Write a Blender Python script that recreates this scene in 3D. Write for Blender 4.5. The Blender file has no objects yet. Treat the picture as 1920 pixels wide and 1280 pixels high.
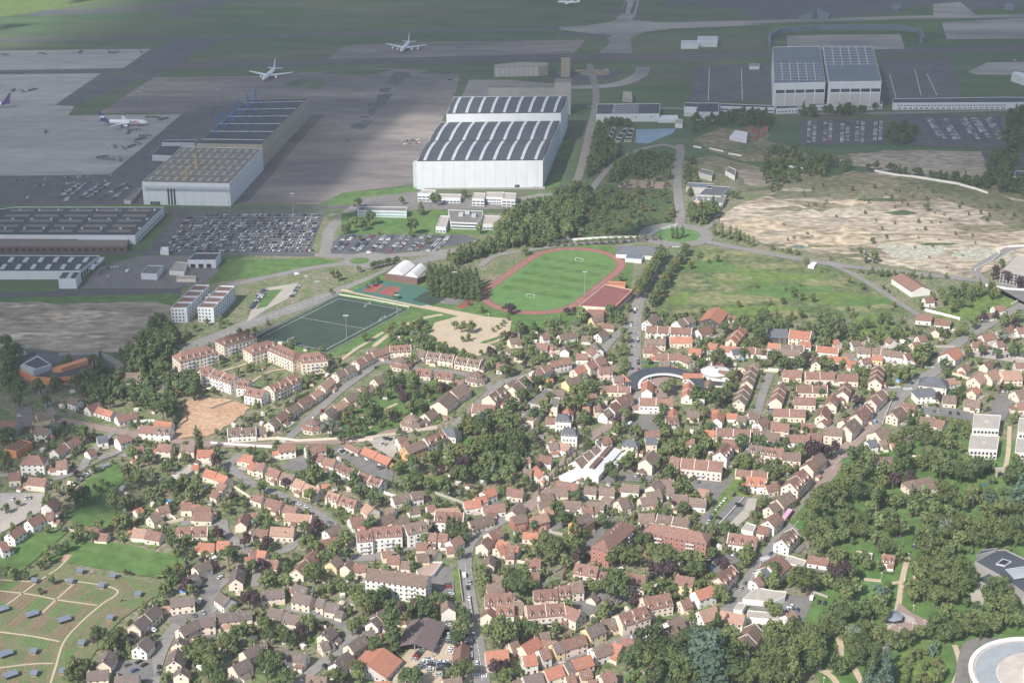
import bpy, math, random
import numpy as np
from mathutils import Vector, Matrix
from mathutils.geometry import tessellate_polygon
random.seed(7); RNG = np.random.default_rng(7)
R = math.radians
sc = bpy.context.scene
# ---------------------------------------------------------------- camera
CF, CT, CH = 2980.0, R(22.3), 484.0          # focal length in photo pixels, tilt below horizon, height in m
cd = bpy.data.cameras.new("camera"); cam = bpy.data.objects.new("camera", cd); sc.collection.objects.link(cam)
cd.sensor_fit = 'HORIZONTAL'; cd.sensor_width = 36; cd.lens = CF / 1920 * 36
cd.clip_start = 5; cd.clip_end = 12000
cam.location = (0, 0, CH); cam.rotation_euler = (R(90) - CT, 0, 0); sc.camera = cam
# ---------------------------------------------------------------- sky and sun
SUN_AZ = Vector((-0.60, -0.80)).normalized(); SUN_EL = R(42)
SD = Vector((SUN_AZ.x * math.cos(SUN_EL), SUN_AZ.y * math.cos(SUN_EL), math.sin(SUN_EL)))   # towards the sun
w = bpy.data.worlds.new("World"); sc.world = w; w.use_nodes = True
nt = w.node_tree; bg = nt.nodes['Background']
sky = nt.nodes.new('ShaderNodeTexSky'); sky.sky_type = 'NISHITA'; sky.sun_disc = False
sky.sun_elevation = SUN_EL; sky.sun_rotation = math.atan2(SD.x, SD.y)
nt.links.new(sky.outputs[0], bg.inputs[0]); bg.inputs[1].default_value = 0.13
ld = bpy.data.lights.new("sun", 'SUN'); ld.energy = 4.8; ld.angle = R(0.5); ld.color = (1.0, 0.94, 0.85)
sun = bpy.data.objects.new("sun", ld); sc.collection.objects.link(sun)
sun.rotation_euler = SD.to_track_quat('Z', 'Y').to_euler()
sc.view_settings.view_transform = 'Standard'; sc.view_settings.look = 'None'
sc.view_settings.exposure = 0.46; sc.view_settings.gamma = 1
# ---------------------------------------------------------------- helpers
COL = sc.collection
_c, _s = math.cos(CT), math.sin(CT)
def G(x, y, z=0.0):
    "photo point to the place on the plane of height z"
    u = (x - 960) / CF; v = (y - 640) / CF
    t = (z - CH) / (-_s - v * _c)
    return Vector((u * t, (_c - v * _s) * t, z))
def PX(p):
    "place to photo point"
    d = (p[2] - CH)
    zz = p[1] * _c - d * _s; dn = -(p[1] * _s + d * _c)
    return (960 + CF * p[0] / zz, 640 + CF * dn / zz)
def tone(c, k): return (min(c[0]*k,1), min(c[1]*k,1), min(c[2]*k,1), 1)
_M = {}
def mat(name, c1, c2=None, s=0.2, c3=None, s3=0.02, rough=0.85, rnd=0.0, metal=0.0, spec=0.3, stretch=None, fine=0.0, trans=0.0, lo=.35, hi=.65, joints=None, fs=1.3):
    if name in _M: return _M[name]
    m = bpy.data.materials.new(name); m.use_nodes = True; n = m.node_tree; L = n.links.new
    b = n.nodes['Principled BSDF']; b.inputs['Roughness'].default_value = rough; b.inputs['Metallic'].default_value = metal
    b.inputs['Specular IOR Level'].default_value = spec
    c2 = c2 or tone(c1, 0.8)
    geo = n.nodes.new('ShaderNodeNewGeometry'); vec = geo.outputs['Position']
    if stretch:
        mp = n.nodes.new('ShaderNodeMapping'); mp.inputs['Rotation'].default_value = (0, 0, stretch[2] if len(stretch) > 2 else 0)
        mp.inputs['Scale'].default_value = (stretch[0], stretch[1], 1); L(vec, mp.inputs[0]); vec = mp.outputs[0]
    def noise(sc_, det, lo, hi):
        t = n.nodes.new('ShaderNodeTexNoise'); t.inputs['Scale'].default_value = sc_; t.inputs['Detail'].default_value = det
        t.inputs['Roughness'].default_value = .6
        L(vec, t.inputs['Vector']); r = n.nodes.new('ShaderNodeMapRange'); r.inputs[1].default_value = lo; r.inputs[2].default_value = hi
        L(t.outputs[0], r.inputs[0]); return r.outputs[0]
    def mix(f, a, c):
        x = n.nodes.new('ShaderNodeMix'); x.data_type = 'RGBA'
        if isinstance(f, float): x.inputs[0].default_value = f
        else: L(f, x.inputs[0])
        for i, q in ((6, a), (7, c)):
            if isinstance(q, (tuple, list)): x.inputs[i].default_value = (q[0], q[1], q[2], 1)
            else: L(q, x.inputs[i])
        return x.outputs[2]
    col = mix(noise(s, 5, lo, hi), c1, c2)
    if c3: col = mix(noise(s3, 4, .42, .62), col, c3)
    if fine:
        hv = n.nodes.new('ShaderNodeHueSaturation'); r = n.nodes.new('ShaderNodeMapRange')
        t = n.nodes.new('ShaderNodeTexNoise'); t.inputs['Scale'].default_value = fs; t.inputs['Detail'].default_value = 4; L(vec if fs < 1 else geo.outputs['Position'], t.inputs['Vector'])
        r.inputs[1].default_value = .35; r.inputs[2].default_value = .65; r.inputs[3].default_value = 1 - fine; r.inputs[4].default_value = 1 + fine
        L(t.outputs[0], r.inputs[0]); L(r.outputs[0], hv.inputs['Value']); L(col, hv.inputs['Color']); col = hv.outputs[0]
    if joints:
        bt = n.nodes.new('ShaderNodeTexBrick'); mp2 = n.nodes.new('ShaderNodeMapping'); mp2.inputs['Rotation'].default_value = (0, 0, joints[1]); L(geo.outputs['Position'], mp2.inputs[0]); L(mp2.outputs[0], bt.inputs['Vector'])
        bt.inputs['Scale'].default_value = 1; bt.inputs['Brick Width'].default_value = joints[0]*2; bt.inputs['Row Height'].default_value = joints[0]; bt.inputs['Mortar Size'].default_value = .35; bt.offset = 0
        bt.inputs['Color1'].default_value = (1,1,1,1); bt.inputs['Color2'].default_value = (.9,.9,.91,1); bt.inputs['Mortar'].default_value = (.78,.78,.78,1)
        mx = n.nodes.new('ShaderNodeMix'); mx.data_type = 'RGBA'; mx.blend_type = 'MULTIPLY'; mx.inputs[0].default_value = 1; L(col, mx.inputs[6]); L(bt.outputs[0], mx.inputs[7]); col = mx.outputs[2]
    if rnd:
        oi = n.nodes.new('ShaderNodeObjectInfo'); hv = n.nodes.new('ShaderNodeHueSaturation'); r = n.nodes.new('ShaderNodeMapRange')
        r.inputs[3].default_value = 1 - rnd; r.inputs[4].default_value = 1 + rnd
        L(oi.outputs['Random'], r.inputs[0]); L(r.outputs[0], hv.inputs['Value']); L(col, hv.inputs['Color']); col = hv.outputs[0]
    L(col, b.inputs['Base Color'])
    if trans:
        tr = n.nodes.new('ShaderNodeBsdfTranslucent'); ms = n.nodes.new('ShaderNodeMixShader'); ms.inputs[0].default_value = trans
        L(col, tr.inputs[0]); L(b.outputs[0], ms.inputs[1]); L(tr.outputs[0], ms.inputs[2])
        L(ms.outputs[0], n.nodes['Material Output'].inputs[0])
    _M[name] = m; return m
def tag(o, label=None, cat=None, group=None, kind=None):
    if label: o['label'] = label
    if cat: o['category'] = cat
    if group: o['group'] = group
    if kind: o['kind'] = kind
    return o
def empty(name, loc=(0, 0, 0), rz=0.0):
    o = bpy.data.objects.new(name, None); COL.objects.link(o); o.location = loc; o.rotation_euler = (0, 0, rz); o.empty_display_size = 1; return o
class MB:
    def __init__(s): s.v = []; s.f = []; s.m = []
    def add(s, vs, fs, m=0):
        k = len(s.v); s.v += [tuple(q) for q in vs]; s.f += [tuple(k + i for i in f) for f in fs]; s.m += [m] * len(fs)
    def box(s, x0, x1, y0, y1, z0, z1, m=0):
        s.add([(x0,y0,z0),(x1,y0,z0),(x1,y1,z0),(x0,y1,z0),(x0,y0,z1),(x1,y0,z1),(x1,y1,z1),(x0,y1,z1)],
              [(3,2,1,0),(4,5,6,7),(0,1,5,4),(1,2,6,5),(2,3,7,6),(3,0,4,7)], m)
    def prism(s, poly, z0, z1, m=0, mtop=None):
        "vertical prism over a polygon (counter-clockwise)"
        a = sum(poly[i-1][0]*poly[i][1]-poly[i][0]*poly[i-1][1] for i in range(len(poly)))
        if a < 0: poly = poly[::-1]
        n = len(poly); vs = [(p[0],p[1],z0) for p in poly] + [(p[0],p[1],z1) for p in poly]
        s.add(vs, [(i, (i+1)%n, n+(i+1)%n, n+i) for i in range(n)], m)
        tr = tessellate_polygon([[Vector((p[0],p[1],0)) for p in poly]])
        top = []
        for t in tr:
            q = [poly[i] for i in t]; ar = (q[1][0]-q[0][0])*(q[2][1]-q[0][1])-(q[2][0]-q[0][0])*(q[1][1]-q[0][1])
            top.append(tuple(t) if ar > 0 else tuple(t[::-1]))
        s.add([(p[0],p[1],z1) for p in poly], top, m if mtop is None else mtop)
    def tube(s, p, q, r, r2=None, n=8, m=0, caps=True):
        p, q = Vector(p), Vector(q); r2 = r if r2 is None else r2; d = (q-p).normalized()
        a = d.orthogonal().normalized(); b = d.cross(a)
        vs = [p + (a*math.cos(2*math.pi*i/n)+b*math.sin(2*math.pi*i/n))*r for i in range(n)] + [q + (a*math.cos(2*math.pi*i/n)+b*math.sin(2*math.pi*i/n))*r2 for i in range(n)]
        fs = [(i, (i+1)%n, n+(i+1)%n, n+i) for i in range(n)]
        if caps: fs += [tuple(range(n))[::-1], tuple(range(n, 2*n))]
        s.add(vs, fs, m)
    def beam(s, p, q, w_, h_, m=0):
        p, q = Vector(p), Vector(q); d = (q-p).normalized(); a = d.cross(Vector((0,0,1)))
        a = (a.normalized() if a.length > 1e-3 else Vector((1,0,0))) * w_/2; b = a.cross(d).normalized() * h_/2
        s.add([p-a-b,p+a-b,p+a+b,p-a+b,q-a-b,q+a-b,q+a+b,q-a+b], [(0,1,2,3),(7,6,5,4),(0,4,5,1),(1,5,6,2),(2,6,7,3),(3,7,4,0)], m)
    def mesh(s, name, mats):
        me = bpy.data.meshes.new(name); me.from_pydata(s.v, [], s.f)
        for q in (mats if isinstance(mats, (list, tuple)) else [mats]): me.materials.append(q)
        if any(s.m): me.polygons.foreach_set('material_index', s.m)
        me.update(); return me
    def build(s, name, mats, parent=None, smooth=False):
        me = s.mesh(name, mats)
        if smooth: me.polygons.foreach_set('use_smooth', [True]*len(me.polygons))
        return put(name, me, parent)
def put(name, me, parent=None, loc=None, rz=None, scale=None):
    o = bpy.data.objects.new(name, me); COL.objects.link(o)
    if parent: o.parent = parent
    if loc is not None: o.location = loc
    if rz is not None: o.rotation_euler = (0, 0, rz)
    if scale is not None: o.scale = scale
    return o
def pts(s):
    a = [float(q) for q in s.replace(',', ' ').split()]; return [(a[i], a[i+1]) for i in range(0, len(a), 2)]
# occupancy of the ground, 1 m cells, so that trees keep off roads and roofs
GX0, GY0, GW, GH = -900, 550, 1800, 2300
OCC = np.zeros((GH, GW), bool)
def mark_poly(poly, pad=0.0):
    xs = [p[0] for p in poly]; ys = [p[1] for p in poly]
    x0, x1 = int(max(0, min(xs)-pad-GX0)), int(min(GW-1, max(xs)+pad-GX0)); y0, y1 = int(max(0, min(ys)-pad-GY0)), int(min(GH-1, max(ys)+pad-GY0))
    if x1 <= x0 or y1 <= y0: return
    X, Y = np.meshgrid(np.arange(x0, x1+1)+GX0+.5, np.arange(y0, y1+1)+GY0+.5); ins = np.zeros(X.shape, bool); n = len(poly)
    for i in range(n):
        ax, ay = poly[i-1][0], poly[i-1][1]; bx, by = poly[i][0], poly[i][1]
        if ay != by: ins ^= ((ay > Y) != (by > Y)) & (X < (bx-ax)*(Y-ay)/(by-ay)+ax)
        if pad:
            dx, dy = bx-ax, by-ay; t = np.clip(((X-ax)*dx+(Y-ay)*dy)/(dx*dx+dy*dy+1e-9), 0, 1)
            ins |= (X-ax-t*dx)**2+(Y-ay-t*dy)**2 < pad*pad
    OCC[y0:y1+1, x0:x1+1] |= ins
def occ(x, y):
    i, j = int(y-GY0), int(x-GX0)
    return not (0 <= i < GH and 0 <= j < GW) or OCC[i, j]
def inside(p, poly):
    r = False
    for i in range(len(poly)):
        a, b = poly[i-1], poly[i]
        if (a[1] > p[1]) != (b[1] > p[1]) and p[0] < (b[0]-a[0])*(p[1]-a[1])/(b[1]-a[1])+a[0]: r = not r
    return r
# ---------------------------------------------------------------- labels
THINGS = []
def reg(o, desc, cat, px, group=None, full=None):
    o['category'] = cat
    if group: o['group'] = group
    if full: o['label'] = full
    else: THINGS.append((o, desc, px))
    return o
LAND = [(x, y, n) for x, y, n in [tuple(q) for q in [
 (500,140,'the white jet between the aprons'),(760,88,'the four-engined white jet'),(235,225,'the purple-tailed cargo jet'),(350,325,'the striped white hangar'),(500,230,'the blue-trussed hangar'),
 (910,310,'the big white hangar'),(1550,150,'the twin grey hangar'),(1180,210,'the airport workshop'),(1230,255,'the rectangular pond'),(1800,200,'the long airport office'),(1340,370,'the grey works hall'),
 (1600,240,'the far staff car park'),(1800,240,'the far right car park'),(150,420,'the long dark-roofed warehouse'),(80,500,'the low left warehouse'),(460,435,'the huge staff car park'),(100,350,'the left hangar car park'),
 (380,580,'the twin white office blocks'),(390,490,'the black-roofed canteen'),(870,410,'the low office pavilion'),(740,400,'the green-banded office'),(740,455,'the tree-dotted car park'),(760,510,'the white twin-vault gym'),(850,520,'the poplar block'),
 (630,600,'the dark football pitch'),(720,545,'the tennis courts'),(1040,520,'the running track'),(1130,560,'the red gym roof'),(880,610,'the sandy playground'),(1265,440,'the cypress roundabout'),(1200,480,'the grey clubhouse'),
 (1230,540,'the tree-lined avenue'),(1450,540,'the green meadow'),(1600,400,'the sandy building site'),(1700,535,'the rusty-roofed shed'),(1890,510,'the glazed office block'),(110,690,'the orange school'),(140,600,'the grey waste ground'),
 (355,665,'the red-roofed flats on the left'),(430,640,'the upper red-roofed flats'),(540,665,'the red-roofed flats by the pitch'),(420,710,'the crescent of balconied flats'),(400,780,'the bare clay plot'),(60,880,'the red-roofed mansion'),
 (60,950,'the lower left car park'),(230,900,'the long wild garden'),(600,720,'the curved terrace street'),(720,780,'the oval park'),(770,785,'the turreted park house'),(850,750,'the steep brown barns'),(940,740,'the brown gabled terrace'),
 (800,830,'the ochre-fronted hall'),(720,860,'the courtyard car park'),(560,850,'the white terrace by the court'),(540,900,'the salmon-roofed terrace'),(700,965,'the lane by the cedar'),(1060,800,'the slate mansard villas'),(1110,870,'the white sawtooth hall'),
 (1020,870,'the cypress lane'),(1240,700,'the horseshoe school'),(1340,700,'the round white roof'),(1215,790,'the schoolyard'),(1310,790,'the orange-roofed school house'),(1400,720,'the staggered brown terrace'),(1320,880,'the pink-fronted flats'),
 (1220,880,'the tall cream gable'),(1060,700,'the red roofs above the crossroads'),(1280,630,'the avenue end houses'),(1340,595,'the great brown barn'),(1470,625,'the long dark barn'),(1500,700,'the upper cream terraces'),(1530,760,'the cul-de-sac cottages'),
 (1620,790,'the long cream street terrace'),(1700,780,'the L-shaped red-roofed house'),(1750,730,'the slate-roofed office'),(1880,710,'the salmon-roofed school'),(1880,660,'the gravel car park'),(1850,820,'the white terraced flats'),(1880,890,'the stone gateway'),
 (1730,900,'the wooded villa'),(1640,850,'the slate cottage by the trees'),(1490,900,'the tall street gables'),(1400,960,'the market street'),(1350,950,'the lawn car park'),(1230,940,'the brown bungalow court'),(1080,935,'the paired white bungalows'),
 (1000,960,'the street corner shops'),(1220,1010,'the brick flats with balconies'),(1145,1000,'the tall brick block'),(1090,980,'the ochre gabled block'),(1180,1080,'the pink dormered terrace'),(1060,1140,'the courtyard flats'),(1010,1100,'the brown roofed flats'),
 (1230,1130,'the red-roofed street flats'),(1330,1115,'the orange-roofed corner house'),(1100,1200,'the old village street'),(1010,1240,'the lower village roofs'),(1330,1210,'the giant grey cedar'),(1400,1210,'the white courtyard farm'),(1500,1130,'the lower shop car park'),
 (1660,1070,'the park gatehouse'),(1650,1020,'the wooded car park'),(1672,1155,'the bandstand'),(1850,1080,'the flat-roofed college'),(1890,1220,'the round white building'),(1700,1240,'the young orchard'),(1560,1180,'the park path fork'),(1780,1000,'the dense park wood'),
 (1560,960,'the trees by the market street'),(730,1000,'the curved white flats'),(740,1090,'the long cream flats'),(870,970,'the white dormered block'),(640,1060,'the yellow gabled house'),(590,1060,'the long red cottage'),(700,1220,'the huge orange barn'),
 (780,1190,'the open market hall'),(840,1230,'the used car yard'),(860,1130,'the small white chalet'),(885,1200,'the straight main road'),(530,1100,'the pale brown closes'),(640,1150,'the bend in the close'),(560,1200,'the lower brown terrace'),
 (430,1110,'the small cul-de-sac'),(340,1150,'the long brown terrace'),(270,1230,'the bottom left close'),(150,1100,'the allotment huts'),(60,1200,'the lower allotments'),(200,1040,'the green paddock'),(60,1010,'the white row by the paddock'),
 (300,1000,'the salmon cottages'),(380,990,'the dormered red cottage'),(470,960,'the middle orange cottages'),(380,880,'the copper beech corner'),(290,800,'the white street house'),(180,790,'the shaded lane'),(950,870,'the walled orchard'),
 (960,1060,'the walled backyard'),(930,1160,'the corner dormered house')]]]
ORD = 'first second third fourth fifth sixth seventh eighth ninth tenth'.split()
def ordn(i):
    if i < 10: return ORD[i]
    n = i + 1; return f"{n}{'th' if 10 <= n % 100 <= 20 else {1:'st',2:'nd',3:'rd'}.get(n % 10,'th')}"
def write_labels():
    b = {}
    for o, d, p in THINGS:
        x, y, n = min(LAND, key=lambda q: (q[0]-p[0])**2+2.2*(q[1]-p[1])**2)
        dx, dy = p[0]-x, p[1]-y
        rel = ('left of' if dx < 0 else 'right of') if abs(dx) > 1.3*abs(dy) else ('behind' if dy < 0 else 'in front of')
        if abs(dx) < 9 and abs(dy) < 7: rel = 'at'
        b.setdefault((d, rel, n), []).append((p[0], o))
    for (d, rel, n), l in b.items():
        l.sort(key=lambda q: q[0])
        for i, (_, o) in enumerate(l):
            o['label'] = f"{d} {rel} {n}" if len(l) == 1 else f"{d} {rel} {n}, {ordn(i)} from left"
# ---------------------------------------------------------------- materials of the ground
M_GARDEN = mat('town_garden', (.115,.155,.065), (.15,.18,.085), .06, (.22,.20,.14), .05, fine=0.35, fs=0.35)
M_AIRGRASS = mat('airfield_grass', (.055,.115,.05), (.075,.125,.055), .01, (.11,.125,.075), .006, stretch=(.35,1), fine=0.16, fs=0.03)
M_GRASS = mat('lawn', (.08,.16,.04), (.105,.175,.055), .03, fine=0.18, fs=0.12)
M_PITCH = mat('pitch_grass', (.10,.20,.06), (.115,.215,.065), .02, fine=0.09, fs=0.12)
M_LIME = mat('pale_lawn', (.14,.20,.05), (.11,.17,.045), .05, fine=0.25, fs=0.15)
M_MEADOW = mat('meadow', (.115,.15,.06), (.215,.21,.11), .03, (.09,.13,.05), .05, lo=.42, hi=.6, fine=0.38, fs=0.16)
M_SCRUB = mat('scrub_ground', (.045,.085,.03), (.09,.115,.045), .03, fine=0.45, fs=0.2)
M_ROAD = mat('asphalt', (.215,.205,.20), (.25,.24,.23), .05, fine=0.1, fs=0.25)
M_DROAD = mat('dark_asphalt', (.085,.09,.105), (.11,.11,.12), .02, fine=0.12, fs=0.08)
M_LOT = mat('car_park_asphalt', (.165,.16,.16), (.195,.185,.18), .04, fine=0.12, fs=0.2)
M_BROWNROAD = mat('brown_paving', (.31,.235,.21), (.27,.205,.185), .08, fine=.08)
M_TRACK = mat('running_track_red', (.27,.085,.07), (.22,.075,.065), .08, fine=.12, fs=.15)
M_TAN = mat('taxiway_concrete', (.38,.355,.335), (.31,.29,.275), .012, (.20,.19,.19), .01, fine=.08, stretch=(.5,1.2,.3))
M_APRON = mat('apron_concrete', (.42,.405,.39), (.37,.355,.345), .015, (.31,.30,.30), .02, stretch=(.25,1.5,-.9), joints=(15,-.95), fine=0.08, fs=0.06)
M_BAPRON = mat('worn_apron', (.29,.255,.23), (.22,.195,.185), .014, (.15,.14,.145), .009, stretch=(.4,1.3,.15), joints=(14,.32), fine=0.13, fs=0.05)
M_SAND = mat('sand_path', (.50,.41,.30), (.44,.36,.27), .1, fine=.1)
M_DIRT = mat('quarry_earth', (.38,.31,.235), (.24,.20,.145), .03, (.44,.385,.30), .012, stretch=(.75,1.25,.3), lo=.4, hi=.62, fine=0.42, fs=0.13)
M_DGREEN = mat('quarry_weeds', (.16,.16,.09), (.26,.215,.15), .03, (.13,.145,.075), .01, stretch=(.8,1.2,.3), fine=0.4, fs=0.15)
M_GDIRT = mat('waste_earth', (.31,.265,.215), (.22,.19,.155), .02, (.33,.29,.23), .012, stretch=(.7,1.3,.2), fine=0.32, fs=0.1)
M_CLAY = mat('bare_clay', (.46,.29,.18), (.40,.25,.16), .06, (.50,.35,.24), .03, fine=0.2, fs=0.3)
M_TURF = mat('dark_artificial_turf', (.034,.058,.045), (.04,.066,.05), .01, fine=0.08, fs=0.08)
M_COURT = mat('court_green', (.05,.14,.11), (.06,.15,.12), .05)
M_COURTR = mat('court_red', (.33,.10,.09), (.30,.09,.08), .05)
M_WATER = mat('pond_water', (.10,.17,.25), (.12,.19,.27), .01, rough=.25, spec=.5)
M_PAVE = mat('pale_paving', (.42,.38,.34), (.36,.33,.30), .1, fine=.08)
M_WHITE = mat('white_paint', (.75,.75,.74), (.68,.68,.68), .3)
M_SOIL = mat('bed_soil', (.24,.17,.115), (.18,.14,.09), .4, fine=.3)
M_VEG = mat('vegetable_bed', (.10,.19,.055), (.13,.19,.07), .5, fine=.35)
M_VEG2 = mat('weedy_bed', (.13,.17,.075), (.15,.165,.085), .5, fine=.35)
M_YEL = mat('yellow_marking', (.55,.38,.08), (.5,.35,.08), .3)
M_PINK = mat('pink_paving', (.46,.27,.21), (.42,.25,.2), .1)
# ---------------------------------------------------------------- the ground itself: one sheet to beyond the frame
g = MB(); g.add([(-4500,100,0),(4500,100,0),(4500,7000,0),(-4500,7000,0)], [(0,1,2,3)])
tag(g.build('ground', M_GARDEN), 'gardens and verges between the streets', kind='structure')
ROUGHM = {M_DIRT: 9, M_DGREEN: 9, M_GDIRT: 12, M_MEADOW: 9, M_SCRUB: 10, M_LIME: 7, M_CLAY: 5}
_z = [0.02]
def nz(): _z[0] += 0.002; return _z[0]
def patch(name, m, s, label=None, world=None, mark=False, pad=0):
    poly = world or [G(x, y)[:2] for x, y in pts(s)]
    if not world and m in ROUGHM:
        rq = random.Random(int(abs(poly[0][0]*13))); out = []
        for i in range(len(poly)):
            a_, b_ = Vector(poly[i-1]), Vector(poly[i]); d = b_-a_; L_ = d.length; n = max(1, min(24, int(L_/ROUGHM[m]))); nn = Vector((-d.y, d.x)).normalized() if L_ > 1e-6 else Vector((0,0))
            for k in range(n): out.append(tuple(a_+d*(k/n)+nn*(rq.uniform(-.28,.28)*ROUGHM[m] if k else 0)))
        poly = out
    a = sum(poly[i-1][0]*poly[i][1]-poly[i][0]*poly[i-1][1] for i in range(len(poly)))
    if a < 0: poly = poly[::-1]
    b = MB(); z = nz(); vs = [(p[0],p[1],z) for p in poly]
    fs = []
    for t in tessellate_polygon([[Vector((p[0],p[1],0)) for p in poly]]):
        q = [poly[i] for i in t]; ar = (q[1][0]-q[0][0])*(q[2][1]-q[0][1])-(q[2][0]-q[0][0])*(q[1][1]-q[0][1])
        fs.append(tuple(t) if ar > 0 else tuple(t[::-1]))
    b.add(vs, fs); o = tag(b.build(name, m), label, kind='structure')
    if mark: mark_poly(poly, pad)
    return o
def smooth(P, n=5):
    out = []
    for i in range(len(P)-1):
        p0, p1, p2, p3 = P[max(i-1,0)], P[i], P[i+1], P[min(i+2,len(P)-1)]
        for k in range(n):
            t = k/n; out.append(tuple(.5*((2*p1[j])+(-p0[j]+p2[j])*t+(2*p0[j]-5*p1[j]+4*p2[j]-p3[j])*t*t+(-p0[j]+3*p1[j]-3*p2[j]+p3[j])*t**3) for j in (0,1)))
    return out + [tuple(P[-1])]
def strip_poly(P, w_):
    Lp, Rp = [], []
    for i in range(len(P)):
        a = Vector(P[max(i-1,0)]); b = Vector(P[i]); c = Vector(P[min(i+1,len(P)-1)])
        d1 = (b-a).normalized() if i else (c-b).normalized(); d2 = (c-b).normalized() if i < len(P)-1 else d1
        t = (d1+d2); t = t.normalized() if t.length > .1 else d1; n_ = Vector((-t.y, t.x)); k = w_/2/max(.5, n_.dot(Vector((-d1.y, d1.x))))
        Lp.append(b+n_*k); Rp.append(b-n_*k)
    return Lp, Rp
ROADS = []
def road(name, m, s, w_, label=None, curve=True, mark=True, pad=1.5, z=None):
    P = [tuple(G(x, y)[:2]) for x, y in pts(s)]
    if curve and len(P) > 2: P = smooth(P)
    Lp, Rp = strip_poly(P, w_); z = nz() if z is None else z; b = MB()
    for i in range(len(P)-1):
        b.add([(Rp[i].x,Rp[i].y,z),(Rp[i+1].x,Rp[i+1].y,z),(Lp[i+1].x,Lp[i+1].y,z),(Lp[i].x,Lp[i].y,z)], [(0,1,2,3)])
        if mark: mark_poly([Rp[i], Rp[i+1], Lp[i+1], Lp[i]], pad)
    return tag(b.build(name, m), label, kind='structure')
def disc(name, m, x, y, r, label=None, ry=None, n=28, mark=False):
    c = G(x, y); return patch(name, m, '', label, [(c.x+r*math.cos(2*math.pi*i/n), c.y+(ry or r)*math.sin(2*math.pi*i/n)) for i in range(n)], mark)
# ---------------------------------------------------------------- airfield
patch('airfield_grass', M_AIRGRASS, '-300,-400 2300,-400 2000,300 1560,330 1270,300 1080,400 620,400 300,560 0,570 -200,560')
patch('wood_floor', M_SCRUB, '930,462 1010,400 1080,355 1250,335 1275,400 1262,440 1190,455 1020,466', 'scrub below the wood')
patch('taxiway', M_DROAD, '55,25 60,20 180,18 400,-2 470,-2 380,17 300,20 180,26 60,30')
patch('taxiway', M_DROAD, '310,34 330,12 380,8 350,36')
patch('grass', M_LIME, '-60,0 190,-30 240,-6 120,14 -60,42', 'grass at the top left painted pale as if sunlit')  # sunlight put into the colour: paler green than the rest of the airfield
road('taxiway', M_DROAD, '-120,77 240,73 480,69 800,58 1060,54', 30, mark=False, curve=False)
road('taxiway', M_TAN, '1050,54 1240,46 1440,41 1700,33 2000,29', 26, mark=False, curve=False)
patch('taxiway', M_TAN, '1178,-20 1203,-20 1192,30 1225,42 1330,44 1440,47 1260,54 1210,60 1182,72 1186,100 1122,100 1145,80 1130,66 1052,56 1150,40 1165,25')
patch('taxiway', M_DROAD, '1172,4 1177,4 1172,26 1165,26'); patch('taxiway', M_DROAD, '1189,2 1195,2 1188,26 1181,26')
patch('taxiway', M_DROAD, '1043,60 1150,66 1140,71 1046,70')
patch('apron', M_DROAD, '1280,-20 2000,-20 2000,10 1700,25 1440,37 1340,22 1240,14')
patch('grass', M_AIRGRASS, '1185,38 1205,12 1290,8 1400,20 1375,38 1240,42'); patch('grass', M_AIRGRASS, '1660,28 1700,16 1770,8 1740,24')
patch('taxiway', M_TAN, '1750,8 1800,4 1830,28 1750,32')
patch('apron', M_DROAD, '1300,125 1452,118 1452,192 1296,190'); patch('apron', M_DROAD, '1650,108 1788,108 1802,182 1655,190')
road('taxiway', M_DROAD, '-120,137 230,129 400,122 640,116 960,109 1200,109 1450,101 1700,96 2000,90', 46, mark=False, curve=False)
patch('taxiway', M_DROAD, '230,130 282,92 330,76 430,72 400,85 360,100 350,118 380,126')
patch('apron', M_APRON, '-100,97 282,92 232,128 -100,134', 'pale far apron')
patch('apron', M_APRON, '-100,141 190,138 103,197 140,199 128,217 341,214 208,328 -100,331', 'pale cargo apron')
patch('apron', M_DROAD, '188,139 312,136 200,204 103,197')
patch('grass', M_AIRGRASS, '128,217 200,204 290,146 262,150 215,170 140,200')
patch('apron', M_BAPRON, '288,146 480,142 700,128 800,131 862,140 850,190 785,300 778,345 640,362 600,383 430,383 498,300 572,222 480,190 400,200 360,212 185,212', 'worn brown apron between the hangars')
patch('apron', M_BAPRON, '613,112 645,86 760,80 1098,75 1075,101')
patch('grass', M_AIRGRASS, '528,161 572,144 585,150 560,163'); patch('grass', M_AIRGRASS, '572,167 590,152 612,154 600,167'); patch('grass', M_AIRGRASS, '600,138 640,127 735,131 690,143')
patch('grass', M_AIRGRASS, '780,138 840,125 960,119 1070,121 1130,128 1120,145 940,141')
for q in ('740,134 770,137 745,160 724,158','712,166 735,165 728,174 712,173','708,178 738,175 722,196 700,206 706,190','690,193 726,194 722,198 688,200','694,203 709,206 698,217 688,214','676,218 694,218 690,222 674,221','656,236 668,231 692,232 700,227 682,243 660,241','645,262 660,261 650,268','740,138 770,140 768,146 742,146','678,226 700,227 699,230 679,229'):
    patch('tar_repair', M_DROAD, q, 'dark tar repair on the worn apron')
patch('grass', M_AIRGRASS, '845,176 905,168 950,175 860,182')
patch('apron', M_TAN, '800,300 862,190 880,150 960,150 1040,158 1040,168 1000,172 960,180 780,352')
road('taxiway', M_TAN, '1060,164 1130,162 1170,155 1200,140 1206,126', 20, mark=False)
patch('parking', M_DROAD, '1010,145 1070,130 1170,130 1155,146 1070,155')
patch('building_site', M_DIRT, '1078,131 1140,129 1142,141 1090,142')
patch('apron', M_TAN, '1475,68 1540,66 1688,65 1697,92 1560,94 1476,88')
patch('apron', M_TAN, '1765,42 1920,34 2000,34 2000,72 1775,74'); patch('apron', M_TAN, '1815,135 1850,118 1960,115 1960,142 1830,140')
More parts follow.
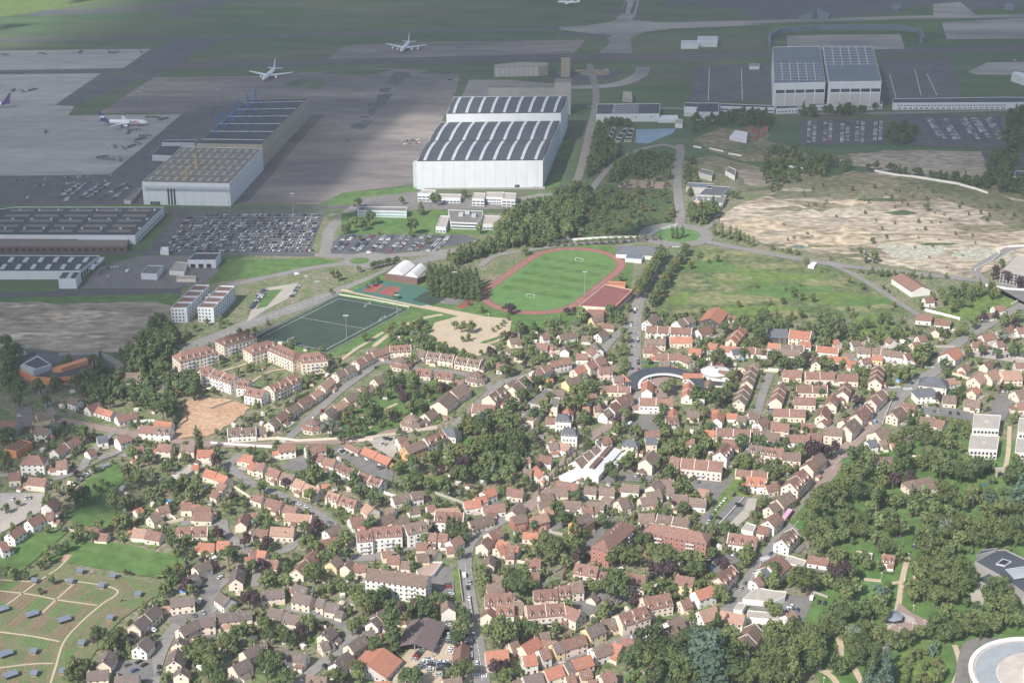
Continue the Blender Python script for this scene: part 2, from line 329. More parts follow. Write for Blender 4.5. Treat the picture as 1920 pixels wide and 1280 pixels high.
patch('grass', M_GRASS, '1440,48 1760,42 1768,60 1440,62')
# strip between hangars and town, service roads
patch('grass', M_GRASS, '-60,384 430,384 600,384 640,362 778,350 780,366 650,384 600,392 330,394 -60,394')
patch('car_park', M_DROAD, '-60,333 210,327 300,318 285,384 -60,386', 'car park by the left hangars')
patch('car_park', M_DROAD, '205,328 341,216 365,205 480,190 570,205 480,270 270,380', 'yard beside the left hangars')
patch('car_park', M_DROAD, '345,398 610,396 580,476 540,478 298,476 302,452', 'huge staff car park')
road('road', M_DROAD, '270,392 640,388 670,384', 10, mark=False); road('road', M_DROAD, '345,395 300,455 262,500 225,545', 11)
road('road', M_DROAD, '-60,552 120,549 240,548 340,545', 16); road('road', M_DROAD, '-60,476 130,474 300,474 600,478', 9)
patch('yard', M_LOT, '187,500 262,480 400,478 412,500 385,530 330,541 150,541', 'yard behind the low warehouse')
patch('grass', M_GRASS, '395,530 425,487 600,485 640,490 640,498 480,520', 'bright field by the staff car park')
patch('grass', M_GRASS, '0,560 330,550 345,560 300,590 0,562'); patch('grass', M_GRASS, '-60,542 110,540 105,546 -60,548')
patch('waste_ground', M_GDIRT, '-60,564 180,569 290,566 330,575 285,610 255,650 225,660 -60,650', 'grey waste ground by the warehouses', mark=True)
patch('wood_floor', M_SCRUB, '255,655 310,590 350,640 320,700 250,720 20,700 0,655 220,662')
patch('parking', M_DROAD, '640,440 860,432 900,455 720,478 600,478', 'tree-dotted car park')
road('road', M_ROAD, '610,475 620,430 650,400 668,388', 11); road('road', M_ROAD, '590,478 700,481 830,472 960,452 1080,452', 11)
road('road', M_ROAD, '430,535 500,520 600,500 690,489 760,478 830,474', 9, 'upper lane of the bypass')
road('road', M_ROAD, '340,655 400,634 480,602 560,575 640,545 700,522 760,498 850,475', 15, 'dual road by the dark pitch')
disc('road', M_ROAD, 690,488, 22, 'small roundabout'); disc('grass', M_GRASS, 674,489, 9)
patch('car_park', M_PAVE, '470,585 500,540 560,530 540,560 500,580 462,605'); patch('grass', M_GRASS, '500,545 530,542 500,575 480,580')
patch('grass', M_GRASS, '640,400 780,390 900,400 930,440 800,440 640,440'); patch('car_park', M_LOT, '665,372 780,360 960,385 1000,378 960,392 670,395')
patch('grass', M_GRASS, '1020,352 1050,322 1058,330 1045,352'); patch('grass', M_GRASS, '990,362 1045,356 1045,372 980,385'); patch('grass', M_GRASS, '1030,290 1055,262 1075,262 1065,300')
road('road', M_ROAD, '1105,120 1118,180 1105,250 1085,330 1062,360 1015,366 960,376', 9)
road('road', M_ROAD, '1060,450 1120,340 1180,290 1240,272 1272,280', 7); 
patch('sports_court', M_BROWNROAD, '1158,352 1165,338 1195,337 1192,352'); patch('sports_court', M_BROWNROAD, '1192,353 1198,339 1226,340 1224,353'); patch('sports_court', M_BROWNROAD, '1222,354 1230,341 1258,342 1256,354')
patch('pond', M_WATER, '1192,243 1268,241 1262,250 1215,270 1193,268', 'blue rectangular pond', mark=True, pad=6)
# ---------------------------------------------------------------- sports ground
patch('grass', M_GRASS, '640,548 722,510 920,560 1000,462 1100,458 1190,470 1180,560 1160,600 960,620 860,690 700,650 520,690 480,650')
patch('paving', M_SAND, '636,545 642,542 905,592 895,600', 'sandy walk by the pitches')
patch('sports_court', M_COURT, '660,547 705,524 840,545 875,556 800,572 790,574', 'green court enclosure')
for q in ('680,546 698,532 722,534 703,549','707,550 730,537 752,540 738,556'): patch('tennis_court', M_COURTR, q, 'red tennis court')
for q in ('684,545 699,534 708,535 693,546.5','712,551 732,539 741,540.5 723,552.5'): patch('tennis_court', M_TRACK, q)
patch('sports_court', M_TURF, '772,563 800,546 838,550 838,561 812,573'); patch('sports_court', M_LOT, '822,568 845,554 872,562 852,572')
patch('football_pitch', M_TURF, '480,632 635,555 766,579 612,661', 'dark artificial football pitch', mark=True, pad=2)
road('touchline', M_WHITE, '492,632 635,560 752,580 608,657 492,632', .3, mark=False, curve=False); road('touchline', M_WHITE, '561,595 686,617', .25, mark=False, curve=False)
# running track: built as a stadium in its own frame
TA, TB = G(992, 559), G(1084, 490)
tdir = (TB-TA).normalized(); tn = Vector((-tdir.y, tdir.x, 0)); tc = (TA+TB)/2
def stad(r, half, n=20):
    out = []
    for k in range(n+1): a = -math.pi/2+math.pi*k/n; out.append(tc+tdir*(half+r*math.cos(a))+tn*(r*math.sin(a)))
    for k in range(n+1): a = math.pi/2+math.pi*k/n; out.append(tc+tdir*(-half+r*math.cos(a))+tn*(r*math.sin(a)))
    return [(p.x, p.y) for p in out]
patch('running_track', M_TRACK, '', 'red running track', stad(46.5, 44.5), True, 1)
patch('running_track', M_TRACK, '', None, [tuple((tc+tdir*a+tn*b)[:2]) for a, b in ((-100,38.5),(60,38.5),(60,46.4),(-100,46.4))])
for r in (43.2, 41.9, 40.6, 39.3, 38.0):
    P = stad(r+2, 44.5); b = MB(); z = nz()
    Q = stad(r+1.88, 44.5)
    for i in range(len(P)): j = (i+1) % len(P); b.add([(P[i][0],P[i][1],z),(P[j][0],P[j][1],z),(Q[j][0],Q[j][1],z),(Q[i][0],Q[i][1],z)], [(0,1,2,3)])
    tag(b.build('lane_line', M_WHITE), 'white lane line on the running track', kind='structure')
patch('football_pitch', M_PITCH, '', 'bright green pitch inside the track', stad(38.5, 44.5))
for k in range(1,10,2):
    a = -52.5+k*10.5; patch('football_pitch', M_GRASS, '', None, [tuple((tc+tdir*p+tn*q)[:2]) for p, q in ((a,-33),(a+10.5,-33),(a+10.5,33),(a,33))])
# ---------------------------------------------------------------- playground, meadow, quarry
patch('playground', M_SAND, '800,640 815,605 870,590 960,598 955,625 905,640 880,655 830,650', 'sandy playground', mark=True)
disc('playground', M_SAND, 895, 655, 15, 'round sand area', 13, mark=True); disc('playground', M_SAND, 838, 632, 9, None, 7)
road('path', M_SAND, '700,650 740,620 790,598 830,590', 4); road('path', M_SAND, '610,700 660,660 740,610', 3); road('path', M_SAND, '955,625 930,640 900,648', 3)
patch('meadow', M_MEADOW, '1300,462 1450,480 1590,506 1650,540 1702,585 1640,600 1600,612 1500,605 1400,604 1340,590 1225,588 1255,520', 'wide rough green meadow')
patch('meadow', M_LIME, '1740,600 1800,560 1900,540 1960,545 1960,570 1900,575 1830,600'); patch('grass', M_LIME, '1600,600 1640,585 1660,600 1710,625 1640,645 1610,625')
patch('quarry', M_DIRT, '1350,410 1385,385 1440,366 1520,345 1600,322 1700,330 1960,385 1960,465 1840,512 1818,522 1640,492 1500,470 1440,460 1400,440 1352,430', 'sandy stripped building site', mark=True)
patch('quarry', M_DGREEN, '1440,368 1520,344 1600,323 1700,331 1800,350 1960,390 1960,440 1890,425 1850,398 1760,372 1700,378 1660,366 1640,385 1560,392 1540,400 1500,384', 'weedy half of the building site')
QR = random.Random(4); M_CHALK = mat('pale_rubble', (.44,.43,.36), (.33,.33,.26), .08, fine=0.35, fs=0.3); M_TANL = mat('light_sand', (.50,.41,.30), (.38,.31,.22), .05, fine=0.38, fs=0.12)
def blob(m, x, y, r, ry, name='quarry'):
    c = G(x, y); n = 14; patch(name, m, '', None, [(c.x+r*QR.uniform(.6,1.25)*math.cos(2*math.pi*i/n), c.y+ry*QR.uniform(.6,1.25)*math.sin(2*math.pi*i/n)) for i in range(n)])
for x, y, r, ry, m in ((1420,420,30,22,M_TANL),(1470,440,40,18,M_TANL),(1540,452,38,20,M_TANL),(1600,445,22,30,M_TANL),(1600,380,30,12,M_TANL),(1560,360,26,9,M_DGREEN),(1480,392,22,9,M_DGREEN),(1700,395,26,14,M_DIRT),(1620,420,34,14,M_DIRT),(1690,400,16,8,M_SCRUB),(1660,375,30,5,M_SCRUB),(1490,356,20,6,M_GDIRT),(1520,375,34,6,M_GDIRT),(1450,400,26,5,M_GDIRT),(1458,438,17,8,M_GDIRT),(1560,412,18,8,M_GDIRT),
    (1710,468,34,18,M_CHALK),(1700,480,24,10,M_CHALK),(1830,480,32,14,M_CHALK),(1840,476,20,18,M_CHALK),(1580,480,26,7,M_DGREEN),(1620,470,18,9,M_DGREEN),(1760,458,20,4,M_SCRUB),(1800,462,15,4,M_GDIRT),(1830,455,14,5,M_GDIRT),(1850,430,30,14,M_DGREEN),(1900,410,40,16,M_DGREEN),(1780,415,26,6,M_GDIRT),(1540,462,18,4,M_DGREEN),(1455,460,12,5,M_DGREEN),(1520,410,60,2.2,M_GDIRT),(1600,425,50,2,M_GDIRT),(1660,440,40,1.8,M_DGREEN)): blob(m, x, y, r, ry)
blob(mat('green_puddle', (.13,.17,.13), rough=.3), 1497, 463, 6.5, 6, 'puddle'); blob(M_DGREEN, 1508, 446, 6, 6)
for x, y, r, ry, m in ((1400,520,40,25,M_LIME),(1350,560,34,14,M_LIME),(1480,545,50,22,M_GRASS),(1560,560,40,16,M_LIME),(1420,585,46,14,M_LIME),(1620,570,30,16,M_GRASS),(1290,560,20,16,M_LIME),(1500,520,26,12,M_LIME),(1330,500,24,20,M_GRASS)): blob(m, x, y, r, ry, 'meadow')
M_HAY = mat('dry_grass', (.24,.23,.12), (.17,.195,.08), .05, fine=0.3, fs=0.2)
for x, y, r, ry in ((1330,560,22,14),(1400,560,36,10),(1370,520,20,10),(1450,500,26,8),(1540,530,20,8),(1290,585,16,8),(1480,590,26,8),(1600,580,18,8),(1420,475,30,6),(1340,480,12,8),(1650,575,14,6)): blob(M_HAY, x, y, r, ry, 'meadow')
for x, y, r, ry, m in ((60,600,60,12,M_DIRT),(150,590,40,8,M_DIRT),(40,575,30,5,M_DIRT),(180,620,44,12,M_GDIRT),(210,580,20,5,M_DGREEN),(90,630,50,9,M_DIRT),(20,640,30,6,M_GDIRT),(1640,295,60,10,M_DGREEN),(1700,305,40,6,M_DROAD),(1620,290,20,5,M_DIRT)): blob(m, x, y, r, ry, 'waste_ground')
patch('waste_ground', M_DGREEN, '1400,330 1300,300 1330,290 1480,330 1440,355 1380,362'); patch('waste_ground', M_GDIRT, '1395,345 1380,318 1440,320 1490,330 1420,352')
patch('waste_ground', M_GDIRT, '1570,300 1660,282 1840,285 1850,340 1700,325 1600,312', 'grey stripped plot', mark=True)
patch('car_park', M_DROAD, '1500,228 1560,222 1660,226 1660,270 1500,272', 'far staff car park'); patch('car_park', M_DROAD, '1660,215 1880,218 1900,250 1910,282 1680,272', 'far right car park')
patch('waste_ground', M_DGREEN, '1300,262 1350,240 1440,240 1440,265 1560,300 1400,305 1330,285')
patch('car_park', M_DROAD, '1860,290 1960,290 1960,345 1880,335'); patch('road', M_DROAD, '1840,285 1855,285 1880,340 1865,345')
road('road', M_ROAD, '1100,200 1300,205 1450,214 1700,212 2000,205', 10, mark=False)
# ---------------------------------------------------------------- main roads
disc('road', M_ROAD, 1268, 441, 36, 'roundabout', mark=True)
road('road', M_ROAD, '1272,432 1276,405 1272,370 1270,320 1276,288 1274,272', 9.5, 'road north of the roundabout')
road('road', M_ROAD, '1250,450 1225,505 1203,550 1193,590 1190,640 1190,700 1189,765', 10, 'tree-lined avenue')
road('road', M_ROAD, '1290,446 1330,455 1420,472 1560,496 1700,512 1830,526 1870,535 2000,545', 10, 'road along the building site')
road('road', M_ROAD, '1560,497 1600,515 1650,545 1720,590', 6); road('road', M_ROAD, '1845,528 1830,505 1870,480 1900,465 1960,460', 8)
road('road', M_ROAD, '1230,450 1180,452 1080,458 1000,468 930,480 900,500', 7)
road('road', M_ROAD, '1285,436 1320,430 1345,414', 6)
disc('island', M_PITCH, 1270, 441, 22, 'grass island of the roundabout')
_t = 'market street'
road('road', M_ROAD, '1960,550 1800,640 1760,690 1728,712 1690,742 1640,795 1600,828 1565,872', 10, 'long diagonal street')
road('road', M_BROWNROAD, '1640,795 1600,828 1565,872 1540,905 1515,948', 11); road('road', M_ROAD, '1530,915 1500,975 1452,1025 1405,1090 1372,1140 1335,1165', 9, 'market street')
road('road', M_ROAD, '1372,1140 1330,1160 1290,1172 1200,1192 1120,1215 1060,1232 985,1255', 7, 'village street')
road('road', M_ROAD, '906,1300 900,1240 888,1170 876,1100 872,1050 884,1012 925,985 965,962 1000,945', 8.5, 'straight main road')
road('road', M_BROWNROAD, '985,958 1010,930 1040,890 1075,848 1105,822 1140,800 1175,780 1195,762', 7.5)
road('road', M_BROWNROAD, '90,785 150,795 215,808 300,822 380,832 480,835 560,828 640,828 700,815 770,806 830,802', 8.5, 'brown paved street')
road('road', M_ROAD, '535,828 575,790 630,740 690,695 715,680 760,686 800,695 860,700 900,712 925,730', 6.5, 'curved terrace street')
road('road', M_ROAD, '850,800 880,775 925,730 950,715 1010,700 1070,690 1120,668 1145,640 1165,620 1190,600', 6.5); road('road', M_ROAD, '455,852 432,868 412,880', 7)
road('road', M_ROAD, '425,872 470,905 530,930 580,955 615,975 640,1000', 6.5, 'salmon terrace street'); road('road', M_ROAD, '615,975 590,985 560,1010 540,1030 515,1035', 6)
road('road', M_ROAD, '700,1000 660,1025 640,1045 700,1045 760,1030 800,1010 880,1010', 8)
road('road', M_ROAD, '420,975 425,1000 460,1030 480,1070 478,1100', 5); road('road', M_ROAD, '340,982 380,980 425,985', 6)
road('road', M_ROAD, '425,1085 400,1110 400,1140 370,1155 330,1175 305,1215 290,1260 285,1300', 7, 'close at the bottom left')
patch('paving', M_LOT, '375,1100 400,1080 420,1075 410,1110 390,1120 398,1150 425,1148 400,1170 340,1175 310,1160 340,1150 380,1150', mark=True)
patch('paving', M_LOT, '225,1240 285,1235 290,1270 260,1280 205,1262', mark=True)
road('road', M_ROAD, '530,1140 570,1146 620,1160 655,1180 658,1200 625,1230 590,1255 555,1290', 6.5, 'bend in the close')
patch('paving', M_LOT, '600,1160 640,1150 655,1165 640,1180', mark=True)
road('road', M_ROAD, '1790,660 1830,655 1920,652', 5); patch('car_park', M_PAVE, '1812,650 1960,655 1960,690 1900,680 1800,665', 'gravel car park', mark=True)
road('road', M_ROAD, '1700,733 1660,735 1620,780 1570,800 1530,800 1520,795', 6); road('road', M_ROAD, '1445,700 1430,740 1415,790', 6)
patch('car_park', M_LOT, '1205,780 1235,770 1255,782 1230,810 1180,800', 'schoolyard of asphalt', mark=True); 
patch('car_park', M_LOT, '1848,790 1870,740 1905,745 1885,788 1860,795', 'asphalt deck behind the white flats', mark=True); patch('car_park', M_LOT, '1715,768 1760,760 1850,780 1840,790 1730,778', mark=True)
patch('playground', M_BROWNROAD, '1222,712 1232,705 1262,705 1272,720 1266,745 1228,748', 'reddish school playground', mark=True)
patch('grass', M_GRASS, '1205,683 1290,684 1290,690 1206,690')
patch('clay_plot', M_CLAY, '352,750 385,745 440,752 470,765 440,790 405,812 390,818 322,822 340,790 345,770', 'bare orange clay plot', mark=True)
patch('car_park', M_LOT, '620,842 640,835 700,850 740,880 735,905 690,890', 'asphalt courtyard car park', mark=True); patch('car_park', M_LOT, '525,875 560,855 590,865 580,880 550,885', mark=True)
patch('car_park', M_PAVE, '690,825 740,818 745,850 735,860 700,838', mark=True)
patch('paving', M_PAVE, '0,925 85,925 75,960 20,990 0,1000', 'lower left car park', mark=True)
patch('park_lawn', M_GRASS, '640,800 700,740 760,700 880,730 830,770 770,790 690,820 650,815', 'lawn of the oval park')
road('path', M_SAND, '686,805 705,795 722,780 724,768 745,757', 2.6); road('path', M_SAND, '725,733 750,735', 2); road('path', M_SAND, '795,748 812,752', 2.5); road('wall_walk', M_PAVE, '686,820 750,812 820,803', 3)
patch('car_park', M_LOT, '1085,895 1100,875 1120,885 1228,892 1222,905 1170,903 1120,905', mark=True)
patch('car_park', M_LOT, '1300,900 1370,905 1335,940 1300,930', mark=True); road('road', M_LOT, '1378,893 1340,945 1318,985', 6)
patch('grass', M_LIME, '1378,893 1400,895 1410,930 1340,975 1325,985 1345,940'); patch('car_park', M_LOT, '1340,985 1350,960 1380,930 1420,935 1380,975', 'lawn car park', mark=True)
patch('paving', M_PAVE, '1372,978 1395,955 1402,935 1420,935 1415,960 1380,990 1335,1003', mark=True)
patch('paving', M_LOT, '1025,985 1055,972 1062,985 1045,995 1022,995', mark=True); patch('paving', M_LOT, '1095,1035 1105,1010 1130,985 1150,965 1130,1010 1115,1045', mark=True)
patch('car_park', M_LOT, '1320,1070 1335,1045 1370,1040 1400,1045 1350,1075', mark=True); patch('grass', M_LIME, '1085,1040 1105,1035 1108,1045 1088,1052')
patch('paving', M_CLAY, '1199,1038 1212,1035 1221,1052 1218,1058 1204,1050'); patch('paving', M_CLAY, '1266,1062 1277,1062 1272,1080 1262,1075')
patch('car_park', M_LOT, '1075,1125 1100,1110 1180,1120 1150,1140 1100,1155 1075,1140', mark=True)
patch('car_park', M_LOT, '1395,1130 1440,1115 1555,1122 1535,1170 1440,1160', 'shop car park by the trees', mark=True)
patch('car_park', M_LOT, '1612,1028 1635,985 1655,985 1640,1010 1690,1012 1698,975 1710,965 1722,985 1712,1040 1695,1048 1640,1042', 'wooded car park', mark=True)
road('road', M_LOT, '1712,1010 1705,980 1690,962', 5)
patch('car_park', M_LOT, '810,1068 852,1062 852,1118 835,1115 812,1100', 'asphalt yard beside the long flats', mark=True); patch('grass', M_LIME, '852,1068 862,1068 866,1130 855,1130')
patch('car_yard', M_SAND, '770,1215 800,1170 840,1168 880,1180 885,1290 735,1290 740,1250', 'sandy yard full of cars', mark=True)
patch('paving', M_PAVE, '815,1010 870,1005 900,985 930,975 925,990 880,1010 840,1015', mark=True)
patch('sand', M_CLAY, '1240,770 1250,768 1248,780'); patch('car_park', M_LOT, '30,765 60,762 65,800 30,810', mark=True)
patch('car_park', M_DROAD, '20,660 60,655 140,665 160,660 215,672 225,690 120,680 60,690', mark=True); road('road', M_ROAD, '110,665 180,664 210,675 225,690 200,715 120,722', 6)
road('road', M_ROAD, '215,808 190,830 165,860 150,880 100,900', 6); road('road', M_ROAD, '60,700 80,740 100,780', 6); road('road', M_ROAD, '185,860 215,850 240,855', 6)
road('road', M_ROAD, '345,652 332,680 318,712 300,730', 5); road('path', M_SAND, '400,700 440,690 470,680', 2.5); road('path', M_SAND, '450,735 500,700 560,690', 2)
patch('lawn', M_GRASS, '165,900 220,870 235,900 180,955 140,985 130,975', mark=True); patch('lawn', M_LIME, '560,1060 545,1075 530,1070')
patch('allotment_ground', mat('allotment_grass', (.12,.165,.065), (.16,.175,.085), .2, (.19,.17,.10), .08, fine=.2), '-60,1085 80,1070 120,1050 150,1075 240,1085 320,1098 230,1160 200,1190 130,1300 -60,1300')
patch('paddock', M_GRASS, '130,1010 150,1008 240,1022 340,1045 350,1060 300,1085 90,1050', 'green square paddock', mark=True, pad=1); patch('lawn', M_GRASS, '0,1040 60,1000 130,995 85,1035 30,1080 0,1080', mark=True)
patch('lawn', M_GRASS, '135,960 200,940 230,960 200,990 150,985', mark=True); patch('lawn', M_LIME, '795,895 825,890 840,905 815,915 796,912', mark=True); patch('lawn', M_GRASS, '845,830 880,818 890,850 850,860', mark=True)
patch('pink_pad', M_PINK, '108,1053 122,1040 136,1041 122,1054', 'pink paved pad by the paddock')
# park at the lower right
patch('park_floor', M_GRASS, '1540,1290 1500,1180 1560,1040 1480,980 1580,860 1800,800 2000,860 2000,1290', 'grass of the large park')
patch('lawn', M_LIME, '1660,1290 1690,1210 1745,1190 1760,1200 1775,1250 1770,1290', 'orchard lawn'); patch('lawn', M_PITCH, '1620,1090 1655,1090 1650,1120 1612,1135 1600,1115', mark=True); patch('lawn', M_PITCH, '1850,925 1885,905 1895,930 1860,940')
patch('lawn', M_GRASS, '1690,1120 1740,1130 1745,1165 1720,1160', mark=True); patch('lawn', M_PITCH, '1170,1270 1205,1240 1235,1225 1225,1260 1180,1300')
road('path', M_SAND, '1702,1045 1692,1085 1683,1140 1672,1165 1665,1200 1655,1240 1640,1290', 3.2, 'long park walk'); road('path', M_SAND, '1620,1087 1652,1090', 3.5, curve=False); road('path', M_SAND, '1672,1094 1690,1092', 3, curve=False)
road('path', M_SAND, '1715,1080 1720,1092 1750,1094', 2.5); road('path', M_SAND, '1590,1110 1596,1125 1592,1135', 3); road('path', M_SAND, '1570,1160 1565,1185 1575,1205 1576,1230', 3.5)
road('path', M_SAND, '1495,1255 1530,1255 1560,1270 1575,1295', 3.5); road('path', M_SAND, '1545,1262 1572,1252 1590,1245', 3); road('path', M_SAND, '1598,1245 1610,1270 1625,1295', 3.5); road('path', M_SAND, '1785,1290 1800,1250 1790,1210', 3)
patch('paving', M_BROWNROAD, '1672,1175 1685,1130 1710,1150 1740,1165 1735,1180 1700,1200 1665,1185', 'brown paved bandstand court', mark=True); patch('paving', M_PAVE, '1680,1145 1712,1158 1720,1172 1700,1168')
patch('paving', M_PAVE, '1818,1115 1835,1103 1845,1120 1842,1145 1825,1140', mark=True); patch('pool', M_COURT, '1818,915 1850,905 1858,907 1830,920')
road('road', M_LOT, '1800,1290 1812,1225 1830,1205 1880,1203', 7, 'ring road of the round building'); patch('paving', M_LOT, '1850,540 1960,545 1960,590 1870,540', mark=True)
road('path', M_SAND, '1882,890 1890,850 1893,800', 3)
patch('road', M_BROWNROAD, '1540,895 1580,865 1570,890 1545,915')
# street markings
def dashes(s, w_, l, gap, m=None):
    P = smooth([tuple(G(x, y)[:2]) for x, y in pts(s)], 8); z = nz()+.05; b = MB(); acc = 0
    for i in range(len(P)-1):
        a, c = Vector(P[i]), Vector(P[i+1]); d = (c-a).length; u = (c-a)/max(d, 1e-6); n_ = Vector((-u.y, u.x))*w_/2
        if d > 3:
            k = 0
            while k+l < d: q = a+u*k; r_ = a+u*(k+l); b.add([(*(q-n_),z),(*(r_-n_),z),(*(r_+n_),z),(*(q+n_),z)], [(0,1,2,3)]); k += l+gap
    return tag(b.build('road_marking', m or M_WHITE), kind='structure')
dashes('906,1290 900,1240 888,1170 876,1100 872,1050', .25, 3, 4); dashes('1560,880 1600,830 1640,797 1690,744 1728,714', .25, 3, 4); dashes('1250,450 1225,505 1203,550 1193,590 1190,640 1190,700', .25, 3, 4)
dashes('1500,975 1452,1025 1405,1090', .25, 3, 4); dashes('480,602 560,575 640,545 700,522', .3, 3, 5)
def zebra(x, y, ang, n=6, ln=4):
    c = G(x, y); u = Vector((math.cos(ang), math.sin(ang))); v = Vector((-u.y, u.x)); b = MB(); z = nz()+.05
    for k in range(n):
        q = Vector((c.x, c.y))+u*((k-(n-1)/2)*1.2); b.add([(*(q-u*.3-v*ln/2),z),(*(q+u*.3-v*ln/2),z),(*(q+u*.3+v*ln/2),z),(*(q-u*.3+v*ln/2),z)], [(0,1,2,3)])
    tag(b.build('zebra_crossing', M_WHITE), 'white zebra crossing stripes', kind='structure')
zebra(899, 1267, 0, 7); zebra(1677, 727, .1, 8); zebra(1702, 730, .1); zebra(1742, 689, 0); zebra(1205, 557, 0); zebra(1434, 1048, .2); zebra(1267, 464, 0); zebra(532, 827, 1.2)
# taxi lines
for s_ in ('-60,77 240,73 480,69 800,58 1060,54','-60,137 230,129 400,122 640,116 960,109 1200,109 1450,101 1700,96 1960,91'):
    road('taxi_line', M_YEL, s_, .6, mark=False, curve=False)
for s_ in ('1668,140 1680,185','1738,140 1757,180','1715,130 1727,180','1330,130 1328,190','1390,130 1392,190'): road('stand_line', M_WHITE, s_, .7, mark=False, curve=False)
# allotments: beds on a skewed grid between sandy paths
def bil(q, s, t): return tuple((q[0][i]*(1-s)+q[1][i]*s)*(1-t)+(q[3][i]*(1-s)+q[2][i]*s)*t for i in (0,1))
def beds(s, nx, ny):
    q = [G(x, y)[:2] for x, y in pts(s)]; rr = random.Random(int(q[0][0]*7))
    B = {0: MB(), 1: MB(), 2: MB()}
    for i in range(nx):
        for j in range(ny):
            k = rr.choice((0,0,0,1,1,2,2)); e = .05
            nsub = rr.choice((2,3,4,6))
            for a in range(nsub):
                kk = k if rr.random() < .6 else rr.choice((0,1,2)); z = .62+.002*kk+.07
                c = [bil(q,(i+(a/nsub)+e)/nx,(j+e)/ny),bil(q,(i+((a+1)/nsub)-e*.5)/nx,(j+e)/ny),bil(q,(i+((a+1)/nsub)-e*.5)/nx,(j+1-e)/ny),bil(q,(i+(a/nsub)+e)/nx,(j+1-e)/ny)]
                ar = (c[1][0]-c[0][0])*(c[3][1]-c[0][1])-(c[1][1]-c[0][1])*(c[3][0]-c[0][0])
                if ar < 0: c = c[::-1]
                B[kk].add([(p[0],p[1],z) for p in c], [(0,1,2,3)])
    for k, m in ((0, M_SOIL), (1, M_VEG), (2, M_VEG2)):
        if B[k].f: tag(B[k].build('allotment_beds', m), kind='structure')
beds('-40,1105 85,1070 160,1118 40,1180', 2, 1) if 0 else None
for s_, nx, ny in (('0,1088 72,1085 40,1110 -30,1105',3,1),('85,1080 215,1115 180,1130 45,1110',5,1),('230,1112 310,1105 300,1120 225,1130',3,1),('-30,1108 38,1113 0,1150 -70,1140',2,2),('45,1115 98,1126 40,1180 -20,1168',2,2),('104,1126 150,1134 90,1192 46,1184',2,2),('155,1134 182,1140 115,1199 96,1194',1,2),
    ('-60,1178 30,1190 0,1220 -80,1210',3,2),('50,1192 108,1203 98,1218 30,1212',2,1),('30,1216 100,1225 92,1242 20,1242',3,1),('0,1250 90,1250 80,1300 -20,1300',4,2),('125,1205 160,1190 120,1262 100,1260',1,3),('190,1150 235,1120 280,1120 200,1180',2,2),('150,1185 195,1155 175,1200 140,1215',1,2),('215,1085 260,1085 300,1100 230,1110',3,1)):
    beds(s_, nx, ny)
for s_ in ('0,1109 60,1116 110,1126 182,1136','92,1078 110,1066 130,1046','86,1082 60,1100 20,1130 0,1142','120,1088 170,1095 200,1100 220,1108 216,1118 190,1135 150,1170 120,1205 105,1250 90,1300','0,1186 60,1194 112,1204','0,1253 60,1246 100,1245','145,1090 95,1135 75,1155','0,1088 60,1092'):
    road('path', M_SAND, s_, 1.25, mark=False, z=.75)
patch('allotment_ground', mat('allotment_grass', (.12,.165,.065), (.16,.175,.085), .2, (.19,.17,.10), .08, fine=.2), '-60,1085 80,1070 120,1050 150,1075 240,1085 320,1098 230,1160 200,1190 130,1300 -60,1300') if 0 else None
mark_poly([G(x, y)[:2] for x, y in ((-60,1080),(110,1060),(330,1100),(220,1180),(120,1300),(-60,1300))])
GZ = 0.6

for k in range(14):
    t = (k+.1)/14; y = 402+t*72; road('bay_line', M_PAVE, f'{356-t*48},{y} {604-t*30},{y}', .7, mark=False, curve=False)
# ---------------------------------------------------------------- building materials
ROOFM = {'b': mat('roof_dull_brown', (.205,.15,.122), (.165,.12,.10), .5, rnd=.12, fine=.22), 'd': mat('roof_dark_brown', (.165,.13,.118), (.135,.108,.1), .6, rnd=.1, fine=.1),
 'r': mat('roof_red_brown', (.235,.135,.108), (.19,.112,.09), .5, rnd=.14, fine=.24), 'o': mat('roof_orange_tile', (.40,.175,.115), (.33,.15,.105), .5, rnd=.12, fine=.12),
 'p': mat('roof_salmon_tile', (.36,.225,.17), (.30,.19,.145), .5, rnd=.1, fine=.12), 'g': mat('roof_slate', (.10,.11,.13), (.13,.135,.15), .4, rnd=.1, fine=.08), 'w': mat('roof_white_sheet', (.72,.73,.75), (.66,.67,.69), .2),
 'f': mat('roof_grey_felt', (.20,.19,.185), (.16,.155,.15), .1, fine=.1), 'x': mat('roof_beige_gravel', (.42,.39,.35), (.36,.33,.3), .2, fine=.1)}
WALLM = {'c': mat('cream_render', (.72,.615,.51), (.66,.565,.47), .15, rnd=.07), 'w': mat('white_render', (.76,.73,.69), (.70,.67,.63), .15, rnd=.05), 'k': mat('pink_render', (.76,.60,.54), (.70,.55,.50), .2, rnd=.04),
 'y': mat('yellow_render', (.72,.60,.34), (.68,.56,.32), .2), 'O': mat('ochre_render', (.62,.38,.17), (.56,.35,.17), .2), 'q': mat('red_brick', (.40,.17,.13), (.34,.15,.12), .8, fine=.1),
 'd': mat('dark_timber', (.07,.06,.06), (.09,.08,.07), .6), 'g': mat('grey_render', (.48,.46,.44), (.43,.415,.40), .2, rnd=.05)}
M_GLASS = mat('window_glass', (.035,.045,.06), (.05,.06,.075), .5, rough=.15, spec=.6, rnd=.3)
M_FRAME = mat('window_frame', (.66,.64,.60)); M_DOOR = mat('door_wood', (.13,.08,.06), rnd=.3); M_CHIM = mat('chimney_render', (.55,.42,.35), (.45,.33,.27), .8, rnd=.15)
M_METAL = mat('grey_metal', (.36,.37,.39), metal=.3, rough=.5); M_DARK = mat('dark_opening', (.03,.03,.035)); M_RAIL = mat('balcony_rail', (.62,.63,.66), (.5,.52,.56), .5)
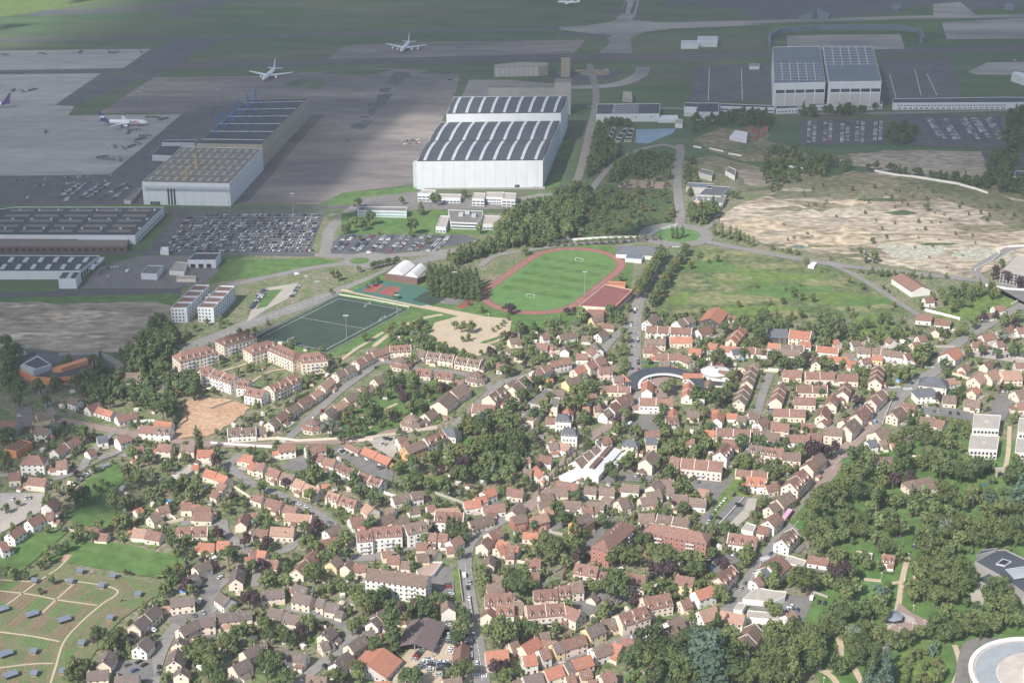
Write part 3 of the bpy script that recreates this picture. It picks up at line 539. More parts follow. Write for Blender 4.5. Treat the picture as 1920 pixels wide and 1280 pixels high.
ROOFN = {'b':'brown-roofed','d':'dark brown-roofed','r':'red-roofed','o':'orange-roofed','p':'salmon-roofed','g':'slate-roofed','w':'white-roofed','f':'grey-roofed','x':'beige-roofed'}
WALLN = {'c':'cream','w':'white','k':'pink','y':'yellow','O':'ochre','q':'red brick','d':'dark timber','g':'grey'}
def cube_mesh(name, sx, sy, sz, mats, frame=True):
    b = MB(); b.box(-sx/2, sx/2, -sy, .02, -sz/2, sz/2, 0)
    if frame: b.box(-sx/2+.13, sx/2-.13, -sy-.02, -sy+.01, -sz/2+.13, sz/2-.13, 1)
    return b.mesh(name, mats)
WIN = {}
for k_, fm in (('a', M_FRAME), ('b', WALLM['w']), ('c', M_DOOR)): WIN[k_] = cube_mesh('window', 1.45 if k_ != 'c' else 1.35, .07, 1.5, [fm, M_GLASS])
DOORME = cube_mesh('door', 1.2, .07, 2.1, [M_DOOR, M_DARK], False); GARME = cube_mesh('garage_door', 2.6, .07, 2.1, [M_FRAME, M_DARK], False)
b_ = MB(); b_.box(-.35,.35,-.3,.3,-1.2,1.0,0); b_.box(-.42,.42,-.37,.37,.85,1.0,0); b_.tube((-.15,0,1.0),(-.15,0,1.35),.12,n=6,m=1); b_.tube((.18,0,1.0),(.18,0,1.3),.12,n=6,m=1); CHIME = b_.mesh('chimney', [M_CHIM, ROOFM['o']])
b_ = MB(); b_.box(-.45,.45,-.6,.6,0,.07,0); b_.box(-.36,.36,-.5,.5,.07,.09,1); SKYME = b_.mesh('roof_window', [M_FRAME, M_GLASS])
b_ = MB(); b_.box(-1.0,1.0,-1.6,1.4,-1.3,.55,0); b_.add([(-1.2,-1.85,.5),(1.2,-1.85,.5),(0,-1.85,1.45),(-1.2,1.6,.5),(1.2,1.6,.5),(0,1.6,1.45)], [(0,1,2),(5,4,3),(0,2,5,3),(1,4,5,2),(0,3,4,1)], 1); b_.box(-.55,.55,-1.64,-1.5,-.9,.3,2)
DORME = {k: b_.mesh('dormer', [WALLM['w'], ROOFM[k], M_GLASS]) for k in ROOFM}
CAMP = Vector((0, 0, CH))
HOUSES = []
def house(line, T, opts=None):
    "ridge ends in tile points x1 y1 x2 y2, width, eave height, roof colour, wall colour, flags (h hip, D dormers, a apartment)"
    q = line.split(); x1, y1, x2, y2, W, E = [float(v) for v in q[:6]]; rc, wc = q[6][0], (q[6][1] if len(q[6]) > 1 else 'c'); fl = q[7] if len(q) > 7 else ''
    if W < 14 and 'a' not in fl: W *= .9
    X0, Y0 = T; slope = .40 if W < 12 else (.33 if W < 16 else .22)
    rise = W*slope; Hr = E+rise; p = G(X0+x1/4, Y0+y1/4, Hr); r = G(X0+x2/4, Y0+y2/4, Hr)
    c = (p+r)/2; c.z = 0; Ln = max((r-p).length, 4.5); ang = math.atan2(r.y-p.y, r.x-p.x); hip = 'h' in fl
    if hip: Ln += W*.8
    px = PX((c.x, c.y, E)); fl2 = E >= 6.2; far = px[1] < 610
    if 'a' in fl: nm, cat, kind = 'apartment_building', 'apartment building', 'apartment block'
    elif W <= 7.2 and E <= 3.2: nm, cat, kind = 'garden_shed', 'shed', 'shed'
    elif W >= 14: nm, cat, kind = 'large_building', 'building', 'building'
    elif Ln > 19: nm, cat, kind = 'terraced_house', 'terraced houses', 'terrace'
    elif E <= 4.2: nm, cat, kind = 'bungalow', 'bungalow', 'bungalow'
    else: nm, cat, kind = 'house', 'house', 'house'
    root = empty(nm, c, ang)
    size = ('long ' if Ln > 26 else 'low ' if E <= 3.2 else 'tall ' if E >= 6.5 else 'hipped ' if hip else 'small ' if Ln < 7.5 else '')
    reg(root, f"{size}{WALLN[wc]} {kind} {ROOFN[rc]}{' dormered' if 'D' in fl and 'a' not in fl else ''}", cat, px, {'house':'houses of the town','bungalow':'single-storey houses of the town','terraced_house':'terraces of the town','garden_shed':'garden sheds','apartment_building':'blocks of flats','large_building':'large buildings of the town'}[nm])
    h, e = W/2, Ln/2; wm, rm = WALLM[wc], ROOFM[rc]
    b = MB()
    if hip: b.box(-e, e, -h, h, -.5, E)
    else:
        z1 = E+rise-.15
        b.add([(-e,-h,-.5),(-e,h,-.5),(-e,h,E),(-e,0,z1),(-e,-h,E),(e,-h,-.5),(e,h,-.5),(e,h,E),(e,0,z1),(e,-h,E)], [(0,4,3,2,1),(5,6,7,8,9),(0,5,9,4),(1,2,7,6)])
    b.build('wall', wm, root)
    b = MB(); ov = .45; og = .25; zl = E-ov*rise/h; tk = .22
    if hip:
        k = e-W*.4 if Ln > W else .3
        b.add([(-e-ov,-h-ov,zl),(e+ov,-h-ov,zl),(e+ov,h+ov,zl),(-e-ov,h+ov,zl),(-k,0,E+rise),(k,0,E+rise)], [(0,1,5,4),(2,3,4,5),(1,2,5),(3,0,4),(3,2,1,0)])
    else:
        a = e+og; zr = E+rise
        b.add([(-a,-h-ov,zl),(-a,0,zr),(-a,h+ov,zl),(-a,-h-ov,zl+tk),(-a,0,zr+tk),(-a,h+ov,zl+tk),(a,-h-ov,zl),(a,0,zr),(a,h+ov,zl),(a,-h-ov,zl+tk),(a,0,zr+tk),(a,h+ov,zl+tk)],
              [(3,9,10,4),(4,10,11,5),(0,1,7,6),(1,2,8,7),(0,6,9,3),(2,5,11,8),(0,3,4,1),(1,4,5,2),(6,7,10,9),(7,8,11,10)])
        if Ln > 16 and E < 9 and W < 14:      # raised party walls between the houses
            n = int(Ln/9); m = MB()
            for i in range(0, n+1):
                if i in (0, n) and HR.random() < .3: continue
                x = -e+(Ln)*i/n; s_ = .18
                m.add([(x-s_,-h-ov,zl-.1),(x-s_,0,zr),(x-s_,h+ov,zl-.1),(x-s_,-h-ov,zl+.5),(x-s_,0,zr+.5),(x-s_,h+ov,zl+.5),(x+s_,-h-ov,zl-.1),(x+s_,0,zr),(x+s_,h+ov,zl-.1),(x+s_,-h-ov,zl+.5),(x+s_,0,zr+.5),(x+s_,h+ov,zl+.5)],
                      [(3,9,10,4),(4,10,11,5),(0,1,7,6),(1,2,8,7),(0,6,9,3),(2,5,11,8),(0,3,4,1),(1,4,5,2),(6,7,10,9),(7,8,11,10)])
            if m.f: m.build('party_wall', wm, root)
    roof = b.build('roof', rm, root)
    toC = Vector((-c.x, -c.y)).normalized(); lc = Vector((toC.x*math.cos(ang)+toC.y*math.sin(ang), -toC.x*math.sin(ang)+toC.y*math.cos(ang)))
    rr = HR
    if nm != 'garden_shed' and not far:
        for k in range(1 if Ln < 16 else int(Ln/9)):
            if rc == 'w' or W >= 14: break
            x = rr.choice((-1,1))*(e-1.2) if Ln < 16 else -e+Ln*(k+.85)/int(Ln/9)
            yy = rr.uniform(-.1,.1)*h
            if hip: x *= .4
            put('chimney', CHIME, roof, (x, yy+.3, E+rise-.1), scale=(1,1,1.0))
    if nm in ('house', 'bungalow', 'terraced_house') and not far and rr.random() < .5:      # lower side or front extension with its own roof
        s_ = rr.choice((-1, 1)); wl = rr.uniform(2.6, 4); wd = W*rr.uniform(.5, .75); ze = min(2.5, E-.4); oy = rr.uniform(-1, 1)*(W-wd)/2; x0, x1 = s_*e, s_*(e+wl); xa, xb = min(x0, x1), max(x0, x1)
        if rr.random() < .45: fy_ = -1 if lc.y < 0 else 1; xa = rr.uniform(-e*.8, e*.2); xb = xa+rr.uniform(3, 5); ya, yb = (h, h+2.8) if fy_ > 0 else (-h-2.8, -h); lean = fy_
        else: ya, yb = oy-wd/2, oy+wd/2; lean = 0
        b = MB(); b.box(xa, xb, ya, yb, -.5, ze); ex = b.build('extension', wm, root); b = MB(); q_ = .25
        if lean: zi, zo = min(E-.1, ze+1.1), ze; z1_, z2_ = (zi, zo) if lean > 0 else (zo, zi); b.add([(xa-q_,ya-(q_ if lean<0 else 0),z1_),(xb+q_,ya-(q_ if lean<0 else 0),z1_),(xb+q_,yb+(q_ if lean>0 else 0),z2_),(xa-q_,yb+(q_ if lean>0 else 0),z2_),(xa-q_,ya,ze-.05),(xb+q_,ya,ze-.05),(xb+q_,yb,ze-.05),(xa-q_,yb,ze-.05)], [(0,1,2,3),(7,6,5,4),(0,4,5,1),(1,5,6,2),(2,6,7,3),(3,7,4,0)])
        else: ym = (ya+yb)/2; zr_ = ze+(yb-ya)*.36; b.add([(xa-q_,ya-q_,ze-.05),(xb+q_,ya-q_,ze-.05),(xb+q_,yb+q_,ze-.05),(xa-q_,yb+q_,ze-.05),(xa-q_,ym,zr_),(xb+q_,ym,zr_)], [(0,1,5,4),(2,3,4,5),(1,2,5),(3,0,4),(3,2,1,0)])
        b.build('extension_roof', ROOFM[rc] if rr.random() < .7 else ROOFM[rr.choice('rop')], ex)
    sd = -1 if lc.y < 0 else 1     # long side towards the viewpoint
    if 'D' in fl and not far:
        n = max(2, int(Ln/5))
        for i in range(n): put('dormer', DORME[rc], root, (-e+Ln*(i+.5)/n, sd*(h*.62), E+rise*.38), 0 if sd < 0 else math.pi)
    elif rc in 'rbopd' and px[1] > 640 and W < 13 and nm != 'garden_shed' and rr.random() < .6:
        for i in range(rr.randint(1, 2 if Ln < 14 else 4)):
            x = rr.uniform(-e*.75, e*.75)*(.5 if hip else 1); t = rr.uniform(.4, .6)
            o = put('roof_window', SKYME, roof, (x, sd*h*t, E+rise*(1-t)+tk)); o.rotation_euler = (-sd*math.atan2(rise, h), 0, 0)
    # windows
    if nm == 'garden_shed' or px[1] < 560: 
        return root
    wk = rr.choice('aab'); step = 3.1 if px[1] > 620 else 4.2
    floors = max(1, int((E+.4)/2.7)); cnt = 0
    faces = [((0, sd*h), 0 if sd < 0 else math.pi, Ln, True)]
    sx = -1 if lc.x < 0 else 1; faces.append(((sx*e, 0), -math.pi/2 if sx < 0 else math.pi/2, W, False))
    for (fx, fy), rz, FL, longf in faces:
        nv = (lc.y*sd if longf else lc.x*sx)
        if nv < .12 or rc == 'w' and W > 13: continue
        n = max(1, int((FL-.8)/step)) if longf else (0 if rr.random() < .45 and not 'a' in fl else max(1, int((FL-2)/3.2)))
        for f in range(floors + (1 if (not longf and not hip and rise > 2.8 and n) else 0)):
            z = 1.55+f*2.75
            nn = n if f < floors else 1
            for i in range(nn):
                u = -FL/2+FL*(i+.5)/nn
                if f == 0 and longf and (i % 4 == 1 or (nn == 1)): me, dz, nme = (DOORME, 1.05, 'door') if rr.random() < .6 or FL < 8 else (GARME, 1.05, 'garage_door')
                else:
                    if rr.random() < .1 and 'a' not in fl: continue
                    me, dz, nme = WIN[wk], z, 'window'
                ca, sa = math.cos(rz), math.sin(rz); cnt += 1
                if cnt > 70: continue
                put(nme, me, root, (fx+ca*u, fy+sa*u, dz), rz)
        if 'a' in fl and longf and px[1] > 600:
            m = max(1, int(FL/14))
            for i in range(m):
                for f in range(1, floors):
                    u = -FL/2+FL*(i+.5)/m; b = MB(); b.box(-2.6,2.6,-1.3,-.03,-.15,0,1); b.box(-2.6,2.6,-1.35,-1.28,0,.95,0); b.box(-2.6,-2.53,-1.28,-.03,0,.95,0); b.box(2.53,2.6,-1.28,-.03,0,.95,0)
                    key = 'BALC'
                    if key not in WIN: WIN[key] = b.mesh('balcony', [M_RAIL, WALLM['w']])
                    put('balcony', WIN[key], root, (fx+math.cos(rz)*u, fy+math.sin(rz)*u, .4+f*2.75), rz)
    HOUSES.append(((c.x, c.y), ang, e, h))
    cA, sA = math.cos(ang), math.sin(ang)
    mark_poly([(c.x+cA*a-sA*b2, c.y+sA*a+cA*b2) for a, b2 in ((-e,-h),(e,-h),(e,h),(-e,h))], 1.5)
    return root
HR = random.Random(11)
def tile(x, y, s):
    for l in s.strip().split('\n'):
        for q in l.split(';'):
            if q.strip(): house(q.strip(), (x, y))
tile(0, 640, """530 415 590 438 8 5 bw;650 488 740 452 8 4 rw;735 490 850 525 8 3.5 ow;870 560 1010 522 9 3.5 rw;270 545 390 520 10 4 by;270 642 365 650 9 5.5 bw;0 590 130 600 14 5 rg
400 815 570 712 9 3.5 rw;725 712 800 700 9 3.5 gw;875 722 960 692 9 5.5 rw;1000 790 1075 785 9 3.5 rc;1050 628 1170 634 10 5.5 rw;1172 634 1285 642 10 5.5 bw D;1165 592 1290 605 8 4 ow
1190 765 1290 775 9 5 rc;1355 772 1460 777 8 5 bc;1355 828 1400 815 6 2.5 bc;1480 812 1600 812 9 5 oc;1545 955 1630 980 9 4 oc;1640 985 1710 1018 9 4.5 oc;1650 1052 1700 1078 8 3.5 rc;1600 1112 1650 1132 8 4 rc
1360 1205 1440 1205 9 4.5 rc;1450 1240 1585 1240 9 4 rc;1180 1242 1260 1222 8 4 rc;1830 842 1900 860 9 4 oc;1885 902 1935 922 9 4 oc;210 852 290 852 12 8 rw h;420 897 500 892 10 5 rw;65 988 150 980 9 4.5 rc;215 1015 350 1030 9 4.5 rc
345 1215 410 1168 10 6 rw;1705 655 1920 642 10 5 bw D;650 820 700 800 8 3 rw;1440 925 1490 925 6 3 oc;940 235 1060 235 12 3 bw;1370 72 1550 30 15 11 rc aDh;1500 195 1590 185 13 9 rc aD;1610 205 1770 262 12 8.5 rw aD;1790 285 1870 292 12 6.5 rw aD
1690 -40 1840 -80 14 10 rc aDh;1900 20 2010 -10 14 9 rc aDh""")
tile(480, 640, """170 20 290 70 14 9.5 rc aDh;390 82 470 75 15 10 rc aDh;-60 340 70 365 12 7 rw aD;90 335 295 240 12 8 rc aD
95 602 140 565 9 4.5 bc;148 560 215 515 9 5 rc;228 508 300 458 9 5 bc;315 450 395 398 9 5 rc;410 388 470 352 9 5 pc;482 332 562 265 9 5.5 pc;592 235 730 177 9 5 bc;742 145 858 84 9 5 rc;870 75 990 38 9 5 rc;1000 32 1160 24 10 5 rc D
0 650 70 640 8 4 bc;1205 52 1278 70 10 5 bc;1288 76 1488 102 10 5 bc D;1505 112 1690 142 10 5 bc D;1200 200 1318 212 10 4 rc D;1350 222 1480 238 10 4 rc D;515 532 575 490 9 4.5 dc;582 480 660 438 9 4 pc;668 418 770 370 9 4 bc;782 362 870 322 9 4.5 bc;885 282 985 238 10 6 bc
1368 452 1450 378 14 5 bc;1462 368 1556 312 14 5 bc;1745 402 1850 332 13 6 bc D;1625 468 1790 478 12 4 rc;1805 168 1880 170 8 4 rw;1880 318 1935 285 12 6 bc;1110 792 1245 738 10 6 bO;1258 728 1400 668 10 6 rw D;1425 640 1480 650 11 7 gw h
1058 722 1120 708 8 4 rw;1080 762 1140 748 8 4 rw;815 790 1020 880 9 3.6 od;680 762 780 812 5 3 rc;165 775 290 762 10 5.5 rw;370 787 510 762 10 5.5 rw;440 832 510 850 9 5 rw;512 868 600 888 9 5 rw;620 908 750 970 9 5 rw D;778 975 950 1042 9 5 rw D
0 905 70 920 9 5 rc;95 945 185 970 9 5 rc;200 980 290 1008 9 5 bc;300 1025 370 1056 9 5 pc;375 1062 480 1100 9 5 pc;545 1120 632 1150 9 5 pc D;645 1156 760 1192 9 5 rc D;0 1142 60 1160 8 4 rc;85 1172 200 1200 9 4 rc;222 1222 310 1245 9 4 rc
830 1208 880 1250 10 4 pc;1020 1162 1140 1132 9 4 bw;1160 1132 1240 1117 9 5 bw;1140 1245 1220 1230 8 3 bw;1280 1232 1340 1222 7 3 rw;1350 1252 1520 1247 9 4 pc;1560 1198 1680 1182 9 4 ow;1705 1122 1780 1092 9 5 ow;1640 1172 1720 1152 8 4 ow;1700 1232 1860 1212 9 4 rw
1880 1097 1935 1097 9 4 rw;1420 1087 1465 1087 5 2 ow;492 1070 548 1068 5 2 ow;1500 280 1560 300 9 3.5 rk;1265 540 1330 500 10 4 bc;985 1240 1040 1250 8 3.5 bw;1480 890 1560 930 6 2 oc""")
tile(960, 640, """190 12 270 17 10 4 rw;620 5 650 50 9 5 dw;590 42 635 80 8 4 rw;155 222 280 172 9 4.5 rw;280 152 430 122 9 5.5 rw;480 92 570 92 9 4 rw;462 208 550 166 9 4 oc;552 162 680 112 11 5 rc;650 192 750 187 10 5.5 rk;760 262 830 256 9 4 bw;832 245 880 290 6 3 ow
400 292 500 256 10 4 by;0 340 100 252 13 6 bc;265 282 300 278 5 3 oc;700 332 890 338 8 4 rc;782 430 880 382 10 6 rc;732 490 780 448 10 6 rw;680 532 735 495 9 5 bw;530 492 580 492 8 4 oy;620 482 660 480 8 5 rc
1012 355 1020 285 9 5 ow;1282 238 1430 242 8 3.5 ow;1312 400 1330 300 9 4 ow;955 422 1208 432 10 7 rw;985 38 1060 38 10 4 rc;1075 92 1265 92 9 3.5 rc;1265 92 1350 130 9 4 rc;1065 30 1100 70 8 4 rc;1475 12 1540 20 9 4 ow;1560 32 1700 42 9 4 ow;1645 62 1720 52 8 4 gw;1735 42 1920 57 9 4 rw
1762 300 1800 180 10 4.5 bc;1700 440 1755 320 10 5 bc;1740 200 1830 172 9 4 rc;1150 572 1240 562 10 5.5 rw D;1205 555 1212 500 7 5 ow;1535 575 1555 520 9 5 ow;1472 512 1540 512 7 3 ow;1610 537 1690 542 7 3 ow;1692 552 1760 562 8 4 bw;1772 532 1850 527 9 4 bw;1840 602 1900 562 9 5 rw
1438 662 1520 667 8 3.5 ow;1532 647 1790 662 10 5 rw;1815 652 1845 652 6 4 rw;1870 672 1930 672 9 4 bw;880 732 905 735 9 8 gc h;1005 718 1085 718 9 6.5 gc;655 722 725 702 10 5 rw;472 893 640 778 12 4.6 bw;395 988 480 952 12 3 ww
1000 882 1060 815 11 7.5 bc;1190 862 1260 872 10 6 rc;1272 872 1580 902 11 7.5 rk a;1560 827 1615 760 11 7.5 rw D;1780 772 1920 792 10 6 bk D;1680 957 1920 982 8 3 rc;1762 1012 1900 1022 11 5.5 ow D
85 952 150 960 8 5 by;180 932 240 990 8 5 ow;205 852 300 862 9 5 rw;95 872 135 872 6 5 rc;270 762 340 752 9 5 bw;355 752 440 780 9 4 pw;0 1105 85 1112 9 4 rc;340 1042 500 1067 9 3 rc;240 1102 420 1102 9 3 bc
545 1082 635 1090 9 4 bw;655 1092 770 1097 9 4 bw;825 1067 955 1077 9 4 bw;1045 1082 1100 1035 10 5 bc;1110 1032 1200 1037 10 4 bc;1000 1132 1110 1112 9 5 bc;960 1172 1080 1152 10 4 bc;795 1192 860 1172 11 4 bc;1205 1142 1320 1152 10 4 bw;1332 1167 1460 1182 10 4 bw;385 1192 520 1197 9 4 bw;562 1197 690 1202 9 4 bw
200 1202 320 1192 9 3 bc;205 1152 300 1132 8 3 bc;0 1270 60 1205 10 4 bc;1400 1102 1480 1112 8 2.8 pc;80 1010 140 1020 7 3 gc;1160 1095 1220 1100 9 3 bw;700 1150 760 1180 7 3 bc;520 1240 600 1230 9 3.5 rw;240 1250 300 1240 8 3 pc""")
tile(1440, 640, """0 12 80 17 8 4 ow;90 22 270 32 9 4 bw;240 0 320 2 8 4 ow;92 57 240 67 9 4 bw;365 32 530 47 9 4 ow;450 107 600 122 8 3.5 ow;575 80 650 110 9 5 bw;600 142 660 152 6 4 ok;672 42 770 47 9 5 bw;782 47 850 52 9 5 bw;852 57 1020 82 9 5 bw;1022 92 1090 77 9 5 rw;700 132 760 122 8 4 rw;782 102 860 107 7 4 oy
805 285 830 178 11 5 rc;112 212 252 217 10 4.5 rc;278 227 500 232 10 4.5 rc;527 242 675 247 10 4.5 rc;218 327 445 332 10 4 rc;197 417 355 422 10 4 rc;42 502 280 512 10 4.5 rc;562 375 590 302 10 5 rc;470 452 490 392 10 5 rc;402 545 430 482 10 5 rc;60 425 98 312 10 5 rc
22 607 160 617 10 5 rc;0 677 88 687 9 4 bw;148 697 310 702 10 4 rw;312 682 400 682 9 4 rw;248 617 345 622 7 3 rc;772 440 858 358 10 6.5 rc;700 512 745 462 12 6.5 rc;662 545 735 480 11 7 rc;582 640 650 572 11 7 bc;420 642 560 652 10 7 bc;560 590 610 560 9 4 rc
1002 462 1110 482 10 5 rc;932 540 998 482 10 5 rc;1142 562 1255 572 11 4 bw;1265 582 1330 602 10 4 rw;1200 262 1290 272 14 6 gw h;1145 350 1230 345 12 6 gw h;1345 90 1410 42 14 5 ow;1545 270 1600 222 12 4.5 pc;1640 240 1700 205 12 4.5 pc;1755 222 1890 217 14 5 pc
1312 407 1410 412 10 4 bc;1472 432 1590 442 10 4 bc;1850 372 1930 352 12 4 bc;1865 462 1930 462 9 4 rc;0 792 70 802 10 6 rk D;82 802 112 808 10 6 rc;115 827 248 837 10 6 bc;335 872 398 832 11 7 bc;292 920 335 880 11 8 rc;165 1060 265 955 13 8 rc D;70 1182 165 1122 11 6 bc;5 1240 60 1200 9 6 bc
745 742 810 732 9 5 gw;842 742 888 742 7 4 bw;962 702 1030 682 8 4 rw;922 762 980 757 6 3 ow;822 872 930 862 10 4 bw;805 680 890 645 14 4 bc;1105 1032 1210 1012 14 6 bc h;-20 1080 60 1060 8 4 rc;620 1 680 -12 8 4 bw;1080 10 1130 0 9 4 rc;1530 5 1640 5 8 3.5 rc;1710 0 1760 -5 9 4 rw;400 600 450 560 7 3 rc;1290 290 1400 270 9 3.5 pw""")
tile(0, 960, """65 157 150 98 9 5.5 rw;207 62 300 12 9 5.5 rw;350 2 400 0 9 5 rw;0 235 40 222 9 5.5 rw;1000 117 1100 127 10 3.5 pc;1105 132 1215 150 10 3.5 rc;1322 112 1560 112 10 3.5 rc D;1488 230 1610 232 9 3.5 oc;1632 212 1725 222 9 4 oc;660 117 740 112 8 2.8 rc;700 152 810 160 8 2.8 rc
1120 32 1185 2 9 4 bc;1462 0 1590 2 9 4 rc;1800 72 1832 2 8 4.5 rc;1870 292 1930 282 9 4 rc;1882 132 1930 122 8 4 bc;1460 407 1560 362 9 5 dc;1405 487 1470 452 8 4.5 dc;1765 500 1785 408 9 4.5 dc;1275 647 1455 627 9 5.5 dc;1000 842 1168 692 9.5 5.5 dc;1648 595 1722 650 9 5 dw
1342 870 1478 802 9 5.5 dc;1485 797 1608 782 9 5.5 dc;1620 762 1790 742 9 5 dc;1792 740 1885 730 9 5 dc;1037 1000 1100 928 10 5 dw;1332 972 1350 932 9 5 dc;770 1120 820 1032 9 5 dc;1302 1110 1332 1022 10 5 dc;650 1192 810 1177 9 5 dc;862 1227 1040 1222 10 5 dc;1352 1200 1370 1152 9 5 dc
1742 1150 1858 1092 10 5 dc;1822 1042 1925 988 9 5 dc;1010 -20 1060 -40 6 3 ow;1440 -50 1500 -60 9 4 ow;1880 5 1930 0 6 3 rc""")
tile(480, 960, """840 416 1292 476 11 11 bw a;40 592 208 572 9 5 dc;285 537 388 562 9 4.5 dc;285 602 420 627 9.5 5.5 dc;462 642 520 652 9 5 dc;532 674 628 692 9 4.5 dc;612 732 652 742 7 3 dc;102 712 208 732 9 4.5 dc;218 752 340 777 9.5 5 dc;500 912 568 852 9 5 dc;482 977 530 962 8 4 dc;20 987 72 977 8 5 dc
142 1017 240 1022 9 5 dw;252 1042 380 1062 9 4.5 dw;592 1130 688 1042 10 4.5 dw;690 992 808 918 9 4.5 dc;802 892 890 882 8 4.5 dc;905 767 958 722 10 5 dc;865 822 902 782 9 4.5 dw;752 142 868 132 12 9.5 rw aD;872 112 1090 97 12 10 rw aD;1110 92 1258 57 12 9.5 bw aD
1345 -8 1560 2 12 7 rw aD;1592 72 1758 12 10 3.5 bc;882 72 1010 2 9 3 bc;1012 82 1118 22 9 3 bc;702 42 800 22 12 3.5 rw;522 132 618 88 9 5 bw;482 212 600 182 10 4 rc;300 432 440 278 10 4 rc;0 127 88 132 9 3.5 rc;112 107 288 117 10 4 pc;222 2 420 22 9 4 pc;0 282 78 292 9 4 oc;42 347 170 362 9 3.5 rc
557 372 610 327 9 5.5 by;667 397 710 352 8 5 bc;732 392 820 387 8 5 rc;1202 227 1280 227 8 4.5 rc;1287 152 1358 157 9 5 rw;1372 157 1440 162 9 5 rw;1452 212 1528 172 9 5 rw;942 292 1010 282 7 4 rc;992 322 1080 327 9 4 rc;1092 362 1160 367 8 4 bc;1202 312 1290 302 9 5 by;1443 714 1432 658 9 5 bw
835 1147 958 1017 22 3.5 og;1532 1085 1545 968 9 3 rd;1405 1252 1538 1232 12 5 bc;382 1222 530 1232 10 5 bc D;890 1272 1000 1262 8 4 oc;1692 232 1740 182 9 5 rc;1742 152 1820 112 10 5 rc;1822 202 1900 232 8 4 oc;1802 262 1850 242 8 4 oc;1870 292 1935 292 8 4 rc;1745 382 1760 322 7 5 bc;1772 462 1858 482 10 4 bc;1722 542 1848 522 10 4 bc
1715 612 1920 602 12 5.5 rc D;1735 757 1758 712 9 6 rc;1802 692 1935 692 11 6 rw D;1722 1042 1888 1027 12 5.5 oc;1900 980 1960 960 9 3.5 bc;1890 230 1950 260 8 4 rc;1060 790 1140 800 5 2.4 rc;1430 260 1480 255 7 3 rc;1300 260 1360 290 8 4 bc;650 130 700 180 7 3 rc""")
tile(960, 960, """0 32 100 12 9 5 bq;152 32 258 2 10 6 pq;470 62 570 2 11 8 bO;690 205 840 70 12 11 rq ah;1060 82 1420 146 12 11 rq ah;950 7 1070 12 9 3.5 bw;1092 12 1330 52 9 3.5 bw;1625 152 1840 182 12 4.5 rw D;1547 497 1648 397 10 6 rk D;477 380 648 407 10 6.5 rk aD;642 442 768 457 9 4 rk D;832 447 1008 477 10 6.5 rk aD
1232 467 1368 492 10 6 ry;1372 592 1498 547 10 6 ow;87 147 198 162 7 3.5 oc;162 352 210 352 5 2.5 oc;2 252 50 262 7 4 ow;162 582 338 572 11 5 rc D;340 552 425 545 11 5.5 rc D;432 522 525 512 12 6 bc;102 702 390 677 12 7 rc aD;395 692 518 742 11 6 rc
592 637 618 612 7 2.5 bc;692 667 716 640 7 2.5 bc;622 752 642 740 7 3 bc;975 642 1180 602 13 6.5 rc D;792 770 1000 702 12 6.5 rc D;1262 662 1330 642 9 4.5 rc;672 802 770 792 10 4 bc;552 872 670 822 10 6.5 dy;372 962 538 912 10 5.5 rk;302 987 368 967 10 5.5 dy;202 1032 270 1012 10 5.5 rw;82 1077 178 1062 10 5.5 ow
72 1002 188 932 10 4 oc;202 902 278 892 10 4 bc;222 957 340 962 8 3 rc;602 1012 728 972 11 5 bw;762 972 828 1000 10 4.5 oc;822 937 930 952 10 4.5 rc;392 1132 438 1112 10 6 dc;442 1110 588 1067 10 6 oc;242 1182 368 1142 10 6 oc;82 1232 218 1197 10 6 dw;502 1192 588 1172 8 4 rc;402 1227 468 1212 8 4 rc;662 1212 758 1182 10 5 rc;0 1270 60 1242 9 4 bw;572 1257 628 1252 7 3 rc
1162 822 1258 772 12 5 bw;1102 882 1228 842 12 5 bw;1010 892 1040 882 6 4 ww;1402 742 1528 702 12 6 pw;1562 732 1748 772 10 5.5 pc;1712 1000 1818 832 12 6 bw;1812 502 1858 482 9 5 rw;1862 432 1930 402 9 6 gw;0 672 88 677 12 4 bc;0 612 30 642 9 5 bc;1850 95 1930 112 9 4 rk""")
tile(1440, 960, """0 62 68 2 10 6 rw;102 212 188 122 11 5.5 bw D;0 402 98 322 14 6 rw;302 322 460 347 8 3.5 rw;92 397 200 402 7 3 rw;857 312 950 322 9 4.5 rw D;132 770 190 737 10 4 pw""")
tile(960, 320, """1012 1125 1078 1072 10 5 bw;1232 1130 1345 1082 11 5 bw;1005 1162 1180 1170 10 5.5 rw;1190 1172 1350 1182 10 5.5 rw;1392 1190 1478 1158 10 4 rw;1182 1247 1350 1247 9 4 oc;1642 1260 1718 1172 10 4 oc;1622 1082 1690 1092 7 3 rw;352 1230 478 1207 9 3.5 bw;522 1240 600 1240 8 3 bw;642 1220 700 1192 9 4 bw;222 1230 268 1222 8 5 rw;592 1100 668 1082 9 4 by;662 1142 768 1152 7 3 rc
1000 1262 1150 1262 9 5 bc;560 1045 690 1055 8 4 rc;1485 1105 1545 1025 17 4 od""")
tile(1440, 320, """1172 952 1240 947 9 4 rw;1112 1072 1228 1082 10 4 rw;1252 1107 1368 1117 10 4 rw;1692 1017 1768 1007 9 4 rw;1602 1232 1698 1212 10 4 rw;1742 1192 1828 1162 9 4 rw;1122 1242 1178 1232 9 4 rw;1622 1077 1700 1062 8 3 bw;165 1192 325 1212 12 6 oc;0 1182 150 1192 14 5 gd;1860 1180 1930 1170 9 4 rw;1000 768 1152 868 18 5 rw""")

print('kinds', {k: sum(1 for o in bpy.data.objects if o.name.split('.')[0] == k) for k in ('house','terraced_house','garden_shed')})
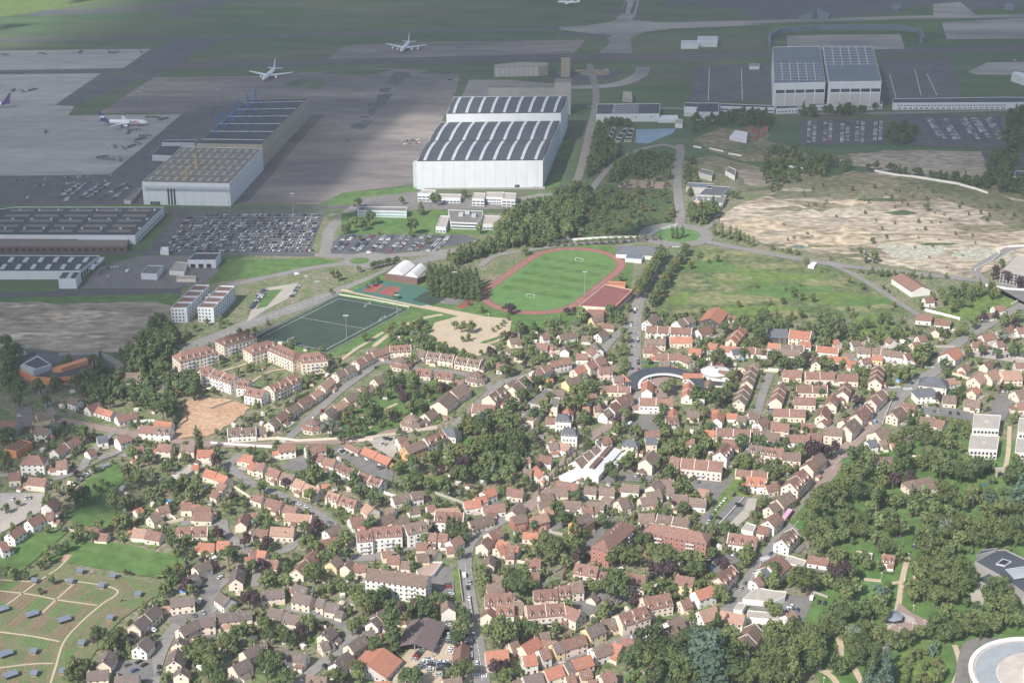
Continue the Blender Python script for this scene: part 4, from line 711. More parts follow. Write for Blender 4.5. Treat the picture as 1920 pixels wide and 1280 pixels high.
# infill cottages where the built-up fabric is tight
IR = random.Random(31); k_ = 0
for t_ in range(6000):
    if k_ >= 34: break
    px_ = IR.choice(((960,1180,640,800),(960,1400,890,1010),(1210,1700,640,840),(960,1300,1150,1290),(880,1000,960,1160),(1740,1920,620,800))); px_ = (IR.uniform(px_[0], px_[1]), IR.uniform(px_[2], px_[3])); c = G(*px_)
    if any(occ(c.x+a, c.y+d_) for a in range(-9, 10, 3) for d_ in range(-8, 9, 4)): continue
    nb = min(HOUSES, key=lambda q: (q[0][0]-c.x)**2+(q[0][1]-c.y)**2); a = nb[1]+IR.choice((0, 0, math.pi/2)); l = IR.uniform(3.5, 5.5); H_ = 6.8
    p_, q_ = PX((c.x-math.cos(a)*l, c.y-math.sin(a)*l, H_)), PX((c.x+math.cos(a)*l, c.y+math.sin(a)*l, H_)); k_ += 1
    if p_[0] > q_[0]: p_, q_ = q_, p_
    house(f"{p_[0]*4:.0f} {p_[1]*4:.0f} {q_[0]*4:.0f} {q_[1]*4:.0f} 8 3.9 {IR.choice('bbrrro')}{IR.choice('ccw')}", (0, 0))
print('infill', k_)
# ---------------------------------------------------------------- large buildings given by their roof outline at height H
M_HWHITE = mat('white_cladding', (.60,.615,.64), (.55,.57,.60), .05, stretch=(3,3)); M_HBAND = mat('pale_blue_cladding', (.44,.47,.51), (.40,.43,.47), .05)
M_HROOF = mat('dark_roof_membrane', (.05,.06,.08), (.07,.078,.095), .05, fine=.1); M_BLUEROOF = mat('blue_grey_roof', (.12,.15,.20), (.145,.175,.22), .04, fine=.06)
M_RIB = mat('roof_light_strip', (.40,.43,.47), (.50,.52,.55), .1, rough=.4, spec=.5); M_BEIGE = mat('beige_cladding', (.37,.33,.25), (.31,.29,.235), .3, stretch=(4,4)); M_BLUE = mat('blue_steel', (.05,.17,.42)); M_YEL2 = mat('yellow_steel', (.65,.38,.06))
M_CONC = mat('raw_concrete', (.33,.32,.31), (.28,.27,.265), .1, fine=.06); M_ORW = mat('orange_render', (.62,.27,.13), (.56,.25,.13), .2); M_TEAL = mat('green_band', (.22,.36,.36)); M_BRICK2 = mat('dark_brick', (.17,.10,.085), (.14,.085,.075), .5)
M_TROOF = mat('patterned_roof_beige', (.20,.19,.17), (.17,.165,.15), .2, fine=.1); M_REDROOF = mat('red_sheet_roof', (.25,.095,.085), (.20,.085,.08), .12, fine=.12)
M_RUST = mat('rusty_ribbed_roof', (.24,.10,.085), (.36,.28,.25), .12, stretch=(.3,2.2,.9), fine=.2); M_WMEM = mat('white_membrane', (.68,.68,.68), (.62,.62,.62), .2, rough=.5)
def wpoly(s, H): return [tuple(G(x, y, H)[:2]) for x, y in pts(s)]
OUTL = {}
def bldg(name, s, H, wm, rm, label, cat='building', parapet=.6, group=None, part='wall'):
    "flat-roofed building: walls, parapet and sunken roof deck; origin at the mean of the outline"
    P = wpoly(s, H); c = (sum(p[0] for p in P)/len(P), sum(p[1] for p in P)/len(P)); root = empty(name, (c[0], c[1], 0))
    P = [(p[0]-c[0], p[1]-c[1]) for p in P]
    a = sum(P[i-1][0]*P[i][1]-P[i][0]*P[i-1][1] for i in range(len(P)))
    if a < 0: P = P[::-1]
    n = len(P); I = []
    for i in range(n):
        p0, p1, p2 = Vector(P[i-1]), Vector(P[i]), Vector(P[(i+1)%n]); d1, d2 = (p1-p0).normalized(), (p2-p1).normalized()
        n1, n2 = Vector((-d1.y, d1.x)), Vector((-d2.y, d2.x)); m = n1+n2; k = .35/max(.3, 1+n1.dot(n2)); I.append(tuple(p1+m*k))
    b = MB(); b.add([(p[0],p[1],-.5) for p in P]+[(p[0],p[1],H) for p in P]+[(p[0],p[1],H) for p in I]+[(p[0],p[1],H-parapet) for p in I],
        [(i,(i+1)%n,n+(i+1)%n,n+i) for i in range(n)]+[(n+i,n+(i+1)%n,2*n+(i+1)%n,2*n+i) for i in range(n)]+[(2*n+i,2*n+(i+1)%n,3*n+(i+1)%n,3*n+i) for i in range(n)])
    b.build(part, wm, root)
    b = MB(); b.prism(I, H-parapet-.3, H-parapet, 0); OUTL[root.name] = [Vector((p[0]+c[0], p[1]+c[1], 0)) for p in P]; b.build('roof', rm, root)
    reg(root, '', cat, PX((c[0], c[1], H)), group, label); mark_poly([(p[0]+c[0], p[1]+c[1]) for p in P], 2)
    return root
def L2(root, x, y, H):
    p = G(x, y, H); return Vector((p.x-root.location.x, p.y-root.location.y, H))
def rootbox(root, name, m, s, z0, z1, parent=None):
    P = [(q.x, q.y) for q in (L2(root, x, y, z1) for x, y in pts(s))]; b = MB(); b.prism(P, z0, z1, 0); return b.build(name, m, parent or root)
def facade(root, a, c, z0, z1, n, m_, size, name='window', proud=.06, off=0, parent=None, each=True):
    "row of n panels on the wall from photo point a to c (both on the ground line), as parts"
    A, B = G(*a), G(*c)
    if root.name in OUTL:
        Q = OUTL[root.name]; mid = (A+B)/2; d0 = (B-A).normalized(); best = None
        for i in range(len(Q)):
            e0, e1 = Q[i-1], Q[i]; e = e1-e0; t = max(0, min(1, (mid-e0).dot(e)/max(e.length_squared, 1e-6))); dd = (e0+e*t-mid).length+40*(1-abs(e.normalized().dot(d0)))
            if best is None or dd < best[0]: best = (dd, e0, e)
        _, e0, e = best; pr = lambda v: e0+e*max(.004, min(.996, (v-e0).dot(e)/e.length_squared)); A, B = pr(A), pr(B)
    d = (B-A); Ln = d.length; u = d.normalized(); nr = Vector((u.y, -u.x, 0))
    if nr.dot(-A) < 0: nr = -nr
    A = A-root.location; A.z = 0; b = MB()
    for i in range(n):
        t = (i+.5)/n*Ln; w_ = size if size > 0 else Ln/n+size
        q = A+u*t; v = [q-u*w_/2, q+u*w_/2]; vs = []
        for z in (z0, z1):
            for e in v:
                vs.append((e.x-nr.x*.05, e.y-nr.y*.05, z)); vs.append((e.x+nr.x*proud, e.y+nr.y*proud, z))
        # order: v0 in,out, v1 in,out (z0) then z1
        b.add(vs, [(1,3,7,5),(4,5,7,6),(0,2,3,1),(0,1,5,4),(2,6,7,3),(0,4,6,2)])
        if each: b.build(name, m_, parent or root); b = MB()
    if b.f: b.build(name, m_, parent or root)
def ribs(root, q, H, n, w_, h_, m, name, along=0, t0=.02, t1=.98, off=.5, arch=0):
    "strips on a roof quad, running from edge q0q1 to edge q3q2"
    Q = [L2(root, x, y, H) for x, y in pts(q)]
    for i in range(n):
        s = (i+off)/n; b = MB(); a0 = Q[0].lerp(Q[1], s); a1 = Q[3].lerp(Q[2], s); K = 8 if arch else 1; pv = None
        for k in range(K):
            ta, tb = t0+(t1-t0)*k/K, t0+(t1-t0)*(k+1)/K
            p = a0.lerp(a1, ta); r = a0.lerp(a1, tb); p.z = H+arch*math.sin(math.pi*ta); r.z = H+arch*math.sin(math.pi*tb)
            b.beam(p+Vector((0,0,h_/2)), r+Vector((0,0,h_/2)), w_, h_)
        b.build(name, m, root)
def arched(root, q, H, rise, m, name='roof', seg=14):
    "curved roof over quad, arching between front edge q0q1 and back edge q3q2"
    Q = [L2(root, x, y, H) for x, y in pts(q)]; b = MB(); vs = []
    for k in range(seg+1):
        t = k/seg; z = H+rise*math.sin(math.pi*t)
        for a, d in ((Q[0], Q[3]), (Q[1], Q[2])): p = a.lerp(d, t); vs.append((p.x, p.y, z))
    b.add(vs, [(2*k, 2*k+1, 2*k+3, 2*k+2) for k in range(seg)])
    b.add(vs, [tuple(range(0, 2*seg+2, 2)), tuple(range(2*seg+1, 0, -2))]); return b.build(name, m, root)
# striped white hangar
h = bldg('hangar', '266,341 430,344 492,278 342,275', 24, M_HWHITE, M_TROOF, 'white hangar with vertical black stripes and beige patterned roof', 'hangar')
rootbox(h, 'fascia', M_HBAND, '265,349.5 430.5,352.5 431,352 266,349', 18.5, 20.4)
M_BGL = mat('beige_roof_light', (.38,.37,.31), (.33,.32,.28), .3)
for k in range(6): ribs(h, '269,340 427,343 490,279 344,276', 23.5, 10, 3.2, .45, M_BGL, 'roof_light', t0=(k+.2)/6, t1=(k+.72)/6)
ribs(h, '275,336 345,278 486,280 424,340', 23.5, 9, .5, .35, M_CONC, 'roof_beam')
facade(h, (317,382), (334,382), .5, 18, 3, M_DARK, 1.9, 'black_stripe'); facade(h, (284,382), (303,382), 0, 3.5, 4, M_GLASS, 2.2)
for x, y in ((347,313), (365,292)): rootbox(h, 'roof_mast', M_YEL2, f'{x},{y} {x+2},{y} {x+2},{y+1.4} {x},{y+1.4}', 23, 36)
facade(h, (273,382), (426,382), .5, 18, 9, M_HBAND, .3, 'panel_seam', proud=.05); facade(h, (434,375), (495,308), 2, 20, 12, M_HBAND, .5, 'panel_seam', proud=.06)
# blue trussed hangar
h = bldg('hangar', '368,269 491,271 577,184 463,187', 26, M_BEIGE, M_HROOF, 'beige-walled hangar with blue roof trusses behind the striped hangar', 'hangar', group=None)
ribs(h, '368,269 463,187 577,184 491,271', 26, 6, .9, .7, M_RIB, 'roof_beam'); facade(h, (497,303), (577,218), 17, 19, 14, M_RIB, 4.2, 'vent_panel')
for k in range(6):
    t = (k+.5)/6; x = 388+t*(478-388); y = 256+t*(191-256); b = MB(); p = L2(h, x+10, y, 26)
    for dx in (-1.2, 1.2): b.tube(p+Vector((dx,0,0)), p+Vector((dx*.2,0,19)), .6, n=5)
    for z in (5, 10, 15): b.beam(p+Vector((-1.1,0,z)), p+Vector((1.1,0,z)), .4, .4)
    r = L2(h, x+110, y+3, 26); b.tube(p+Vector((0,0,17)), p.lerp(r, .75)+Vector((0,0,.5)), .22, n=5); b.tube(p+Vector((0,0,17)), p.lerp(r, .45)+Vector((0,0,.5)), .18, n=5); b.build('roof_truss', M_BLUE, h)
bldg('hangar_annex', '285,290 300,273 340,273 325,292', 7, M_HBAND, M_HROOF, 'low dark-roofed annex left of the striped hangar', 'annex'); bldg('hangar_annex', '303,267 310,262 370,262 365,268', 9, M_HBAND, M_HROOF, 'pale low annex against the blue-trussed hangar', 'annex')
bldg('site_hut', '232,375 258,352 265,354 245,376', 4, WALLM['g'], ROOFM['f'], 'narrow grey shed beside the striped white hangar', 'shed')
# big white hangar (two halls)
h = bldg('hangar', '781,303 1018,301 1050,226 826,229', 30, M_HWHITE, M_HROOF, 'big white hangar with curved pale roof strips', 'hangar', parapet=.3)
arched(h, '783,302 1017,300 1033,264 804,266', 30, 2.2, M_HROOF); arched(h, '805,265 1034,263 1048,227 828,230', 30, 2.2, M_HROOF)
ribs(h, '783,302 1017,300 1033,264 804,266', 30.1, 9, 3.2, .5, M_RIB, 'roof_light', arch=2.3); ribs(h, '805,265 1034,263 1048,227 828,230', 30.1, 9, 3.2, .5, M_RIB, 'roof_light', arch=2.3)
facade(h, (781,352), (1018,352), 1.5, 29, 12, M_HBAND, .35, 'door_seam', proud=.08)
facade(h, (1026,353), (1052,262), 2, 28, 9, M_CONC, .4, 'panel_seam', proud=.07)
rootbox(h, 'plinth', M_CONC, '778,352.5 1022,352.5 1022,347 778,347', -.5, 1.4)
facade(h, (1026,353), (1052,262), 2, 26, 1, M_HBAND, -6, 'side_panel'); facade(h, (964,356), (976,356), 0, 4, 1, M_DARK, 5, 'doorway')
rootbox(h, 'hangar_tower', M_HBAND, '774,305 782,305 784,301 777,301', -.5, 27)
h = bldg('hangar', '837,214 1052,212 1065,180 851,182', 38, M_HWHITE, M_HROOF, 'taller rear white hangar with curved roof strips', 'hangar', parapet=.3)
arched(h, '839,213 1051,211 1063,181 852,183', 38, 2, M_HROOF); ribs(h, '839,213 1051,211 1063,181 852,183', 38.1, 9, 3.2, .5, M_RIB, 'roof_light', arch=2.1)
t = bldg('control_block', '1040,155 1071,155 1071,148 1041,148', 40, M_CONC, ROOFM['f'], 'tall grey concrete tower behind the rear white hangar', 'tower')
t = bldg('concrete_block', '915,165 1040,165 1041,158 917,158', 16, M_CONC, ROOFM['f'], 'long low grey concrete block behind the rear white hangar', 'building')
t = bldg('terminal_annex', '926,126 1010,124 1028,122 1028,118 975,116 927,121', 14, M_BEIGE, ROOFM['x'], 'beige airfield building with panelled front', 'building'); facade(t, (928,145), (1010,143), 1, 12.5, 9, WALLM['g'], -.8, 'wall_panel')
t = bldg('watch_tower', '1052,108 1069,108 1069,104.5 1052,104.5', 27, M_BEIGE, M_HROOF, 'square beige fire tower beside the taxiway', 'tower')
# twin grey hangar on the right
h = bldg('hangar', '1451,156 1548,154 1537,87 1449,88', 34, M_HWHITE, M_BLUEROOF, 'left half of the twin grey hangar, blue ribbed roof', 'hangar'); ribs(h, '1452,153 1545,152 1540,117 1450,118', 33.4, 6, .9, .8, M_RIB, 'roof_beam', off=.0); ribs(h, '1452,153 1450,118 1540,117 1545,152', 33.4, 7, .35, .4, M_HBAND, 'roof_beam')
facade(h, (1452,207), (1548,207), 21, 25, 5, M_GLASS, -1.5); facade(h, (1452,207), (1548,207), 1, 19.5, 5, WALLM['g'], -1.2, 'hangar_door')
h = bldg('hangar', '1554,153 1653,152 1636,87 1543,87', 35.5, M_HWHITE, M_BLUEROOF, 'right half of the twin grey hangar, blue ribbed roof', 'hangar'); ribs(h, '1548,124 1644,123 1636,88 1544,88', 35, 6, .9, .8, M_RIB, 'roof_beam', off=.0); ribs(h, '1548,124 1544,88 1636,88 1644,123', 35, 7, .35, .4, M_HBAND, 'roof_beam')
facade(h, (1555,207), (1653,207), 22, 26, 5, M_GLASS, -1.5); facade(h, (1555,207), (1653,207), 1, 20, 5, WALLM['g'], -1.2, 'hangar_door')
h = bldg('office_building', '1575,175 1614,174 1614,169 1575,169', 20, M_HWHITE, M_BRICK2, 'striped white office block in front of the twin hangar', 'office')
for f in range(6): facade(h, (1575,203), (1614,203), 1.5+f*3, 3+f*3, 2, M_GLASS, -1.2)
for s_, H, l in (('1515,197 1575,196 1575,192 1515,192', 7, 'low banded office left of the striped block'), ('1613,196 1655,195 1655,191 1613,191', 7, 'low banded office right of the striped block'), ('1455,204 1497,202 1497,198 1455,198', 7, 'short white office below the grey hangar'),
    ('1350,199 1452,202 1452,198 1350,194', 7, 'long white office left of the grey hangar'), ('1283,200 1308,201 1308,193 1283,192', 12, 'small white hall with a curved roof'), ('1305,210 1348,210 1347,193 1307,193', 11, 'white gabled workshop beside the small hall')):
    q = bldg('office_building', s_, H, M_HWHITE, M_HROOF, l, 'office'); P = pts(s_); facade(q, (P[0][0], P[0][1]+H*1.3), (P[1][0], P[1][1]+H*1.3), 2.2, 3.6, 6, M_GLASS, -2)
q = bldg('office_building', '1674,193 1888,192 1970,191 1970,183 1885,182 1674,185', 9, M_HWHITE, M_HROOF, 'very long white two-storey airport office', 'office'); facade(q, (1680,205), (1960,203), 4.6, 6, 36, M_GLASS, 2); facade(q, (1680,205), (1960,203), 1.2, 2.4, 20, M_GLASS, 4)
q = bldg('workshop', '1118,214 1236,213 1238,194 1120,195', 10, M_HWHITE, M_HROOF, 'dark-roofed white workshop with rows of roof lights', 'workshop'); ribs(q, '1145,213 1150,195 1200,194 1198,213', 9.4, 5, .8, .6, M_RIB, 'roof_light'); ribs(q, '1150,212 1152,196 1154,196 1152,212', 9.4, 4, 1.2, .6, M_RIB, 'roof_light'); facade(q, (1120,227), (1234,226), 5, 6.2, 4, M_GLASS, 2)
bldg('workshop', '1234,223 1272,223 1270,216 1234,216', 5, M_HWHITE, ROOFM['w'], 'low white annex beside the airport workshop', 'annex'); bldg('site_hut', '1266,232 1280,233 1280,224 1266,223', 5, M_HWHITE, ROOFM['x'], 'small white kiosk right of the workshop', 'hut')
bldg('water_tank', '1167,182 1186,184 1185,172 1168,171', 6, M_CONC, ROOFM['x'], 'pale square tank on the grass above the workshop', 'tank')
for s_, l in (('1152,262 1172,238 1180,240 1163,264', 'left'), ('1146,262 1155,238 1150,236 1140,258', 'narrow'), ('1184,262 1190,240 1184,238 1170,262', 'right')):
    q = bldg('settling_tank', s_, 3, M_CONC, M_DARK, f'{l} ribbed concrete settling tank by the pond', 'tank'); P = pts(s_); ribs(q, s_, 2.4, 3, .5, .9, M_RIB, 'tank_rib')
bldg('site_building', '1368,255 1400,262 1402,248 1378,244', 5, M_HWHITE, ROOFM['w'], 'white hut in the red container yard', 'hut')
for i, (x, y) in enumerate(((1402,240),(1412,246),(1422,250),(1408,258),(1430,240))):
    q = bldg('shipping_container', f'{x},{y} {x+10},{y+1} {x+12},{y-3} {x+2},{y-4}', 2.8, mat('red_container',(.30,.12,.10)), mat('red_container',(.3,.12,.10)), '', 'container', .2, 'red containers in the yard'); THINGS.pop(); THINGS.append((q, 'red shipping container', (x, y)))
bldg('airport_shed', '1897,137 1965,160 1970,146 1903,134', 11, M_HWHITE, ROOFM['w'], 'white-roofed hangar cut by the right edge', 'hangar'); bldg('white_trailer', '1277,83 1310,83 1310,76 1277,76', 7, M_HWHITE, M_RIB, 'white box building beside the taxiway', 'building'); bldg('white_trailer', '1308,76 1345,76 1347,68 1308,68', 10, M_HWHITE, M_RIB, 'taller white box building beside the taxiway', 'building')
bldg('electrical_hut', '1405,124 1424,124 1424,120 1405,120', 5, M_HWHITE, M_BLUEROOF, 'small hut on the dark apron', 'hut')
# jet blast deflector behind the right hangar
b = MB(); P = [G(x, y) for x, y in pts('1443,88 1442,74 1465,62 1530,57 1680,57 1722,62 1732,78 1726,82')]
for i in range(len(P)-1): b.beam(P[i]+Vector((0,0,4)), P[i+1]+Vector((0,0,4)), 3.5, 8)
o = b.build('blast_fence', mat('blue_grey_deflector', (.15,.20,.25), (.13,.17,.22), .1)); reg(o, '', 'blast fence', (1580,60), None, 'long blue-grey blast deflector behind the twin hangar')
for i, s_ in enumerate(('1498,30 1520,23 1524,27 1524,31', '1532,15 1556,26 1554,31 1533,29', '1672,8 1690,8 1688,16 1674,18', '1882,8 1898,6 1902,14 1884,14')):
    P = wpoly(s_, 5); b = MB(); b.prism(P, 0, 5); reg(b.build('blast_fence', _M['blue_grey_deflector']), 'small blue-grey deflector', 'blast fence', pts(s_)[0], 'small blast deflectors')
# left warehouses
h = bldg('warehouse', '-60,440 253,441 307,388 28,388 -60,400', 9, M_HWHITE, M_HROOF, 'long dark-roofed warehouse with beige roof lights', 'warehouse')
for j in range(5):
    t = (j+.5)/5; xl, xr, y = -60, 262+t*45-8, 437-t*48
    for k in range(6):
        a = 245+t*48-(k+1)*55+6; e = a+44; 
        if e > 0 and not (j == 4 and k > 4): rootbox(h, 'roof_light', M_TROOF, f'{a},{y+1.5} {e},{y+1.5} {e+2},{y-1.5} {a+2},{y-1.5}', 8.2, 9.3)
b = MB()
for k in range(24): p = L2(h, 10+(k%8)*36+(k//8)*14, 428-(k//8)*17, 9); b.box(p.x-1,p.x+1,p.y-1,p.y+1,8.3,9.9)
b.build('roof_vents', M_RIB, h)['kind'] = 'stuff'
facade(h, (257,459), (308,407), 2.5, 3.2, 1, M_DARK, -6, 'loading_band')
q = bldg('warehouse_annex', '-60,462 238,462 241,448 -60,448', 5, M_BRICK2, mat('grey_brown_roof', (.22,.19,.18)), 'long low brown annex along the dark-roofed warehouse', 'annex'); facade(q, (0,470), (236,470), .5, 3, 18, M_DARK, 3, 'loading_door')
h = bldg('warehouse', '-60,508 110,508 150,507 187,479 -60,478', 8, M_HWHITE, M_HROOF, 'low dark-roofed white warehouse at the left edge', 'warehouse')
for i in range(7):
    for j in range(2): x = 18+i*28-j*14; y = 486+j*13; rootbox(h, 'roof_light', M_RIB, f'{x-4},{y+4} {x+4},{y+4} {x+10},{y-4} {x+2},{y-4}', 7.2, 8.3)
facade(h, (150,528), (187,500), .4, 5, 6, M_DARK, 3.4, 'loading_door')
h = bldg('warehouse', '109,522 142,522 151,509 118,509', 9.5, M_HWHITE, M_HROOF, 'white corner block of the low left warehouse', 'building'); rootbox(h, 'roof_light', M_RIB, '124,520 132,520 138,511 131,511', 8.7, 9.9)
h = bldg('canteen', '352,487 404,487 414,474 366,474', 8, M_HWHITE, M_HROOF, 'small white canteen with a black roof', 'building'); facade(h, (356,500), (401,500), .3, 4, 3, M_DARK, -3, 'opening')
bldg('petrol_station', '264,512 294,513 306,498 277,497', 6, M_HWHITE, ROOFM['f'], 'grey-roofed service shed on the yard', 'building'); bldg('site_building', '317,508 345,509 352,492 330,490', 4, WALLM['w'], ROOFM['x'], 'pale annex beside the small canteen', 'building'); bldg('site_building', '331,523 367,523 367,517 331,517', 3, WALLM['c'], ROOFM['x'], 'long cream container in front of the canteen', 'building'); bldg('site_building', '300,470 316,471 316,463 302,463', 4, M_HWHITE, ROOFM['w'], 'white gatehouse at the staff car park corner', 'hut')
# twin office blocks
for k, (s_, l, a, c, d, e) in enumerate((('320,577 350,577 393,534 365,533', 'left white office block with four brown roof bays', (322,601),(350,601),(352,601),(394,556)), ('370,576 400,577 440,536 412,535', 'right white office block with four brown roof bays', (372,601),(400,601),(402,601),(441,560)))):
    h = bldg('office_building', s_, 13, M_HWHITE, M_HBAND, l, 'office', group='twin white office blocks'); P = [Vector(p) for p in pts(s_)]
    for i in range(4):
        A = [P[0].lerp(P[3], (i+.12)/4), P[1].lerp(P[2], (i+.12)/4), P[1].lerp(P[2], (i+.8)/4), P[0].lerp(P[3], (i+.8)/4)]
        rootbox(h, 'roof_bay', M_BRICK2, ' '.join(f'{p.lerp((A[0]+A[2])/2,.12).x},{p.lerp((A[0]+A[2])/2,.12).y}' for p in A), 12.0, 12.8)
    for f in range(4): facade(h, a, c, 1+f*3, 2.4+f*3, 4, M_GLASS, 1.2); facade(h, d, e, 1+f*3, 2.4+f*3, 9, M_GLASS, 1.6)
bldg('stair_link', '383,556 398,557 402,552 388,551', 9, M_HWHITE, ROOFM['f'], 'short link between the twin office blocks', 'building')
# offices below the big hangar
for s_, H, l, n in (('783,362 814,363 818,356 790,355', 9, 'white office with shallow roof left of the hangar forecourt', 4), ('822,370 863,371 865,364 823,363', 6, 'low white office wing on the hangar forecourt', 6), ('885,372 908,373 910,362 888,361', 8, 'pale square office on the hangar forecourt', 3), ('911,369 945,370 946,360 912,360', 8, 'wide pale office on the hangar forecourt', 7), ('941,373 966,374 968,362 944,361', 8, 'right pale office on the hangar forecourt', 3),
    ('670,394 762,396 764,388 676,387', 7, 'green-banded low office between the round trees', 1), ('845,416 895,418 905,405 905,395 840,393', 7, 'central flat pavilion with roof plant', 1), ('817,425 836,426 842,405 826,404', 6, 'left wing of the flat pavilion', 3), ('905,420 925,420 943,405 908,404', 6, 'right wing of the flat pavilion', 3),
    ('848,448 0,0 0,0 0,0', 0, '', 0)):
    if not H: continue
    q = bldg('office_building', s_, H, M_HWHITE, ROOFM['x'] if n != 1 else ROOFM['f'], l, 'office'); P = pts(s_); k = H*1.85
    for f in range(max(1, int(H/3.2))):
        facade(q, (P[0][0], P[0][1]+k), (P[1][0], P[1][1]+k), 1+f*3.1, 2.4+f*3.1, n, M_TEAL if 'green' in l else M_GLASS, -.9)
    if n == 1:
        for x, y in ((860,402),(872,398),(884,404)): 
            if 'central' in l: rootbox(q, 'roof_plant', M_RIB, f'{x},{y} {x+8},{y} {x+9},{y-4} {x+1},{y-4}', H-.7, H+1.5)
# twin-vault gym
h = bldg('sports_hall', '720,513 782,523 800,515 795,500 745,492', 6, M_BRICK2, ROOFM['f'], 'dark brick gym under two white vaults', 'sports hall', .4)
arched(h, '726,513 748,494 779,498 757,516', 6, 4.2, M_WMEM, 'vault'); arched(h, '759,517 780,500 799,504 783,521', 6, 4, M_WMEM, 'vault')
# track side buildings
h = bldg('gymnasium', '1085,573 1150,577 1186,543 1135,533', 7, WALLM['c'], M_REDROOF, 'dull red flat-roofed gym beside the running track', 'sports hall', .3); rootbox(h, 'roof_edge', M_TRACK, '1149,579 1151,579 1188,544 1186,543', 6, 7.6); facade(h, (1154,588), (1186,556), 2.5, 4.5, 9, M_DARK, 1.5)
h = bldg('gym_annex', '1137,534 1172,535 1173,528 1140,527', 5, M_ORW, ROOFM['o'], 'low orange-roofed annex behind the red gym', 'annex'); bldg('gym_annex', '1100,585 1133,588 1134,580 1104,578', 5, M_ORW, M_REDROOF, 'orange changing rooms in front of the red gym', 'annex')
house('860 560 1060 570 22 4 gw h', (960, 320)); bldg('clubhouse', '1172,484 1203,486 1209,475 1177,473', 4, M_HWHITE, M_BLUEROOF, 'small white clubhouse with slate-blue flat roof', 'clubhouse')
h = bldg('works_hall', '1287,350 1335,353 1338,344 1290,342', 7, WALLM['g'], M_BLUEROOF, 'blue-roofed works hall, rearmost part', 'works hall'); h = bldg('works_hall', '1310,365 1352,367 1370,350 1328,348', 7, WALLM['g'], ROOFM['g'], 'dark grey works hall with skylight dots', 'works hall')
h = bldg('works_hall', '1300,376 1355,381 1362,366 1302,364', 6, WALLM['g'], ROOFM['f'], 'grey works hall nearest the roundabout', 'works hall')
for i in range(9): x, y = 1304+(i%5)*11, 368+(i//5)*6; rootbox(h, 'roof_light', M_RIB, f'{x},{y} {x+5},{y} {x+5.5},{y-2} {x+.5},{y-2}', 5.3, 6.1)
bldg('works_annex', '1299,388 1320,388 1322,378 1300,378', 5, WALLM['g'], ROOFM['o'], 'orange-roofed annex of the grey works hall', 'annex'); bldg('bus_shelter', '1515,497 1526,499 1532,492 1522,491', 3, WALLM['w'], ROOFM['w'], 'white-roofed shelter on the meadow edge', 'shelter')
h = bldg('office_building', '1876,508 1960,525 1970,490 1905,478', 11, M_CONC, ROOFM['x'], 'grid-fronted glazed office block at the right edge', 'office')
for f in range(4): facade(h, (1878,525), (1955,543), .8+f*2.6, 2.8+f*2.6, 12, M_GLASS, -1)
h = bldg('college_wing', '1310,323 1335,330 1337,320 1315,316', 6, WALLM['g'], ROOFM['f'], 'ruined grey block on the weedy plot', 'building'); bldg('site_hut', '1360,320 1378,330 1380,318 1366,312', 5, WALLM['w'], ROOFM['f'], 'white-walled hut on the weedy plot', 'hut'); bldg('modern_house', '1901,330 1960,334 1960,322 1904,320', 6, M_HWHITE, M_HROOF, 'white flat building with black roof at the right edge', 'building')
# orange school at the left
h = bldg('school', '34,690 62,705 95,708 135,705 175,685 172,675 160,670 90,690 75,692 60,668', 6, M_ORW, M_HROOF, 'curved orange school with dark flat roofs', 'school'); facade(h, (92,712), (130,709), 1.5, 3, 5, M_DARK, 2); facade(h, (50,709), (78,713), 1.5, 3, 3, M_DARK, 2)
rootbox(h, 'school_hall', M_HBAND, '38,684 62,694 97,683 70,666', 5, 10); rootbox(h, 'roof', M_HROOF, '46,682 68,690 92,682 70,669', 9.9, 10.3); rootbox(h, 'upper_storey', M_ORW, '98,690 115,690 165,675 158,671', 5, 9)
h = bldg('clinic', '8,841 30,845 60,828 40,823', 6, M_ORW, ROOFM['r'], 'red-walled flat building in the shade', 'building'); bldg('long_shed', '322,890 345,892 375,873 352,871', 3, WALLM['g'], ROOFM['x'], 'long beige-roofed lean-to in the back gardens', 'shed')
bldg('garage_row', '780,1068 790,1088 813,1075 830,1052 808,1052', 3, WALLM['w'], mat('pink_roof', (.45,.33,.28)), 'flat pink-roofed garage row beside the long flats', 'garages')
# mansard villas
for s_, l in (('0', 'rear'), ('1', 'front')):
    k = int(s_); c = G(1057+k*11, 790+k*26, 6); root = empty('villa', (c.x, c.y, 0), -.12); b = MB(); b.box(-5.5,5.5,-5,5,-.5,7.5); b.box(-5.7,5.7,-5.2,5.2,7.3,7.6); b.build('wall', WALLM['w'], root)
    b = MB(); b.add([(-5.5,-5,7.6),(5.5,-5,7.6),(5.5,5,7.6),(-5.5,5,7.6),(-4.2,-3.7,10.4),(4.2,-3.7,10.4),(4.2,3.7,10.4),(-4.2,3.7,10.4),(-1.5,0,11.6),(1.5,0,11.6)], [(0,1,5,4),(1,2,6,5),(2,3,7,6),(3,0,4,7),(4,5,9,8),(6,7,8,9),(5,6,9),(7,4,8),(3,2,1,0)]); rf = b.build('roof', ROOFM['g'], root)
    for x in (-3, 0, 3): put('dormer', DORME['g'], rf, (x, -3.9, 8.9), 0, (.55,.5,.6))
    for x in (-3.6, -1.2, 1.2, 3.6):
        for z in (1.6, 4.6): put('window', WIN['a'], root, (x, -5, z), 0, (.8,1,1)); put('window', WIN['a'], root, (5.5, x*.8, z), math.pi/2, (.8,1,1))
    put('chimney', CHIME, rf, (3.5, 1, 11)); reg(root, '', 'villa', (1057+k*11, 790), 'slate mansard villas', f'{l} white villa with slate mansard roof and dormers'); mark_poly([(c.x+a, c.y+d) for a, d in ((-6,-6),(6,-6),(6,6),(-6,6))])
